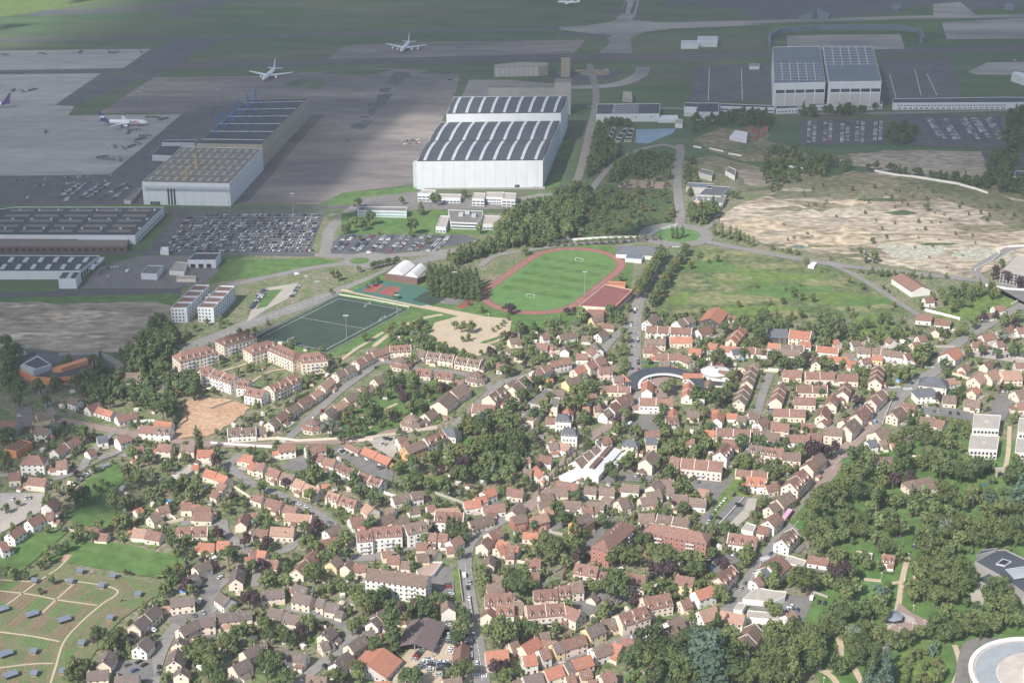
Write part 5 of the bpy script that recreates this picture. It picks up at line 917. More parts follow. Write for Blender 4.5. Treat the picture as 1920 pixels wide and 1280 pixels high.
# white sawtooth hall: long white market building with glazed ridge
root = empty('market_hall', G(1126, 862, 0), 0); A, B = G(1105, 884, 7)-root.location, G(1148, 836, 7)-root.location; A.z = B.z = 0; u = (B-A).normalized(); v = Vector((-u.y, u.x, 0))
b = MB(); P = [A-v*6.5, A+v*6.5, B+v*6.5, B-v*6.5]; b.prism([(p.x, p.y) for p in P], -.5, 5); b.build('wall', WALLM['w'], root)
b = MB(); Q = [A-u*.5-v*7, A-u*.5+v*7, B+u*.5+v*7, B+u*.5-v*7]; R0, R1 = A+u*2, B-u*2
b.add([(p.x,p.y,5) for p in Q]+[(p.x,p.y,5.4) for p in Q]+[(R0.x,R0.y,7.6),(R1.x,R1.y,7.6)], [(4,5,8),(5,6,9,8),(6,7,9),(7,4,8,9),(0,1,5,4),(1,2,6,5),(2,3,7,6),(3,0,4,7)]); rf = b.build('roof', M_WMEM, root)
b = MB(); b.beam(A+u*4+Vector((0,0,7.9)), A+u*(B-A).length*.48+Vector((0,0,7.9)), 3.4, 1.5); b.build('roof_lantern', M_BRICK2, rf); b = MB(); b.beam(A+u*(B-A).length*.54+Vector((0,0,7.9)), B-u*3+Vector((0,0,7.9)), 3.4, 1.5); b.build('roof_lantern', M_BRICK2, rf)
reg(root, '', 'market hall', (1126,862), None, 'long white hall with brown glazed ridge lanterns'); mark_poly([(p.x+root.location.x, p.y+root.location.y) for p in P], 2)
bldg('white_pavilion', '1142,862 1158,864 1176,850 1160,847', 4, WALLM['w'], ROOFM['w'], 'white flat pavilion right of the sawtooth hall', 'pavilion', .2); bldg('white_pavilion', '1140,872 1158,874 1164,862 1145,859', 4, WALLM['w'], ROOFM['w'], 'lower white pavilion right of the sawtooth hall', 'pavilion', .2)
bldg('garage_deck', '990,755 1040,765 1062,735 1025,728', 4, WALLM['g'], ROOFM['f'], 'grey flat-roofed deck beside the trees', 'building'); bldg('modern_house', '1030,762 1045,764 1050,745 1035,744', 7, WALLM['c'], ROOFM['f'], 'stepped pale modern house among trees', 'house'); bldg('modern_house', '975,785 1000,790 1015,772 990,768', 6, WALLM['c'], ROOFM['f'], 'cream modern house with dark roof among trees', 'house')
# horseshoe school: curved dark roof with a white inner edge, round white roof
c = G(1249, 722, 4); root = empty('school', (c.x, c.y, 0)); Rr = 21.5
def arc(r, a0, a1, n=24): return [(r*math.cos(a0+(a1-a0)*i/n), r*1.15*math.sin(a0+(a1-a0)*i/n)) for i in range(n+1)]
b = MB(); b.prism(arc(Rr+9, R(-8), R(188))+arc(Rr, R(-8), R(188))[::-1], -.3, 4); b.build('roof', M_HROOF, root)
b = MB(); b.prism(arc(Rr, R(-20), R(188))+arc(Rr-2.6, R(-20), R(188))[::-1], 2.6, 3.2); b.build('canopy', M_WMEM, root)
b = MB(); b.prism([(17.6,-28),(21.4,-28),(21.4,-7.6),(19.4,-7.6)], 2.5, 3.1); b.build('canopy', M_WMEM, root)
reg(root, '', 'school', (1249,722), None, 'horseshoe school roof with a curved white canopy'); mark_poly([(c.x+a, c.y+d) for a, d in arc(Rr+9, 0, 2*math.pi)])
c = G(1341, 696, 4); root = empty('round_hall', (c.x, c.y, 0)); b = MB(); b.tube((0,0,-.5), (0,0,4), 9.5, n=32); b.build('wall', WALLM['w'], root); b = MB(); b.tube((0,0,4), (0,0,4.6), 11, 11, n=32); b.tube((0,0,4.6), (0,0,6.6), 11, 1.2, n=32); rf = b.build('roof', M_WMEM, root); b = MB(); b.tube((0,0,6.4), (0,0,8.4), 1.2, .8, n=8); b.build('roof_vent', M_METAL, rf)
reg(root, '', 'hall', (1341,696), None, 'round hall under a shallow white conical roof'); mark_poly([(c.x+a, c.y+d) for a, d in ((-12,-12),(12,-12),(12,12),(-12,12))])
bldg('school_wing', '1325,722 1355,724 1358,714 1330,712', 4, WALLM['w'], M_HROOF, 'black flat school wing below the round roof', 'school wing', .5); bldg('school_wing', '1311,748 1321,749 1322,738 1312,738', 6, WALLM['w'], ROOFM['w'], 'small white cube building by the school trees', 'building', .3); bldg('school_wing', '1206,683 1250,686 1270,690 1290,690 1285,678 1240,672 1212,674', 0.8, WALLM['w'], M_HROOF, 'black roof deck behind the horseshoe school', 'school wing', .2) if 0 else None
# turreted park houses: round two-tier roofs
for i, (x, y) in enumerate(((752,676),(587,792),(772,785),(893,703))):
    c = G(x, y, 6); root = empty('round_house', (c.x, c.y, 0)); r = 8.4
    def ring(r0, z0, r1, z1, n=8): b = MB(); b.tube((0,0,z0), (0,0,z1), r0, r1, n=n); return b
    ring(r, -.5, r, 3.4).build('wall', WALLM['c'], root); ring(r+.5, 3.3, 5.6, 5.4).build('lower_roof', ROOFM['b' if i > 1 else 'r'], root); ring(5.6, 4.8, 5.6, 6.6).build('upper_wall', WALLM['w'], root); rf = ring(6.2, 6.5, .8, 9.6).build('roof', ROOFM['b'], root); ring(.8, 9.4, .6, 10.4).build('roof_cap', WALLM['w'], rf)
    for k in range(8):
        a = -math.pi/2+(k-3.5)*.42; put('window', WIN['a'], root, (r*.965*math.cos(a), r*.965*math.sin(a), 1.7), a+math.pi/2); put('window', WIN['a'], root, (5.45*math.cos(a), 5.45*math.sin(a), 6.0), a+math.pi/2, (.7,1,.6))
    reg(root, '', 'round house', (x, y), 'round houses of the park estate', ('round two-tier roofed house at the top of the terrace street','round two-tier roofed house by the silvery tree','round two-tier roofed house in the oval park','round two-tier roofed house right of the brown barns')[i]); mark_poly([(c.x+a, c.y+d) for a, d in ((-9,-9),(9,-9),(9,9),(-9,9))])
# white terraced flats and gateway on the right
for s_, l in (('1823,802 1873,804 1877,778 1826,775', 'rear left white terraced flats'), ('1816,841 1870,843 1874,817 1820,814', 'front left white terraced flats'), ('1908,810 1960,812 1960,785 1911,782', 'rear right white terraced flats'), ('1903,848 1960,850 1960,824 1906,820', 'front right white terraced flats')):
    h = bldg('apartment_building', s_, 8, WALLM['w'], ROOFM['x'], l, 'apartment building', .3, 'white terraced flats'); P = pts(s_)
    for f in range(2): facade(h, (P[0][0]+1, P[0][1]+21), (P[1][0]-1, P[1][1]+21), 1.2+f*3, 3+f*3, 7, M_GLASS, 1.6)
    p = L2(h, (P[0][0]+P[2][0])/2, (P[0][1]+P[2][1])/2, 8); b = MB(); b.box(p.x-1.5,p.x+1.5,p.y-.6,p.y+.6,7.4,8.8); b.build('roof_plant', M_RIB, h)
b = MB(); c = G(1875, 897, 0); root = empty('stone_gateway', (c.x, c.y, 0)); b.box(-3.4,-2.2,-.8,.8,0,6); b.box(2.2,3.4,-.8,.8,0,6); b.build('pillar', M_PAVE, root); b = MB(); b.box(-3.9,3.9,-1,1,6,8); b.build('lintel', M_PAVE, root); reg(root, '', 'gateway', (1875,897), None, 'stone gateway in front of the white terraced flats')
# open market hall
p, r = G(480+1188/4, 960+985/4, 8), G(480+1290/4, 960+788/4, 8); c = (p+r)/2; c.z = 0; ang = math.atan2(r.y-p.y, r.x-p.x); e = (r-p).length/2; root = empty('market_hall', c, ang); hh = 10.5
b = MB(); tk = .3; b.add([(-e,-hh,4.6),(-e,0,8),(-e,hh,4.6),(-e,-hh,4.6+tk),(-e,0,8+tk),(-e,hh,4.6+tk),(e,-hh,4.6),(e,0,8),(e,hh,4.6),(e,-hh,4.6+tk),(e,0,8+tk),(e,hh,4.6+tk)], [(3,9,10,4),(4,10,11,5),(0,1,7,6),(1,2,8,7),(0,6,9,3),(2,5,11,8),(0,3,4,1),(1,4,5,2),(6,7,10,9),(7,8,11,10)])
b.build('roof', mat('market_roof_brown', (.17,.125,.125), (.14,.11,.11), .2, fine=.08), root)
for x in [-e+.6+i*(2*e-1.2)/4 for i in range(5)]:
    for y in (-hh+.6, 0, hh-.6): b = MB(); b.box(x-.2,x+.2,y-.2,y+.2,0,4.7 if y else 7.9); b.build('post', M_METAL, root)
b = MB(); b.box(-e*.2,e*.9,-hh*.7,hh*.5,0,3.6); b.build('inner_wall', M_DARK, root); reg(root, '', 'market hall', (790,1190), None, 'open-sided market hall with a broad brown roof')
mark_poly([(c.x+math.cos(ang)*a-math.sin(ang)*d, c.y+math.sin(ang)*a+math.cos(ang)*d) for a, d in ((-e,-hh),(e,-hh),(e,hh),(-e,hh))])
# courtyard farm flats on the lower right
for s_, H, l in (('1392,1122 1450,1128 1472,1118 1475,1108 1450,1106 1420,1100 1405,1110', 4, 'white L-shaped shop with a pale roof'), ('1375,1142 1392,1144 1400,1130 1385,1128', 4, 'white square shop annex'), ('1400,1156 1480,1163 1482,1150 1402,1143', 4, 'long white garage row in front of the shop'), ('1390,992 1412,997 1418,984 1400,978', 6, 'pale flat house behind the dormered red house'),
    ('1465,1052 1505,1062 1512,1050 1480,1040', 4, 'white flat workshop behind the street houses'), ('1605,1040 1635,1046 1636,1036 1606,1032', 3, 'long low cream wall building by the wooded car park')): bldg('shop_building', s_, H, WALLM['w'], ROOFM['x'], l, 'building', .3)
# bandstand
c = G(1672, 1153, 4); root = empty('bandstand', (c.x, c.y, 0)); b = MB(); b.tube((0,0,0), (0,0,.8), 5.4, n=8); b.build('base', M_PAVE, root); b = MB(); b.tube((0,0,3.8), (0,0,4.2), 6.4, 6.4, n=8); b.tube((0,0,4.2), (0,0,5.8), 6.4, .6, n=8); b.build('roof', mat('zinc_roof', (.25,.28,.32), (.22,.25,.29), .3, rough=.5), root)
for k in range(8): a = (k+.5)*math.pi/4; b = MB(); b.tube((5.2*math.cos(a),5.2*math.sin(a),.8), (5.2*math.cos(a),5.2*math.sin(a),3.9), .14, n=6); b.build('post', M_METAL, root)
reg(root, '', 'bandstand', (1672,1153), None, 'octagonal bandstand with a grey zinc roof'); mark_poly([(c.x+a, c.y+d) for a, d in ((-7,-7),(7,-7),(7,7),(-7,7))])
# flat-roofed college
h = bldg('college', '1828,1052 1868,1030 1885,1029 1960,1065 1960,1120 1920,1110 1872,1076', 8, M_CONC, M_HROOF, 'grey flat-roofed college with a square light well', 'college', .7); rootbox(h, 'light_well', M_RIB, '1867,1056 1884,1060 1897,1052 1880,1046', 7.3, 8.1); rootbox(h, 'light_well_floor', M_DARK, '1871,1055 1884,1058 1893,1052 1881,1048', 7.9, 8.3)
for i in range(6): rootbox(h, 'roof_duct', M_RIB, f'{1885+i*3},{1066+i*3.2} {1925+i*3},{1060+i*3.2} {1926+i*3},{1061+i*3.2} {1886+i*3},{1067.5+i*3.2}', 8.2, 9)
h = bldg('college', '1831,1085 1850,1095 1868,1082 1856,1073', 6, M_CONC, M_HROOF, 'low grey college wing in front of the trees', 'college wing', .5); bldg('college', '1830,1040 1868,1030 1870,1026 1840,1030', 9, M_CONC, M_HROOF, 'rear grey college wing among the trees', 'college wing', .5)
# round white building at the bottom right corner
c = G(1958, 1270, 9); root = empty('round_building', (c.x, c.y, 0))
def ringm(r0, r1, z0, z1, m, nm, a0=60, a1=290, n=48):
    b = MB(); b.prism(arc2(r1, a0, a1, n)+arc2(r0, a0, a1, n)[::-1], z0, z1); return b.build(nm, m, root)
def arc2(r, a0, a1, n): return [(r*math.cos(R(a0+(a1-a0)*i/n)), r*math.sin(R(a0+(a1-a0)*i/n))) for i in range(n+1)]
ringm(12, 37, -.3, 8.4, WALLM['w'], 'wall'); ringm(35.8, 38.2, 8.4, 9.4, M_WMEM, 'parapet'); ringm(24, 34.5, 8.4, 8.6, mat('pale_blue_roof', (.27,.30,.33), (.33,.35,.37), .2), 'roof'); ringm(11, 23.5, 8.4, 9.2, mat('pink_beige_roof', (.52,.47,.42)), 'roof'); ringm(34.6, 35.7, 8.4, 8.65, mat('pink_beige_roof', (.5,.4,.3)), 'roof'); ringm(8, 10.9, 8.4, 12, M_WMEM, 'upper_ring')
for k in range(40):
    a = R(100+k*4.5); b = MB(); p = Vector((37.05*math.cos(a), 37.05*math.sin(a), 0)); u = Vector((-math.sin(a), math.cos(a), 0)); nn = Vector((math.cos(a), math.sin(a), 0))
    for z0, z1 in ((1.5,3.4),(5,7)): q = [p-u*1, p+u*1, p+u*1+nn*.12, p-u*1+nn*.12]; b.prism([(t.x, t.y) for t in q], z0, z1)
    b.build('window', M_GLASS, root)
reg(root, '', 'building', (1900,1240), None, 'large round white building cut by the bottom corner'); mark_poly([(c.x+a, c.y+d) for a, d in arc(38, 0, 2*math.pi)])
# allotment huts
HUT = []
for x, y, n in ((600,440,1),(525,514,1),(256,511,1),(845,475,1),(760,548,1),(15,725,2),(240,762,2),(482,802,2),(45,1058,2),(250,1040,1),(80,1215,2),(255,1205,1),(470,1190,1),(610,980,1),(825,790,1),(1035,612,1)):
    c = G(x/4, 960+y/4, 2.4); root = empty('allotment_hut', (c.x, c.y, .6), -.05 if n == 1 else .62); l = 1.9 if n == 1 else 3.6
    b = MB(); b.box(-l*.8,l*.8,-1.1,1.3,0,2.1); b.build('wall', WALLM['d'] if n == 2 else mat('hut_timber', (.32,.25,.19)), root); b = MB(); b.add([(-l,-2,1.95),(l,-2,1.95),(l,2,2.7),(-l,2,2.7),(-l,-2,2.1),(l,-2,2.1),(l,2,2.85),(-l,2,2.85)], [(3,2,1,0),(4,5,6,7),(0,1,5,4),(1,2,6,5),(2,3,7,6),(3,0,4,7)]); b.build('roof', mat('blue_grey_sheet', (.17,.21,.26), (.15,.18,.23), .3, rough=.5), root)
    reg(root, ('single' if n == 1 else 'double') + ' hut with blue-grey roof', 'hut', (x/4, 960+y/4), 'huts on the allotments')
# jets
M_JET = mat('aircraft_white', (.80,.81,.82), (.78,.79,.80), .1, rough=.35); M_PURP = mat('aircraft_purple', (.085,.055,.20), (.095,.06,.22), .1, rough=.4); M_ENG = mat('engine_grey', (.45,.46,.48), rough=.4)
def jet(name, px, heading, Ln, span, label, tailm, neng, cat='airplane'):
    c = G(px[0], px[1], 3); root = empty(name, (c.x, c.y, 0), heading); r = 2.9 if Ln > 50 else 2.0; zc = r+2.6
    prof = [(-.5,.12,.55),(-.46,.3,.5),(-.38,.62,.3),(-.26,.95,.05),(-.1,1,0),(.3,1,0),(.4,.95,-.03),(.455,.72,-.12),(.485,.42,-.2),(.5,.06,-.28)]; b = MB(); n = 12; vs = []
    for t, k, dz in prof:
        for i in range(n): a = 2*math.pi*i/n; vs.append((t*Ln, r*k*math.cos(a), zc+r*dz+r*k*math.sin(a)))
    b.add(vs, [(j*n+i, (j+1)*n+i, (j+1)*n+(i+1)%n, j*n+(i+1)%n) for j in range(len(prof)-1) for i in range(n)]); b.build('fuselage', M_JET, root, True)
    b = MB(); x0, zz = .44*Ln, zc+r*.35; b.box(x0-.6, x0+.9, -1.2, 1.2, zz, zz+.75); b.build('cockpit_window', M_GLASS, root)
    for s in (-1, 1):
        b = MB(); h = span/2; q = [(.12*Ln, s*r*.6), (-.06*Ln, s*r*.6), (-.17*Ln, s*h), (-.14*Ln, s*h)]; zs = [zc-r*.6, zc-r*.6, zc+.6, zc+.6]; t = .45
        vs = [(p[0],p[1],z) for p, z in zip(q, zs)]+[(p[0],p[1],z+t) for p, z in zip(q, zs)]; b.add(vs, [(0,1,2,3),(7,6,5,4),(0,4,5,1),(1,5,6,2),(2,6,7,3),(3,7,4,0)]); b.build('wing', M_JET, root)
        b = MB(); q = [(-.40*Ln, s*r*.3), (-.47*Ln, s*r*.3), (-.5*Ln, s*span*.17), (-.47*Ln, s*span*.17)]; z = zc+r*.4; b.add([(p[0],p[1],z) for p in q]+[(p[0],p[1],z+.3) for p in q], [(0,1,2,3),(7,6,5,4),(0,4,5,1),(1,5,6,2),(2,6,7,3),(3,7,4,0)]); b.build('tailplane', M_JET if tailm is M_JET else tailm, root)
        for e in range(neng//2):
            yy = s*span*(.17 if e == 0 else .31); xx = .06*Ln-(e*.07*Ln); b = MB(); b.tube((xx+2.6,yy,zc-r*.95), (xx-2.6,yy,zc-r*.95), 1.5, 1.1, n=10); b.build('engine', M_JET, root)
        b = MB(); b.tube((-.03*Ln,s*4.5,zc-r*.8), (-.03*Ln,s*4.5,.6), .3, n=6); b.tube((-.03*Ln,s*4.5-.7,.75), (-.03*Ln,s*4.5+.7,.75), .75, n=10); b.build('landing_gear', M_DARK, root)
    b = MB(); b.tube((.4*Ln,0,zc-r*.7), (.4*Ln,0,.5), .22, n=6); b.tube((.4*Ln,-.5,.55), (.4*Ln,.5,.55), .5, n=10); b.build('landing_gear', M_DARK, root)
    b = MB(); ht = r*3.4; q = [(-.34*Ln,zc+r*.85),(-.48*Ln,zc+r*.75),(-.535*Ln,zc+r+ht),(-.49*Ln,zc+r+ht)]; b.add([(p[0],-.25,p[1]) for p in q]+[(p[0],.25,p[1]) for p in q], [(0,1,2,3),(7,6,5,4),(0,4,5,1),(1,5,6,2),(2,6,7,3),(3,7,4,0)]); fin = b.build('tail_fin', tailm, root)
    if neng % 2: b = MB(); b.tube((-.40*Ln,0,zc+r*1.9), (-.50*Ln,0,zc+r*1.9), 1.5, 1.1, n=10); b.build('tail_engine', M_JET, root)
    if tailm is M_PURP:
        b = MB(); n = 12; vs = []
        for t, k, dz in ((-.5,.14,.55),(-.46,.32,.5),(-.38,.64,.3),(-.30,.87,.12)):
            for i in range(n): a = 2*math.pi*i/n; vs.append((t*Ln, (r*k+.04)*math.cos(a), zc+r*dz+(r*k+.04)*math.sin(a)))
        b.add(vs, [(j*n+i, (j+1)*n+i, (j+1)*n+(i+1)%n, j*n+(i+1)%n) for j in range(3) for i in range(n)]); b.build('tail_cone_paint', M_PURP, root)
        for txt, x0, m in (('Fed', .13*Ln, M_PURP), ('Ex', .13*Ln+6.9, mat('aircraft_orange', (.75,.20,.05)))):
            for s in (-1, 1):
                cu = bpy.data.curves.new('lettering', 'FONT'); cu.body = txt; cu.size = 4.6; cu.extrude = .05; cu.offset = .06; tmp = bpy.data.objects.new('lettering', cu); COL.objects.link(tmp)
                dg = bpy.context.evaluated_depsgraph_get(); me = bpy.data.meshes.new_from_object(tmp.evaluated_get(dg)); bpy.data.objects.remove(tmp); me.materials.clear(); me.materials.append(m)
                o = put('lettering', me, root); tilt = .16
                if s < 0: o.location = (x0, -r-.08, zc-.9); o.rotation_euler = (math.pi/2-tilt*0, 0, 0)
                else: o.location = (.13*Ln+12-(x0-.13*Ln), r+.08, zc-.9); o.rotation_euler = (math.pi/2, 0, math.pi)
    reg(root, '', cat, px, None, label); return root
def hd(a, c): p, q = G(*a), G(*c); return math.atan2(q.y-p.y, q.x-p.x)
jet('cargo_jet', (233, 232), hd((192,231), (278,232)), 58, 50, 'white cargo jet with purple tail on the pale apron', M_PURP, 3); jet('cargo_jet', (-22, 200), hd((0,200), (-80,205)), 54, 45, 'purple-tailed cargo jet cut by the left edge', M_PURP, 2)
jet('airliner', (505, 142), hd((515,133), (491,153)), 64, 61, 'white twin-engined airliner nearest the blue-trussed hangar', M_JET, 2); jet('airliner', (760, 90), hd((768,82), (750,101)), 62, 60, 'white four-engined airliner on the brown apron', M_JET, 4); jet('airliner', (1066, 6), hd((1080,6), (1050,5)), 38, 34, 'small white airliner at the top edge', M_JET, 2)
# ---------------------------------------------------------------- vehicles
PAINT = {'white': (.75,.76,.77), 'silver': (.42,.44,.46), 'grey': (.16,.17,.18), 'black': (.025,.027,.03), 'blue': (.04,.08,.22), 'red': (.40,.03,.03), 'pale blue': (.25,.38,.52)}
M_TYRE = mat('tyre_rubber', (.03,.03,.03)); M_CGLASS = mat('car_glass', (.03,.04,.05), rough=.12, spec=.6)
def car_prof(k):
    if k == 'van': return [(-2.4,.45),(-2.4,1.95),(-2.2,2.2),(1.1,2.2),(1.75,1.35),(2.35,1.1),(2.45,.45)], .98, 1.35
    return [(-2.05,.4),(-2.1,.85),(-1.95,.95),(1.0,.95),(1.9,.82),(2.05,.65),(2.05,.4)], .87, None
def car_body(k, m):
    P, hw, _ = car_prof(k); b = MB(); n = len(P); vs = [(x,-hw,z) for x, z in P]+[(x,hw,z) for x, z in P]
    b.add(vs, [tuple(range(n)), tuple(range(2*n-1, n-1, -1))]+[(i, n+i, n+(i+1)%n, (i+1)%n) for i in range(n)]); 
    if k == 'car': b.add([(-1.35,-.62,1.43),(.35,-.62,1.43),(.35,.62,1.43),(-1.35,.62,1.43),(-1.35,-.62,1.38),(.35,-.62,1.38),(.35,.62,1.38),(-1.35,.62,1.38)], [(0,1,2,3),(4,7,6,5),(0,4,5,1),(1,5,6,2),(2,6,7,3),(3,7,4,0)])
    return b
def car_glass(k):
    b = MB()
    if k == 'car': b.add([(-1.85,-.80,.94),(1.05,-.80,.94),(1.05,.80,.94),(-1.85,.80,.94),(-1.38,-.65,1.39),(.38,-.65,1.39),(.38,.65,1.39),(-1.38,.65,1.39)], [(0,1,5,4),(1,2,6,5),(2,3,7,6),(3,0,4,7),(4,5,6,7)])
    else: b.add([(1.22,-.9,2.0),(1.72,-.93,1.42),(1.72,.93,1.42),(1.22,.9,2.0)], [(0,1,2,3)]); b.box(.6,1.35,-1.0,1.0,1.35,1.85)
    return b
b_ = MB(); b_.tube((0,-.1,0),(0,.1,0),.33,n=10); WHEEL = b_.mesh('wheel', M_TYRE)
VB = {(k, c): car_body(k, None).mesh('body', mat(c.replace(' ','_')+'_car_paint', PAINT[c], rough=.35, spec=.5)) for k in ('car','van') for c in PAINT}
VG = {k: car_glass(k).mesh('windows', M_CGLASS) for k in ('car','van')}
CARS = []
def car(x, y, ang, col=None, kind='car', world=False):
    c = Vector((x, y, 0)) if world else G(x, y); CR = CARR
    col = col or CR.choices(['white','silver','grey','black','blue','red'], [28,24,20,17,8,2.5])[0]; CARS.append((c, ang, col, kind))
CARR = random.Random(5)
def row(x1, y1, x2, y2, p=.85, sp=2.6, deg=90):
    A, B = G(x1, y1), G(x2, y2); d = B-A; n = int(d.length/sp); a = math.atan2(d.y, d.x)+R(deg)
    for i in range(n):
        if CARR.random() < p: q = A.lerp(B, (i+.5)/n); car(q.x, q.y, a+(math.pi if CARR.random() < .5 else 0)+CARR.uniform(-.03,.03), world=True)
def line(s, p=.6, sp=5.6): 
    P = pts(s)
    for i in range(len(P)-1): row(P[i][0], P[i][1], P[i+1][0], P[i+1][1], p, sp, 0)
# huge staff car park
for k in range(14):
    t = (k+.5)/14; y = 402+t*72; xl, xr = 350-t*48, 606-t*30; row(xl+4, y, xr, y, .62 if k > 2 else .42, 2.7, 62)
for k in range(6):                                   # tree dotted car park: six double ranks running up to the right
    x = 640+k*36
    for dx in (-6, 6):
        row(x-12+dx, 472, x+6+dx, 455, .85, 2.6, 95); row(x+8+dx, 452, x+18+dx, 442, .85, 2.6, 95)
row(880,458,900,452,.6); row(560,472,600,470,.5)
for a in ((30,340,210,330,.25),(60,350,200,340,.25),(90,362,180,352,.3),(110,372,150,345,.8),(122,378,160,345,.8),(150,372,190,345,.85),(162,374,205,345,.85),(185,376,235,345,.7),(205,378,245,350,.7),(20,370,60,372,.15)): row(*a)
for x0 in (1516,1546,1578,1606,1640): row(x0, 268, x0+2, 228, .75); row(x0+10, 268, x0+12, 228, .75)
for x0, n in ((1745,0),(1772,0),(1808,0),(1830,0),(1856,0),(1880,0)): row(x0, 222, x0+26, 262, .8); row(x0-7, 222, x0+18, 262, .65)
row(752,272,792,268,.9); row(752,266,792,262,.8); row(833,150,862,152,.8); row(1040,138,1070,138,.8); row(200,505,240,498,.6); row(200,520,230,512,.3); row(995,354,1016,352,.9)
row(470,580,500,545,.7); row(560,535,545,560,.5); row(480,560,500,540,.7); row(572,520,590,515,.6); row(20,650,40,648,.7); row(30,668,70,660,.6)
line('1190,580 1188,640',.4); line('1184,600 1182,680',.35); line('1196,610 1197,760',.3)
for a in ((714,822,736,826,.9),(712,832,734,838,.8),(690,862,735,896,.45),(630,843,680,862,.3)): row(*a)
row(168,888,206,872,.9,2.4,80); row(110,930,165,890,.85,2.3,80); row(20,938,60,935,.4); row(0,965,20,960,.5); row(25,785,40,780,.8); row(170,866,210,858,.25,5)
row(1838,662,1905,672,.7); row(1840,654,1915,660,.6); row(1725,770,1800,778,.5); row(1850,795,1885,775,.5); row(1720,764,1760,762,.6); row(1868,735,1900,738,.7)
row(1188,893,1210,895,.9); row(1304,905,1325,907,.7); line('1362,935 1340,960 1326,985',.8); row(1345,975,1360,960,.3); row(1833-470,1000-20,1840-470,995-20,.4)
row(1322,1052,1345,1040,.85); row(1330,1068,1348,1050,.8); row(1372,1040,1398,1050,.85); row(1110,1000,1140,965,.7,2.8); 
row(1440,1134,1456,1130,.7); row(1472,1142,1500,1147,.9); row(1468,1136,1490,1140,.6); row(1530,1130,1552,1134,.8); row(1440,1125,1448,1123,.8)
row(1613,1015,1618,1000,.6); row(1680,1010,1690,1000,.7); row(1675,1030,1690,1028,.4); row(1722,1022,1712,1030,.6)
for a in ((775,1240,792,1218,.9),(783,1256,805,1235,.8),(842,1180,820,1215,1),(850,1176,835,1208,1),(866,1200,860,1228,1),(852,1205,843,1228,.9),(838,1240,836,1275,.95),(826,1240,824,1270,.95),(810,1238,806,1262,.9),(796,1236,792,1255,.8),(790,1262,770,1275,.9),(878,1188,880,1240,.9),(815,1175,845,1168,.8),(760,1195,748,1215,.9)): row(a[0],a[1],a[2],a[3],a[4],2.2)
row(838,1095,846,1118,.9); row(862,1060,870,1060,.8); row(826,1098,830,1105,.5)
line('1448,1036 1420,1070 1400,1090 1372,1130',.75); line('1250,1180 1180,1198 1110,1220',.35); line('872,1075 878,1110 884,1160 892,1225 896,1265',.5); line('880,1090 886,1140',.5)
line('1560,860 1590,828 1620,800',.3); line('1700,728 1720,712',.4); line('405,1000 420,1010',.6); line('540,940 580,955',.5); line('600,972 625,985',.4); line('500,925 520,935',.4); line('640,735 600,775',.5); line('700,692 720,684',.4)
line('372,1105 392,1098 420,1080',.5); row(300,1238,330,1235,.0); row(236,1246,256,1262,.7,3.4); row(255,1240,275,1252,.8,3.4); row(352,1160,385,1150,.7); line('300,1235 296,1270',.6); line('622,1210 642,1190',.6); line('560,1145 600,1152',.3); line('430,1085 445,1075',.8); line('600,1270 610,1245',.5)
row(985,788,1030,795,.5); row(1440,790,1445,760,.5); row(1600,770,1620,760,.5); row(1520,720,1540,722,.4); row(1790,840,1795,820,.3); row(1365,1100,1395,1105,.3); row(820,1008,850,1012,.5); row(865,1000,880,1000,.5); row(1078,1120,1110,1125,.3)
for x, y, a, c in ((375,1130,1.5,'white'),(246,688,.4,'white'),(138,738,.5,'white'),(1180,1184,.35,'white'),(286,1184,-.3,'white'),(870,1081,1.7,'white'),(1182,797,.9,'white'),(1178,1186,.3,'white'),(1197,725,1.5,'white'),(1190,583,1.5,'white'),(692,476,.1,'white'),(557,516,.2,'white'),(1522,1124,1.2,'white'),(240,510,1.2,'white'),(1385,950,0,'black'),(1465,980,.1,'white')): car(x, y, a, c, 'van')
car(1641,793,.95,'pale blue','van'); car(620,1201,.9,'red'); car(1712,992,1.3,'black'); car(265,806,.1,'silver','van'); car(272,811,.1,'black'); car(802,1113,.7,'silver'); 
CARS.sort(key=lambda q: q[0].y)
NC = 300
def car_label(col, kind): return f"{col} parked {'van' if kind == 'van' else 'car'}"
for i, (c, a, col, kind) in enumerate(CARS[:NC]):
    if i < 240:
        root = empty('parked_van' if kind == 'van' else 'parked_car', (c.x, c.y, GZ-.02), a); put('body', VB[(kind, col)], root); put('windows', VG[kind], root)
        for wx in ((-1.3, 1.3) if kind == 'car' else (-1.6, 1.6)):
            for wy in (-.84, .84): put('wheel', WHEEL, root, (wx, wy, .33))
    else:
        b = car_body(kind, None); g_ = car_glass(kind); b.add(g_.v, g_.f, 1); root = b.build('parked_van' if kind == 'van' else 'parked_car', [_M[col.replace(' ','_')+'_car_paint'], M_CGLASS]); root.location = (c.x, c.y, GZ-.02); root.rotation_euler = (0, 0, a)
    reg(root, car_label(col, kind), kind, PX((c.x, c.y, .7)), 'cars parked around the town')
b = MB(); cm = [_M[c.replace(' ','_')+'_car_paint'] for c in PAINT]+[M_CGLASS]; ci = list(PAINT)
for c, a, col, kind in CARS[NC:]:
    ca, sa = math.cos(a), math.sin(a)
    for q, mi in ((car_body(kind, None), ci.index(col)), (car_glass(kind), len(ci))): b.add([(c.x+ca*v[0]-sa*v[1], c.y+sa*v[0]+ca*v[1], v[2]+GZ-.25) for v in q.v], q.f, mi)
tag(b.build('parked_cars', cm), 'far rows of cars in the staff car parks', 'cars', kind='stuff')
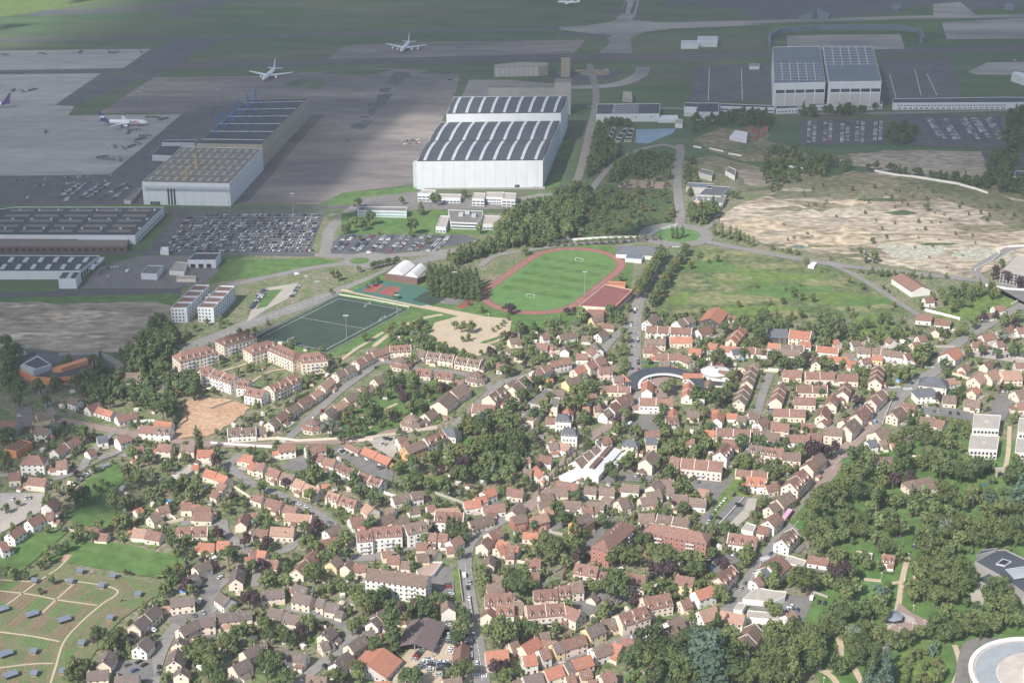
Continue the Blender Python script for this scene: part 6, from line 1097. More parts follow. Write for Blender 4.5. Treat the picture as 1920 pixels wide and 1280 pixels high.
# ground service carts on the cargo apron
M_CART = mat('service_cart', (.12,.13,.14), (.2,.2,.2), 1); SVR = random.Random(3)
for i, (x, y) in enumerate(((262,262),(240,250),(245,276),(225,300),(215,276),(250,245),(282,221),(295,222),(305,225),(190,296),(205,300),(262,235),(80,102),(150,99),(205,98),(212,100),(265,99),(10,104),(24,171),(42,172),(232,279),(270,256),(258,270),(85,249),(60,170))):
    c = G(x, y); root = empty('baggage_cart', (c.x, c.y, .3), SVR.uniform(0, 3)); 
    for k in range(3): b = MB(); b.box(-6+k*4,-2.8+k*4,-1,1,.5,2.2); b.box(-6+k*4,-2.8+k*4,-.9,.9,.2,.5); b.build('trolley', M_CART, root)
    b = MB(); b.box(6.2,9,-.9,.9,.4,1.2); b.box(6.6,7.6,-.8,.8,1.2,1.9); b.build('tug', M_CART, root); reg(root, 'dark train of baggage trolleys', 'cart', (x, y), 'baggage carts on the aprons')
# ---------------------------------------------------------------- masts, lamps, goals
def mast(x, y, H, heads, label, name='floodlight_mast'):
    c = G(x, y); root = empty(name, (c.x, c.y, .3)); b = MB(); b.tube((0,0,0), (0,0,H), .32 if H > 15 else .1, .16 if H > 15 else .07, n=8); b.build('pole', M_METAL if H > 15 else M_FRAME, root); b = MB()
    if H > 15:
        b.beam((-1.8,0,H), (1.8,0,H), .2, .2)
        for i in (-1.6,-.5,.5,1.6): b.box(i-.45, i+.45, -.4, .3, H-.1, H+.7)
    else: b.tube((0,0,H-.1), (0,0,H+.25), .5, .3, n=8)
    b.build('lamp_head', M_FRAME if H <= 15 else M_RIB, root); reg(root, label, 'street lamp' if H < 15 else 'floodlight', (x, y), 'park lamps' if H < 15 else 'floodlight masts')
for x, y, H in ((1096,556,22),(853,552,20),(650,636,20),(500,622,20),(596,566,18),(745,592,18),(916,620,14.5),(238,285,24),(206,310,22),(40,175,22),(264,205,22),(410,200,22),(1822,75,18),(1900,138,18),(550,400,20),(430,400,20)): mast(x, y, H, 4, 'tall slim floodlight mast')
for x, y in ((1652,1087),(1583,1132),(1634,1170),(1712,1148),(1732,1176),(1710,1181),(1685,1190),(1651,1215),(1596,1235),(1538,1256),(1558,1252),(1655,1250),(1473,1284),(1544,1284),(1556,1152),(1695,1098),(1689,1112),(1687,1120),(1703,1050),(1790,1300)): mast(x, y, 4.6, 1, 'white-topped park lamp', 'park_lamp')
for x, y in ((995,557),(1086,489.5),(718,600),(668,656),(545,640),(690,574)):
    c = G(x, y); root = empty('football_goal', (c.x, c.y, .35), math.atan2(tn.y, tn.x) if x > 900 else hd((612,661),(766,579))+math.pi/2*0+ (0 if x < 700 else 0)); b = MB(); 
    for s in (-3.66, 3.66): b.tube((s,0,0), (s,0,2.44), .12, n=6)
    b.tube((-3.66,0,2.44), (3.66,0,2.44), .12, n=6); b.build('goal_frame', M_WHITE, root); b = MB()
    for s in (-3.66, 3.66): b.tube((s,0,2.44), (s,1.8,0), .06, n=4)
    b.tube((-3.66,1.8,0), (3.66,1.8,0), .06, n=4); b.build('net_frame', M_WHITE, root); reg(root, 'white football goal', 'goal', (x, y), 'football goals')
# ---------------------------------------------------------------- walls and hedges
def wall(s, H, t, m, label, name='garden_wall', cat='wall'):
    P = [G(x, y) for x, y in pts(s)]; b = MB()
    for i in range(len(P)-1):
        d = (P[i+1]-P[i]).normalized()*t*.0; b.beam(P[i]+Vector((0,0,H/2)), P[i+1]+Vector((0,0,H/2)), t, H+i*.004)
    o = b.build(name, m); x, y = pts(s)[len(P)//2]; mark_poly(strip_like(P), 1)
    return reg(o, '', cat, (x, y), None, label) if label[:4] != 'near' else reg(o, label[5:], cat, (x, y), 'garden walls')
def strip_like(P): A, B = strip_poly([tuple(p[:2]) for p in P], 1.0); return [tuple(p) for p in A]+[tuple(p) for p in B[::-1]]
MW, MC2, MS = WALLM['w'], WALLM['c'], M_PAVE
wall('1200,452 1216,444 1240,432 1270,424', 2.6, .4, MW, 'white curved wall left of the cypress roundabout'); wall('1040,453 1070,451 1100,449 1130,447 1170,446 1200,446', 2, .4, MW, 'long white wall behind the running track trees'); wall('1640,322 1680,330 1720,334 1800,347', 2.4, .4, MW, 'white wall on the far edge of the building site'); wall('1800,348 1830,356 1852,364', 2.4, .4, MW, 'broken end of the far white site wall')
wall('1300,276 1315,279','2'and 2.2, .4, MW, 'short white wall on the weedy plot'); wall('1330,280 1356,286', 2.2, .4, MW, 'second white wall on the weedy plot'); wall('1366,290 1390,294', 2.2, .4, MW, 'third white wall on the weedy plot'); wall('1470,312 1505,318', 2.2, .4, MW, 'white wall along the field edge'); wall('1350,404 1340,408', 1.5, .4, MS, 'low kerb wall by the roundabout mouth')
wall('1828,508 1860,492 1875,478 1868,468 1890,464 1960,462', 2.2, .4, MW, 'white wall around the building site corner'); wall('1848,536 1890,544 1960,548', 2.2, .4, MW, 'white wall along the lower road edge'); wall('1734,583 1800,600', 2.4, .4, MW, 'long white wall right of the red-roofed cottage'); wall('1693,603 1716,592', 1.8, .3, MS, 'pale wall by the field track'); wall('1896,572 1908,566', 2, .3, MW, 'short white wall by the right-hand houses')
for s_, m in (('395,832 480,838 530,840',MW),('395,768 440,752',MS),('345,758 350,790 335,800',MS),('290,790 250,792',MW),('475,826 520,823 560,828 640,824',MC2),('685,823 760,812 820,802',MC2),('100,985 140,998',MS),('0,893 30,890',MS),('160,880 230,850',MS),('840,830 870,840 905,852 918,870',M_BRICK2),('795,890 840,870',M_BRICK2),('815,925 870,945',MS),('1000,668 1050,660',MC2),('1205,680 1290,686',M_COURT),('1220,708 1222,748',MW),('1345,692 1400,694 1465,698',MC2),('1440,694 1465,696',MW),
    ('1655,795 1675,745 1680,738',MC2),('1370,1115 1360,1125',MS),('985,1052 1018,1062',MC2),('960,1052 990,1058',MC2),('1015,995 1055,1004',MS),('1160,1035 1240,1090',MS) if 0 else ('1065,1060 1040,1075',MS),('1200,1205 1290,1150',MC2),('1160,1222 1200,1205',MC2),('1205,1075 1250,1085',MS),('960,900 1000,905',MS),('700,825 640,830',MC2),('1700,855 1728,860',MC2),('1700,650 1790,652',MS),('1820,660 1960,680',MS),('1780,700 1830,716',MC2),('1575,765 1640,770',MW) if 0 else ('1500,800 1520,798',MC2),('430,1160 480,1170',MS),('590,1170 612,1178',MC2),('560,1240 588,1226',MS),('880,1120 890,1180',MS),('860,1070 868,1130',MS),('905,1030 912,1060',MS),('1490,1105 1470,1112',MS),('1525,1112 1552,1122',MS),('655,985 700,970',MC2),('345,975 300,985',MC2),('300,955 330,975',MC2),('440,915 470,935',MC2),('720,925 750,935',MW),('1395,935 1340,995',MW)):
    wall(s_, 1.9, .35, m, 'near long ' + {id(MW):'white', id(MC2):'cream', id(MS):'pale stone', id(M_BRICK2):'brick', id(M_COURT):'green'}[id(m)] + ' garden wall')
wall('636,553 700,563 768,576 766,582 700,618 612,664', 1.1, .12, M_FRAME, 'white fence around the dark pitch', 'pitch_fence', 'fence'); wall('636,553 560,590 480,630', 1.1, .12, M_FRAME, 'white fence on the road side of the dark pitch', 'pitch_fence', 'fence')
# garden hedges and paved yards beside the houses
YR = random.Random(77); YB = {0: MB(), 1: MB(), 2: MB()}; HEDGES = []
for (cx, cy), ang, e, h in HOUSES:
    if cy > 1400: continue
    ca, sa = math.cos(ang), math.sin(ang); W2 = lambda a, d: (cx+ca*a-sa*d, cy+sa*a+ca*d)
    sd = -1 if (-cx*-sa+-cy*ca) < 0 else 1
    for s_ in (-1, 1):
        if YR.random() < .75:
            a0 = YR.uniform(-e, e*.3); a1 = min(e, a0+YR.uniform(4, 12)); d0, d1 = s_*(h+.6), s_*(h+YR.uniform(3, 6)); mid = W2((a0+a1)/2, (d0+d1)/2)
            if not occ(*W2((a0+a1)/2, s_*(h+4))): k = YR.randrange(3); z = .64+.003*k+YR.random()*.002; q = [W2(a0,d0), W2(a1,d0), W2(a1,d1), W2(a0,d1)]; q = q if s_ > 0 else q[::-1]; YB[k].add([(p[0],p[1],z) for p in q], [(0,1,2,3)])
        if YR.random() < .55:
            d = s_*(h+YR.uniform(6, 9)); a0, a1 = -e*YR.uniform(.6,1.1), e*YR.uniform(.6,1.1)
            if not any(occ(*W2(a0+(a1-a0)*t, d)) for t in (0,.25,.5,.75,1)): HEDGES.append((W2(a0, d), W2(a1, d)))
    if YR.random() < .5:
        for s_ in (-1, 1):
            a = s_*(e+2.2)
            if not any(occ(*W2(a, t)) for t in (h+2, h+4, h+7)): HEDGES.append((W2(a, h+1), W2(a, h+7)))
for k, m in ((0, M_PAVE), (1, M_LOT), (2, M_LIME)): tag(YB[k].build('garden_paving', m), kind='structure')
# small huts and tables in the gardens
BRT = [mat('white_tarpaulin', (.75,.74,.72)), mat('blue_tarpaulin', (.12,.30,.55)), ROOFM['r'], ROOFM['f'], mat('cream_canvas', (.72,.64,.52)), ROOFM['o']]; k = 0
for t_ in range(4000):
    px_ = (YR.uniform(20, 1900), YR.uniform(620, 1270)); c = G(*px_)
    if k >= 230: break
    if px_[0] > 1500 and px_[1] > 830 or px_[0] < 330 and (px_[1] > 980 or px_[1] < 760) or any(occ(c.x+a, c.y+d_) for a in (-3,0,3) for d_ in (-3,0,3)): continue
    k += 1; w1, w2 = YR.uniform(1.2,2), YR.uniform(1,1.6); root = empty('garden_hut', (c.x, c.y, .3), YR.uniform(0, 3.1)); b = MB(); b.box(-w1,w1,-w2,w2,0,2); b.build('wall', WALLM[YR.choice('wcg')], root); b = MB(); b.add([(-w1-.2,-w2-.2,1.95),(w1+.2,-w2-.2,1.95),(w1+.2,w2+.2,1.95),(-w1-.2,w2+.2,1.95),(-w1-.2,0,2.7),(w1+.2,0,2.7)], [(3,2,1,0),(0,1,5,4),(2,3,4,5),(1,2,5),(3,0,4)])
    mi_ = YR.choices(range(6), [4,1,3,3,4,2])[0]; b.build('roof', BRT[mi_], root); reg(root, ['white-topped','blue-topped','red-roofed','grey-roofed','cream-topped','orange-roofed'][mi_]+' garden hut', 'hut', px_, 'huts in the back gardens'); mark_poly([(c.x-2,c.y-2),(c.x+2,c.y-2),(c.x+2,c.y+2),(c.x-2,c.y+2)], 1)
# market stalls
for i in range(9):
    t = i/8; x, y = 1457+t*24, 996-t*33; pk = i > 3; c = G(x, y); root = empty('market_stall', (c.x, c.y, GZ), 1.0); b = MB(); b.add([(-2,-1.5,2.2),(2,-1.5,2.2),(2,1.5,2.2),(-2,1.5,2.2),(0,-1.5,3),(0,1.5,3)], [(0,4,5,3),(1,2,5,4),(0,1,4),(3,5,2),(3,2,1,0)]); b.build('canopy', mat('pink_canvas', (.60,.34,.50)) if pk else mat('yellow_canvas', (.62,.60,.25)), root)
    b = MB(); b.box(-1.7,1.7,-1,1,.3,.9); [b.box(px_-.05,px_+.05,py_-.05,py_+.05,0,2.25) for px_ in (-1.8,1.8) for py_ in (-1.3,1.3)]; b.build('table', M_FRAME, root); reg(root, ('pink' if pk else 'yellow')+' canvas market stall', 'market stall', (x, y), 'stalls along the market street')
# ---------------------------------------------------------------- trees
def leafm(n, c1, c2): return mat(n, c1, c2, .9, rough=.7, rnd=.22, trans=.25, fine=.25, spec=.2)
LEAF = {'dark': leafm('leaf_dark', (.082,.12,.05), (.11,.145,.06)), 'mid': leafm('leaf_mid', (.125,.16,.062), (.155,.185,.075)), 'light': leafm('leaf_light', (.155,.20,.08), (.18,.215,.095)), 'copper': leafm('leaf_copper', (.065,.045,.05), (.08,.05,.058)), 'olive': leafm('leaf_olive', (.13,.145,.055), (.16,.15,.06)), 'grey': leafm('leaf_grey', (.17,.21,.15), (.21,.24,.18)), 'blue': leafm('leaf_blue', (.095,.15,.11), (.12,.175,.13))}
M_BARK = mat('bark', (.10,.075,.055), (.14,.11,.08), 2)
TR = random.Random(21)
def crown(shape, n, q, seed):
    "unit crown: width 2, many leaf-clump faces over uneven lobes"
    rr = random.Random(seed); vs, fs = [], []; lobes = []
    if shape == 'round':
        for k in range(15):
            a = rr.uniform(0, 6.283); z = rr.uniform(-.45, .8); rad = math.sqrt(max(0, 1-(abs(z)*.95)**2))*rr.uniform(.3,.82); lobes.append((rad*math.cos(a), rad*math.sin(a), z*rr.uniform(.65,1.0), rr.uniform(.2,.46)))
    elif shape == 'tall':
        for k in range(12): a = rr.uniform(0, 6.283); z = -1+2*k/11; lobes.append((.3*math.cos(a), .3*math.sin(a), z*2.6, .65*(1-max(0, z)**2*.7)))
    elif shape == 'cone':
        for k in range(16): a = rr.uniform(0, 6.283); t = k/15; rr_ = (1-t)*.6; lobes.append((rr_*math.cos(a), rr_*math.sin(a), -1.1+2.9*t, .12+.42*(1-t)))
    elif shape == 'tier':
        for k in range(26): a = k*2.4; t = (k//5)/5; rr_ = (.75-.5*t)*rr.uniform(.6,1.1); lobes.append((rr_*math.cos(a), rr_*math.sin(a), -.6+1.5*t, .42-.12*t))
    flat = .38 if shape == 'tier' else 1
    tot = sum(l[3]**2 for l in lobes)
    for lx, ly, lz, lr in lobes:
        for i in range(int(n*lr*lr/tot)):
            u = Vector((rr.gauss(0,1), rr.gauss(0,1), rr.gauss(.25,1)*flat)).normalized(); p = Vector((lx, ly, lz))+Vector((u.x*lr, u.y*lr, u.z*lr*flat))*rr.uniform(.75,1.08)
            nn = (u+Vector((rr.uniform(-.6,.6), rr.uniform(-.6,.6), rr.uniform(-.3,.8)))).normalized(); a = nn.orthogonal().normalized(); a.rotate(Matrix.Rotation(rr.uniform(0,6.28), 3, nn)); b2 = nn.cross(a); s = q*rr.uniform(.6,1.25); k0 = len(vs)
            vs += [p+a*s, p+b2*s*.8+nn*s*.2, p-a*s, p-b2*s*.8+nn*s*.15]; fs.append((k0, k0+1, k0+2, k0+3))
        # inner mass so that the crown is not see-through
        for i in range(8):
            pass
        k0 = len(vs); r_ = lr*.72; vs += [Vector((lx+r_,ly,lz)), Vector((lx,ly+r_,lz)), Vector((lx-r_,ly,lz)), Vector((lx,ly-r_,lz)), Vector((lx,ly,lz+r_*flat)), Vector((lx,ly,lz-r_*flat))]
        fs += [(k0,k0+1,k0+4),(k0+1,k0+2,k0+4),(k0+2,k0+3,k0+4),(k0+3,k0,k0+4),(k0+1,k0,k0+5),(k0+2,k0+1,k0+5),(k0+3,k0+2,k0+5),(k0,k0+3,k0+5)]
    return vs, fs
CR = {(s, k): crown(s, 620, .105 if s != 'tall' else .16, 100+k) for s in ('round','tall','cone','tier') for k in range(4 if s == 'round' else 2)}
CRL = {(s, k): crown(s, 170, .2 if s != 'tall' else .28, 300+k) for s in ('round','tall','cone','tier') for k in range(3 if s == 'round' else 1)}
CM = {}
def crown_mesh(s, k, col):
    if (s, k, col) not in CM: me = bpy.data.meshes.new('crown'); me.from_pydata([tuple(v) for v in CR[(s,k)][0]], [], CR[(s,k)][1]); me.materials.append(LEAF[col]); CM[(s,k,col)] = me
    return CM[(s,k,col)]
b_ = MB(); b_.tube((0,0,-.3), (0,0,1.0), .09, .05, n=7); b_.tube((0,0,.7), (.3,.1,1.35), .045, .015, n=5); b_.tube((0,0,.75), (-.25,.18,1.4), .045, .015, n=5); b_.tube((0,0,.8), (.02,-.3,1.45), .04, .015, n=5); TRUNK = b_.mesh('trunk', M_BARK)
TREES = []
HZF = {'round': 1.0, 'tall': 2.7, 'cone': 1.25, 'tier': .9}
def tree(x, y, r, col='mid', shape='round', world=False):
    if not world and shape == 'round': r *= .74 if r < 8 else .64
    "photo point of the crown's middle, crown radius in m"
    hz = HZF[shape]*r; zc = hz+ (r*.45 if shape == 'round' else .4)
    c = Vector((x, y, 0)) if world else G(x, y, zc); TREES.append((c.x, c.y, r, col, shape, zc)); mark_poly([(c.x+r*.5*a, c.y+r*.5*b2) for a, b2 in ((-1,-1),(1,-1),(1,1),(-1,1))])
def T4(X0, Y0, s):
    for q in s.split(';'):
        a = q.split(); 
        if a: tree(X0+float(a[0])/4, Y0+float(a[1])/4, float(a[2]), *(a[3:]))
# single trees read off the photograph
T4(480, 320, '700 420 8 dark;800 400 7 dark;850 350 10 dark;740 380 7 mid;1160 400 12 dark;660 430 6 dark;1240 280 5 dark cone;1360 210 7 dark;1330 200 6 dark;1560 165 5 dark;1840 420 9 mid;1680 430 6 light;765 230 6 dark;1100 220 5 mid;920 460 3 mid;1880 480 9 mid;620 780 6 mid;580 760 5 mid;560 900 3 mid;770 730 4 mid;1590 990 3 dark;1490 1150 5 mid;1540 1160 6 mid;1615 1165 6 mid;1690 1035 4 mid;1160 470 4 mid;1280 520 4 mid;780 500 4 mid;1045 930 4 dark;1890 1030 6 copper;1030 1170 5 mid;1170 1160 5 mid;1090 1200 5 dark;990 1200 5 mid;820 1240 5 mid;1780 1190 2.5 mid;1810 1170 2.5 mid;1840 1150 2.5 mid;1860 1130 2.5 mid;1890 1105 2.5 mid;1550 1260 3 dark;1595 1245 3 dark cone;1830 1240 4 mid;1870 1220 4 mid')
T4(960, 320, '410 1050 4.5 copper;460 1050 4 copper;0 1030 5 copper;520 1070 10 light;740 1050 8 dark;790 1090 6 dark;1130 590 6 dark;100 590 6 mid;1400 320 10 dark;1450 330 8 dark;1540 290 6 mid;1340 330 8 dark;810 790 5 mid;820 1120 5 mid;830 1200 5 mid;870 1250 5 light;150 1170 6 dark;60 1170 7 dark;280 1150 7 mid;1210 1110 8 mid;1140 1090 6 dark;1000 1080 5 mid;1860 1170 6 dark tall;1600 1160 8 dark;1720 1120 6 mid;870 1020 5 mid;1650 170 5 dark;1690 180 5 mid')
T4(1440, 320, '190 905 6 dark;250 940 5 mid;340 945 5 dark;110 970 4 dark;600 1030 3 mid;800 640 8 mid;740 640 7 grey;700 590 4 mid;790 520 4 dark;890 490 3 dark;1200 260 6 mid;1690 770 6 copper;1800 790 7 copper;1880 830 7 copper;1710 740 5 copper;1760 690 5 dark;1460 1180 8 mid;1560 1130 7 mid;1600 1090 6 copper;1860 1080 8 mid;1780 1110 7 mid;1860 1140 6 copper;1700 1080 5 copper;450 1180 6 dark tall;550 1180 8 dark;360 1190 6 dark;640 1230 7 dark;900 1110 6 dark;880 1080 5 mid;960 1190 6 mid;700 1240 6 mid;1760 1230 8 grey;1520 1250 6 light;1300 1200 5 mid;150 1140 5 dark;1040 1170 4 mid;1150 1010 4 mid;870 870 2.5 dark;910 900 2 dark;1380 920 5 dark;1470 920 5 dark;1180 1240 4 mid')
T4(0, 640, '1220 500 12 dark;1180 440 9 dark;1120 400 10 dark;1360 330 10 dark;1450 370 9 dark;1280 290 9 dark;1000 430 8 dark;900 380 8 dark;640 260 10 dark;760 300 8 dark;560 300 8 dark;420 310 7 dark;300 330 9 dark;150 330 9 dark;60 300 10 dark;60 700 10 dark;610 680 8 dark;1030 1020 10 mid;960 960 8 mid;620 1140 10 dark;560 1180 8 dark;860 1180 12 mid;1270 1070 7 dark;1110 1150 6 mid;760 1050 3 dark;800 1070 3 dark;715 1090 3 dark;750 1110 3 dark;1620 900 7 copper;1485 740 4 dark tall;1000 830 7 mid;1110 850 7 dark;1740 1160 5 copper;1200 1210 6 dark;1080 440 7 dark;700 130 6 dark;980 150 6 dark;890 260 6 mid;1250 930 7 dark;1480 1080 7 mid;1380 1040 6 mid;1430 1130 6 mid;140 430 8 dark;350 440 6 dark;700 420 7 dark;820 440 6 dark;1380 870 5 mid;40 1250 4 mid;130 1210 3 dark;420 1080 6 mid;1620 800 5 mid;1870 810 4 dark')
T4(480, 640, '1120 420 10 copper;1100 360 8 copper;840 500 9 dark cone;800 430 7 dark;1010 300 10 dark;1080 280 8 dark;1160 300 7 mid;1000 250 6 mid;930 380 6 mid;1240 470 8 dark;1260 350 6 dark;1350 340 6 mid;550 640 10 grey;800 660 6 dark;700 690 6 dark;640 720 5 dark;1180 900 9 dark;1190 960 5 grey;1260 390 5 dark;1870 210 8 dark;1700 640 12 dark;1640 600 9 dark;1650 780 12 mid;1790 790 12 dark;1720 880 8 mid;1860 620 10 dark;1520 980 10 dark;1420 1080 9 dark;1730 1000 8 dark;1630 960 7 dark;1330 870 7 mid;1440 890 7 mid;710 1040 9 dark;780 1110 8 dark;600 1020 7 dark;440 980 7 mid;880 1170 8 dark;1200 1030 10 dark;1280 1070 8 mid;1130 1080 7 mid;250 560 4 dark;160 780 5 dark;60 860 6 dark;410 1150 6 mid;220 1060 5 copper;30 1090 6 dark;1110 1240 5 mid;1000 540 6 mid;420 180 4 mid;530 210 4 mid;1740 90 3 mid;1690 80 3 mid;1180 130 5 mid;610 150 5 mid;1800 60 4 mid;1330 960 5 dark;1060 940 6 mid;400 870 3 dark tall;90 500 3 light;150 460 3 light;1290 30 6 dark;370 330 3 light;300 390 3 light;1380 780 3 dark tall;1440 750 3 dark')
T4(960, 640, '1550 130 12 dark;1650 250 8 mid;1360 390 10 dark;1530 390 14 dark;1450 400 8 dark;1880 90 4 dark;1740 80 5 dark;1170 350 7 mid;1200 310 6 mid;1140 330 6 dark;550 560 7 dark;850 540 7 mid;800 580 6 copper;890 520 6 copper;780 640 6 mid;920 660 6 mid;960 680 5 mid;1130 500 6 dark;1110 580 7 dark;1130 640 6 dark;1140 670 6 mid;480 380 9 mid;560 340 9 mid;520 430 10 mid;470 460 8 mid;400 460 8 mid;600 330 7 dark;240 480 7 mid;280 420 6 dark;170 540 8 dark;160 290 6 dark;110 310 7 dark;60 400 8 dark;10 480 10 dark;0 700 12 dark;20 820 10 dark;20 900 9 dark;568 750 4 dark tall;1380 380 7 dark;1380 460 5 light;1440 520 6 mid;840 900 8 mid;775 990 6 dark;740 940 5 dark;700 960 5 dark;1190 970 8 dark;1200 760 8 dark;1180 800 7 mid;1290 800 7 mid;1370 820 8 mid;1450 770 9 mid;1330 720 7 mid;1270 680 6 mid;1720 750 9 dark;1860 750 7 dark;1420 700 5 mid;1320 1110 5 dark;1280 1250 6 dark;360 180 4 mid;690 210 3 dark;160 80 7 mid;60 90 8 mid;240 110 6 mid;860 80 4 mid;850 140 4 mid;740 130 4 mid;870 180 4 mid;1400 170 7 dark;1470 1190 5 mid;480 1150 6 dark;330 1240 6 dark;90 1060 7 mid;1070 930 5 mid;920 800 5 dark;900 870 6 mid;570 1050 4 mid;1290 1070 4 mid;1480 640 5 dark;1640 500 4 mid;1490 620 5 light;1840 850 4 mid;1760 880 4 mid;1240 1080 5 mid;700 560 4 dark;1620 340 6 mid')
T4(1440, 640, '30 110 9 dark;90 170 8 dark;150 150 8 dark;290 130 8 copper;230 150 7 dark;420 140 6 mid;460 160 6 mid;1130 90 11 mid;1200 60 10 mid;1160 130 9 mid;1070 220 8 light;1010 250 8 mid;1330 160 6 dark;1340 230 7 dark;1420 380 7 dark;1280 410 5 copper;400 380 4 dark;400 810 11 copper;480 790 8 copper;330 800 9 copper;250 830 7 mid;130 960 6 mid;80 980 5 dark;640 840 9 dark;720 830 9 dark;770 870 9 mid;700 960 12 mid;600 960 10 mid;560 1080 12 mid;640 1060 12 mid;680 1120 10 dark;420 1150 14 mid;500 1150 12 mid;360 1220 12 mid;560 1240 10 light;1000 900 9 dark cone;960 960 8 dark;940 1040 8 copper;1050 1020 8 copper;870 950 7 mid;1000 800 9 dark;1100 680 10 mid;1170 740 10 mid;1200 660 9 mid;1290 720 10 mid;1370 680 9 mid;1380 760 9 mid;1250 850 11 mid;1180 880 10 mid;1300 950 12 mid;1380 930 10 mid;1450 980 10 dark;1540 950 12 dark;1600 930 10 dark;1300 1080 10 light;1200 1150 9 light;1350 1150 12 mid;1440 1190 10 mid;1540 1170 9 mid;1850 970 12 dark;1830 1000 10 dark;1670 1190 7 blue tier;1890 1140 8 blue cone;1750 1240 10 mid;1850 1240 10 mid;1640 1260 9 mid;860 1180 7 dark;960 1200 8 mid;1100 1180 7 dark;1080 1250 8 mid;780 1250 8 light;820 1150 5 light tall;1600 60 6 dark;1720 80 6 dark;1830 60 8 dark;1500 70 6 mid;1000 700 6 mid;930 400 5 light;1070 570 3 dark tall;1150 900 8 mid;850 1050 8 olive;1480 620 5 mid;1430 600 4 mid;1880 60 8 mid;1250 1240 9 mid')
T4(0, 960, '400 500 4 dark;300 590 3 mid;740 920 9 dark;730 960 6 copper;880 920 9 mid;840 960 8 mid;560 1150 9 mid;620 1150 8 mid;540 1230 8 mid;800 1000 6 mid;1290 540 8 dark;1400 540 6 copper;1220 580 5 mid;1450 580 5 mid;1710 310 9 dark;1630 160 6 copper;1830 200 6 copper;1290 220 6 dark;1540 320 4 mid;1870 640 9 copper;1550 1040 11 mid;1500 980 8 mid;1600 1120 9 mid;1560 1180 8 dark;1780 920 9 dark;1700 960 7 mid;1850 880 7 mid;1450 1080 6 mid;1640 1250 8 dark;940 60 6 mid;860 80 6 olive;730 100 6 mid;690 180 5 dark;600 150 6 mid;560 190 5 dark;500 240 5 dark;420 270 5 dark;340 340 5 mid;300 390 4 dark;180 470 4 dark;100 460 5 mid;40 440 5 mid;1240 470 7 mid;1320 420 5 olive;1880 400 6 dark;1900 980 5 mid;1400 1040 5 dark;460 110 4 mid;1320 300 4 mid;1400 210 5 mid;350 120 4 mid;1740 720 4 mid')
T4(480, 960, '445 110 7 copper;440 130 6 copper;60 240 6 copper;360 110 6 dark;840 70 8 dark;660 190 7 mid;600 270 7 mid;380 230 7 mid;440 250 6 mid;550 340 6 dark;500 330 6 mid;700 300 6 dark;60 490 7 mid;40 400 6 copper;130 510 5 mid;440 450 9 mid;400 440 7 mid;220 510 6 light;890 640 11 dark;960 620 7 dark;1040 700 9 dark;1120 740 8 copper;1220 710 11 dark;1290 740 8 dark;800 680 7 mid;760 620 6 mid;720 600 5 mid;1390 650 6 dark;1010 860 6 dark tall;890 990 7 dark;1530 860 10 mid;1500 950 8 dark;1560 770 7 dark;390 820 8 light;330 900 6 copper;250 940 7 dark;180 900 7 mid;100 920 8 dark;60 830 8 mid;140 1100 9 dark;60 1100 9 dark;220 1240 9 dark;80 1200 9 dark;1180 1210 9 dark;1130 1240 7 dark;1560 1160 9 mid;1480 1200 8 mid;750 1170 7 mid;780 1210 6 mid;1780 890 12 mid;1850 880 12 mid;1900 900 10 mid;1700 490 7 mid;1890 540 8 dark;1680 430 6 mid;1860 1150 7 copper;1800 1160 6 copper;1880 1220 7 mid;600 1220 7 mid;1080 280 5 mid;1200 400 5 dark;1440 100 3 dark tall;1480 110 3 dark tall;1360 100 3 dark;1524 130 3 dark tall;1568 140 3 dark tall;1520 300 5 dark;830 720 5 olive;720 850 6 mid;1340 640 5 mid;160 340 5 mid;230 420 5 dark;640 560 5 mid;500 560 4 mid;700 480 5 dark;1000 760 5 olive;1120 790 5 olive;1270 200 5 mid;950 800 5 dark;560 1090 3 mid')
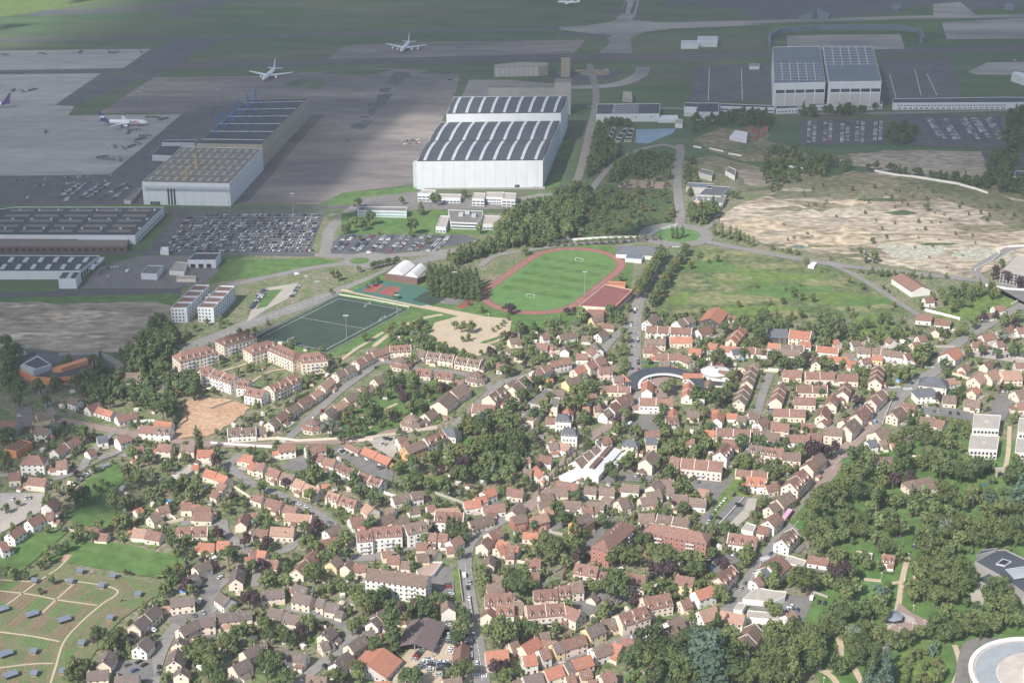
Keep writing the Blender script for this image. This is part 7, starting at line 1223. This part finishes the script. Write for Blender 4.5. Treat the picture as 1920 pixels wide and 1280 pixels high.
T4(960, 960, '470 150 6 dark cone;470 210 7 mid;500 250 8 dark;380 40 8 dark;690 50 7 dark;160 90 5 dark;560 170 4 dark;330 250 10 mid;260 210 9 mid;290 320 9 mid;400 380 8 mid;200 280 7 mid;480 330 6 copper;980 200 9 dark;920 180 4 light;820 320 10 mid;870 280 9 dark;920 330 9 mid;760 330 8 dark;1080 300 10 mid;1150 290 10 mid;1200 340 9 mid;1100 370 10 mid;1170 400 8 mid;1060 410 7 copper;1140 430 7 copper;1200 420 7 copper;1330 430 8 dark;1390 410 8 dark;1300 330 7 mid;1400 350 8 mid;1580 380 9 copper;1490 310 6 dark;1770 300 7 mid;1740 350 6 mid;1630 120 8 dark;1600 140 7 dark;800 550 14 dark;740 540 10 dark;620 560 6 mid;1040 580 8 mid;1560 580 6 mid;1600 630 5 mid;1540 620 5 dark;910 650 6 copper;720 720 8 mid;680 750 6 mid;120 530 9 mid;60 560 9 dark;40 480 9 dark;100 440 8 mid;180 880 8 mid;60 860 9 dark;120 870 8 dark;330 860 5 mid;320 930 4 light;1160 1030 12 dark;1200 1080 12 dark;1100 1000 10 dark;1020 1100 9 mid;1060 1190 10 dark;1280 1180 12 dark;1330 1240 10 mid;1240 1240 9 dark;1460 1060 15 blue tier;1490 1180 13 blue tier;1420 990 10 blue tier;1640 1090 14 dark;1650 1180 12 dark;1620 1010 9 dark;920 1060 9 dark;860 1100 8 dark;980 1010 8 mid;1330 920 8 dark;1400 900 7 dark;1640 910 7 light;1600 880 5 mid;1860 870 5 dark;1800 1200 10 mid;1860 1150 8 mid;1730 1240 9 mid;1900 1230 8 mid;1000 1240 4 mid;920 1240 3 mid;1500 480 4 mid;1390 560 5 mid;1350 790 5 mid;1500 540 4 mid;230 730 4 dark;590 530 5 mid;1210 560 4 dark;1240 950 7 dark;1500 960 5 light;1450 880 5 mid;1880 500 5 light;1790 1080 4 dark;420 690 5 mid')
T4(1440, 960, '40 420 8 dark;50 500 8 mid;260 480 12 mid;300 520 10 mid;200 460 8 mid;520 440 12 copper;600 440 10 dark;560 500 9 dark;440 500 8 mid;540 560 9 light;600 600 7 mid;640 560 8 light;840 590 7 blue;880 250 9 mid;830 200 7 mid;920 120 9 mid;1000 110 8 mid;730 130 10 mid;660 110 9 mid;560 150 9 light;480 190 8 mid;400 230 10 mid;320 160 10 mid;420 130 9 mid;300 60 10 mid;360 90 9 mid;450 60 9 dark;560 60 10 mid;650 40 9 mid;740 30 8 dark;830 60 8 light;900 20 9 mid;970 50 8 dark;1110 200 8 dark;1190 150 9 light;1220 230 9 mid;1180 270 9 mid;1340 90 10 grey;1350 150 9 mid;1250 60 10 mid;1430 70 10 mid;1520 90 10 mid;1600 100 10 mid;1700 90 10 mid;1800 100 10 mid;1880 80 10 dark;1540 190 9 mid;1640 190 10 mid;1740 180 10 mid;1860 180 9 mid;1440 200 8 light;1400 260 9 light;1300 320 9 mid;1200 380 9 mid;1280 400 9 mid;1400 400 10 mid;1480 420 9 mid;1130 420 8 mid;1160 470 8 mid;1250 480 9 mid;1350 500 10 mid;1450 520 9 mid;1520 500 9 dark;1080 560 8 mid;1180 580 9 mid;1260 620 9 mid;1350 620 9 mid;1420 600 9 mid;1100 620 6 mid;1700 600 13 dark;1760 620 12 mid;1740 540 10 mid;1800 680 10 mid;1850 720 9 dark;1700 700 8 mid;1550 780 10 mid;1650 820 9 mid;1450 800 9 mid;1350 740 8 mid;1750 800 9 mid;1880 800 9 mid;1270 820 9 dark;1330 900 9 dark;1400 880 8 dark;1250 880 7 dark;1500 860 8 mid;1600 880 8 dark;700 740 9 dark;620 720 8 dark;560 760 9 dark;500 740 8 dark;760 700 9 light;820 680 8 light;860 750 7 mid;430 800 8 mid;450 870 8 mid;540 850 7 mid;640 900 8 grey;700 880 7 mid;760 870 7 mid;820 880 8 mid;600 960 7 mid;700 970 9 dark;740 1000 8 mid;640 1010 8 mid;690 1070 8 dark;660 1040 7 mid;800 1030 8 dark;930 960 8 mid;1040 930 7 mid;1130 900 6 mid;900 930 6 dark;820 950 6 mid;330 930 12 mid;260 950 12 mid;180 980 12 mid;100 1000 12 dark;30 960 10 mid;340 1000 11 mid;260 1040 11 mid;170 1060 12 mid;60 1080 12 mid;360 1070 10 mid;300 1120 9 dark;40 1160 11 mid;100 1140 10 dark;30 1230 10 mid;100 1230 9 mid;0 1040 10 dark;390 950 8 dark;190 830 6 dark;80 880 5 dark;50 740 8 mid;30 700 6 mid;510 1110 5 dark cone;550 1160 5 dark;600 1120 5 dark;800 1100 6 dark cone;790 1180 6 dark cone;770 1240 6 blue cone;880 1110 6 blue cone;900 1180 6 blue cone;870 1250 7 blue cone;1240 1010 4 blue cone;1070 1090 3 mid cone;1110 1060 4 mid;1050 1160 3 dark;1040 1200 3 mid;1160 1160 3 mid;1180 1130 3 mid;1140 1040 2.5 mid;1160 1200 3 mid;1270 1120 4 olive;1280 1180 5 mid;1270 1230 5 mid;1040 1240 4 mid;1120 1240 4 mid;1180 1050 2.5 mid;1040 1110 2.5 dark;1190 1260 4 olive')
# avenue, rows of poplars and cypresses
for k in range(13): t = k/12; tree(1243-48*t, 472+72*t, 7.6, 'dark' if k % 3 else 'olive')
for k in range(14): t = k/13; tree(1286-70*t+8*t, 462+100*t, 6.6, 'dark' if k % 4 else 'olive')
for x, y in ((1261,437),(1270,439),(1280,436)): tree(x, y-3, 2.5, 'dark', 'tall')
for x, y in ((1084,836),(1081,850),(1074,858),(1067,868),(1060,865),(1055,877),(1047,880),(1041,885),(1034,895),(1022,905),(1011,912),(1012,922),(1062,850),(985,930),(1046,870)): tree(x, y, 1.2, 'dark', 'tall')
for r_ in range(5):
    for k in range(9): tree(804+k*11+r_*1.2, 508+r_*6.5+k*1.2, 3.6, 'dark' if (k+r_) % 3 else 'mid', 'tall')
for k in range(9): tree(1340+k*14, 427+k*3.8, 2.8, 'mid', 'tall') if k < 4 else tree(1380+(k-4)*8, 436+(k-4)*4, 1.9, 'mid', 'tall')
for k in range(18): tree(1000+k*14, 459-k*.9, 3.4, 'mid')
for k in range(8): tree(696+k*7, 497-k*1.6, 4, 'dark')
# woods and scattered garden trees over what is left of the ground
def scatter(s, n, r0, r1, cols, seed, free=True, shapes=('round','round','round','round','cone')):
    rr = random.Random(seed); P = [G(x, y)[:2] for x, y in pts(s)]; xs = [p[0] for p in P]; ys = [p[1] for p in P]; k = 0; tries = 0
    while k < n and tries < n*30:
        tries += 1; p = (rr.uniform(min(xs), max(xs)), rr.uniform(min(ys), max(ys)))
        if not inside(p, P): continue
        r = rr.uniform(r0, r1)
        if free and any(occ(p[0], p[1]+r*k) for k in (1.3, 2.2, 3.1)) and rr.random() < .8: continue
        if free and (occ(*p) or occ(p[0]+r*.6, p[1]) or occ(p[0]-r*.6, p[1]) or occ(p[0], p[1]-r*.6) or occ(p[0], p[1]+r*.6)): continue
        tree(p[0], p[1], r, rr.choice(cols), rr.choice(shapes), True); k += 1
MIX = ['dark','dark','dark','mid','mid','mid','mid','light','light','olive','copper','grey']
scatter('930,466 945,420 1010,395 1080,365 1110,375 1085,415 1080,452 1020,466', 190, 4.5, 7.5, ['dark','dark','mid'], 1, False)
scatter('1085,450 1100,380 1160,350 1260,345 1268,420 1190,448', 75, 2, 4.2, ['mid','dark','olive'], 2)
scatter('1100,335 1108,262 1150,290 1250,296 1268,310 1262,340 1180,335 1150,345', 90, 3.5, 5.5, ['dark'], 3)
scatter('1108,262 1120,235 1140,262 1160,285 1180,290 1120,330', 40, 3, 5, ['dark'], 51); scatter('1276,300 1300,300 1310,340 1282,400', 26, 2.5, 4.5, ['dark','mid'], 52); scatter('1120,235 1180,228 1190,240 1150,244', 14, 3, 4.5, ['dark'], 53)
scatter('1290,262 1300,230 1400,215 1450,225 1440,240 1340,240', 30, 4, 6, ['dark'], 4); scatter('1500,222 1520,200 1660,206 1650,216', 14, 4, 7, ['dark'], 5); scatter('1660,275 1665,250 1730,250 1725,275', 18, 4, 7, ['dark'], 6); scatter('1880,290 1885,215 1960,205 1960,300', 24, 5, 9, ['dark'], 7)
scatter('1430,330 1440,285 1560,300 1600,315 1560,335 1440,365', 60, 3, 6, ['dark','mid'], 8); scatter('1840,300 1880,290 1960,350 1960,385 1850,360', 50, 4, 7, ['dark'], 9); scatter('1600,325 1640,318 1850,345 1850,360 1640,330', 30, 3, 5, ['dark'], 10); scatter('1290,420 1300,390 1340,395 1350,425', 16, 4, 7, ['dark'], 11)
scatter('10,720 0,650 120,655 240,665 330,640 350,700 380,740 340,790 230,760 120,745', 80, 3.5, 7, ['dark'], 12); scatter('255,650 300,600 330,640 310,690', 30, 4, 6, ['dark'], 13)
scatter('480,620 560,580 700,530 760,505 770,512 640,560', 24, 2, 3.5, ['mid','dark'], 14); scatter('610,560 640,550 690,530 660,545', 8, 2, 3, ['mid'], 15); scatter('830,475 870,462 1000,455 1000,470 900,490 850,500', 40, 3, 5.5, ['mid','dark'], 16)
scatter('680,690 760,640 900,650 960,690 900,700 760,670', 36, 2.5, 4.5, MIX, 17); scatter('700,640 760,600 800,610 800,650', 18, 2.5, 4, MIX, 18)
scatter('1250,590 1700,600 1720,640 1250,625', 34, 2, 4, ['dark','mid'], 19); scatter('1400,460 1650,505 1820,528 1640,520 1500,480', 26, 1.5, 3, ['mid'], 20); scatter('1740,560 1850,535 1870,560 1780,590', 26, 3, 5, ['mid','dark'], 21)
scatter('1440,380 1600,330 1900,390 1900,440 1700,400 1500,400', 45, 1, 2.4, ['mid','olive','dark'], 41, False, ('round',)); scatter('1400,420 1600,400 1850,430 1820,510 1600,480 1430,455', 26, .9, 2, ['olive','mid'], 42, False, ('round',))
scatter('1230,580 1260,500 1300,465 1590,510 1690,580 1600,605 1400,600', 26, 1.5, 3.5, ['mid','olive'], 22)
scatter('640,800 700,740 760,700 880,730 830,770 770,790 690,820', 30, 2, 4.5, MIX, 23); scatter('840,810 900,780 960,800 980,880 960,920 880,900 830,860', 60, 3.5, 7, MIX, 24)
scatter('300,650 400,600 620,640 640,690 500,780 380,740', 60, 2, 3.5, ['mid','light'], 25)
scatter('1560,1280 1480,1180 1540,1060 1470,980 1580,850 1800,790 1960,900 1960,1190 1800,1200 1760,1190 1700,1290', 150, 2, 4.5, ['mid','mid','dark','light'], 26)
scatter('1200,590 1300,590 1960,640 1960,800 1500,820 1230,820', 330, 1.3, 3.2, MIX, 27); scatter('0,800 600,780 1250,780 1250,1290 0,1290', 820, 1.2, 3.0, MIX, 28); scatter('950,620 1200,590 1200,800 900,780', 130, 1.4, 3.4, MIX, 29); scatter('1200,810 1520,830 1480,990 1400,1090 1380,1290 1200,1290', 330, 1.3, 3.3, MIX, 30); scatter('1200,1200 1500,1180 1500,1290 1180,1290', 50, 5, 9, ['dark','mid'], 31)
scatter('100,1045 330,1100 350,1060 240,1020 150,1005 100,1045 0,1085 0,1060 100,1000 140,960', 60, 2, 3.6, ['dark','mid'], 32, False) if 0 else None
HEDGES.sort(key=lambda q: q[0][1]); HM = MB()
for hi_, ((x0, y0), (x1, y1)) in enumerate(HEDGES):
    d = math.hypot(x1-x0, y1-y0); n = max(2, int(d/1.5))
    rr_ = random.Random(int(x0*31+y0)); mb_ = MB(); col = rr_.choice(['dark','dark','mid'])
    for i in range(n):
        vs, fs = CRL[('round', rr_.randrange(3))]; t = (i+.5)/n; X, Y = (t-.5)*d, 0
        mb_.add([(X+v.x*1.05, Y+v.y*.8, .8+v.z*1.0) for v in vs[::1]], fs)
    if hi_ >= 290:
        a_ = math.atan2(y1-y0, x1-x0); HM.add([((x0+x1)/2+math.cos(a_)*v[0]-math.sin(a_)*v[1], (y0+y1)/2+math.sin(a_)*v[0]+math.cos(a_)*v[1], v[2]+.4) for v in mb_.v], mb_.f); continue
    o = mb_.build('hedge', LEAF[col]); o.location = ((x0+x1)/2, (y0+y1)/2, .4); o.rotation_euler = (0, 0, math.atan2(y1-y0, x1-x0)); reg(o, 'clipped green garden hedge', 'hedge', PX(((x0+x1)/2, (y0+y1)/2, 1)), 'garden hedges')
tag(HM.build('hedges', LEAF['dark']), 'smaller far garden hedges', 'hedges', kind='stuff')
TREES = [t for t in TREES if -60 < PX((t[0], t[1], t[5]))[0] < 1980 and PX((t[0], t[1], t[5]+t[2]*2))[1] < 1310]
# the largest in the picture are things of their own, the rest one mass
TREES.sort(key=lambda t: -t[2]*(3.0 if t[4] == 'tall' else 1)/(t[1]+200)-(10 if t[4] in ('tier',) else 0))
NT = 320
DN = {'dark':'dark green','mid':'green','light':'pale green','copper':'dark purple','olive':'yellowish','grey':'silvery grey','blue':'bluish green'}
def place_tree(t):
    x, y, r, col, shape, zc = t; root = empty({'round':'tree','tall':'columnar_tree','cone':'conifer','tier':'cedar_tree'}[shape], (x, y, 0)); k = TR.randrange(4 if shape == 'round' else 2)
    root.rotation_euler = (0, 0, TR.uniform(0, 6.28)); f = TR.uniform(.85, 1.1) if shape == 'round' else 1
    put('crown', crown_mesh(shape, k, col), root, (0, 0, zc), scale=(r, r, r*f)); put('trunk', TRUNK, root, scale=(min(r, 6), min(r, 6), max(.6, zc*.8)))
    sz = 'big' if r > 9 else ('small' if r < 5 else 'rounded'); px = PX((x, y, zc))
    reg(root, f"{sz if shape == 'round' else {'tall':'columnar','cone':'conical','tier':'tiered'}[shape]} {DN[col]} tree", 'tree', px, {'round':'broadleaved trees','tall':'columnar trees','cone':'conifers','tier':'cedars'}[shape])
for t in TREES[:NT]: place_tree(t)
rest = TREES[NT:]
def mass(lst, name, label, hi=False):
    by = {}
    for t in lst: by.setdefault(t[3], []).append(t)
    V, Fq, Ft, Mi, off = [], [], [], [], 0; mats = []; allv = []; loops = []; ls = []; lt = []; mi = []
    nl = 0
    for col, L in by.items():
        mats.append(LEAF[col])
        for x, y, r, c_, shape, zc in L:
            vs, fs = CRL[(shape, TR.randrange(3 if shape == 'round' else 1))]; a = TR.uniform(0, 6.28); A = np.array([tuple(v) for v in vs]); ca, sa = math.cos(a), math.sin(a)
            W_ = np.empty_like(A); W_[:,0] = x+r*(ca*A[:,0]-sa*A[:,1]); W_[:,1] = y+r*(sa*A[:,0]+ca*A[:,1]); W_[:,2] = zc+r*A[:,2]*TR.uniform(.85,1.1); allv.append(W_)
            for f in fs: loops.extend(i+off for i in f); ls.append(nl); lt.append(len(f)); nl += len(f); mi.append(len(mats)-1)
            off += len(A)
            k = off; w_ = r*.09; allv.append(np.array([(x-w_,y-w_,-.3),(x+w_,y-w_,-.3),(x+w_,y+w_,-.3),(x-w_,y+w_,-.3),(x-w_,y-w_,zc),(x+w_,y-w_,zc),(x+w_,y+w_,zc),(x-w_,y+w_,zc)]))
            for f in ((0,1,5,4),(1,2,6,5),(2,3,7,6),(3,0,4,7)): loops.extend(i+k for i in f); ls.append(nl); lt.append(4); nl += 4; mi.append(-1)
            off += 8
    mats.append(M_BARK); me = bpy.data.meshes.new(name); VV = np.concatenate(allv); me.vertices.add(len(VV)); me.vertices.foreach_set('co', VV.astype(np.float32).ravel()); me.loops.add(nl); me.loops.foreach_set('vertex_index', loops)
    me.polygons.add(len(ls)); me.polygons.foreach_set('loop_start', ls); me.polygons.foreach_set('loop_total', lt)
    for m in mats: me.materials.append(m)
    me.polygons.foreach_set('material_index', [m if m >= 0 else len(mats)-1 for m in mi]); me.update(); me.validate()
    return tag(put(name, me), label, 'trees', kind='stuff')
mass(rest, 'garden_trees', 'small and far trees filling gardens, woods and verges')
print('trees', len(TREES), 'cars', len(CARS))
# ---------------------------------------------------------------- clouds that shade the airfield: real vapour far above the frame
cm_ = bpy.data.materials.new('cloud_vapour'); cm_.use_nodes = True; n_ = cm_.node_tree; n_.nodes.remove(n_.nodes['Principled BSDF']); pv = n_.nodes.new('ShaderNodeVolumePrincipled'); pv.inputs['Density'].default_value = .0068; pv.inputs['Color'].default_value = (.9,.9,.92,1); n_.links.new(pv.outputs[0], n_.nodes['Material Output'].inputs['Volume'])
CZ = 1500
def cloud(s, holes, thick, soft, label, step=55):
    "a bank of vapour whose shadow falls on the given ground outline, thin at its edges, with gaps"
    sh = Vector((SD.x, SD.y))*((CZ+thick*.45)/SD.z); P = [Vector(G(x, y)[:2])+sh for x, y in pts(s)]; Hs = [[Vector(G(x, y)[:2])+sh for x, y in pts(h_)] for h_ in holes]
    xs = np.arange(min(p.x for p in P), max(p.x for p in P)+step, step); ys = np.arange(min(p.y for p in P), max(p.y for p in P)+step, step); X, Y = np.meshgrid(xs, ys)
    def sdf(poly):
        ins = np.zeros(X.shape, bool); D = np.full(X.shape, 1e18)
        for i in range(len(poly)):
            ax, ay = poly[i-1]; bx, by = poly[i]
            if ay != by: ins ^= ((ay > Y) != (by > Y)) & (X < (bx-ax)*(Y-ay)/(by-ay)+ax)
            dx, dy = bx-ax, by-ay; t = np.clip(((X-ax)*dx+(Y-ay)*dy)/(dx*dx+dy*dy+1e-9), 0, 1); D = np.minimum(D, (X-ax-t*dx)**2+(Y-ay-t*dy)**2)
        return np.where(ins, np.sqrt(D), -np.sqrt(D))
    d = sdf(P)
    for h_ in Hs: d = np.minimum(d, -sdf(h_))
    t = np.clip(d/soft, 0, 1); t = t*t*(3-2*t); t = t*thick*(.85+.25*np.sin(X/170+np.sin(Y/130))*np.cos(Y/210)); ny, nx = X.shape; vs, fs = [], []; ti, bi = {}, {}
    for j in range(ny):
        for i in range(nx):
            k = len(vs); h_ = float(t[j, i]); ti[j,i] = k; vs.append((float(X[j,i]), float(Y[j,i]), CZ+max(h_, 0)))
            if h_ > .5: bi[j,i] = k+1; vs.append((float(X[j,i]), float(Y[j,i]), CZ-h_*.12))
            else: bi[j,i] = k
    for j in range(ny-1):
        for i in range(nx-1):
            if max(t[j,i], t[j,i+1], t[j+1,i], t[j+1,i+1]) > .5:
                fs.append((ti[j,i], ti[j,i+1], ti[j+1,i+1], ti[j+1,i])); q = (bi[j,i], bi[j+1,i], bi[j+1,i+1], bi[j,i+1]); fs.append(q)
    me = bpy.data.meshes.new('cloud'); me.from_pydata(vs, [], fs); me.materials.append(cm_); me.update(); o = put('cloud', me); tag(o, label, 'cloud', kind='structure'); return o
cloud('-900,90 60,75 400,-60 900,-300 3200,-300 3200,470 1960,395 1800,368 1700,345 1600,335 1330,325 1272,375 1200,410 1110,370 1085,280 1000,200 850,200 790,275 745,360 650,420 600,540 500,605 440,655 390,700 350,790 300,825 230,885 120,945 -60,1010 -700,1090',
    [], 205, 120, 'broad cloud shading the airfield')
# ---------------------------------------------------------------- haze
b = MB(); b.box(-4400, 4400, -60, 6900, -1.5, 500); hz = b.build('haze', []); hm = bpy.data.materials.new('haze'); hm.use_nodes = True; n_ = hm.node_tree; n_.nodes.remove(n_.nodes['Principled BSDF']); pv = n_.nodes.new('ShaderNodeVolumePrincipled'); pv.inputs['Density'].default_value = .000072; pv.inputs['Color'].default_value = (.86,.92,1,1); pv.inputs['Anisotropy'].default_value = .1; n_.links.new(pv.outputs[0], n_.nodes['Material Output'].inputs['Volume']); hz.data.materials.append(hm); tag(hz, 'thin summer haze over the whole town', 'haze', kind='stuff')
write_labels()
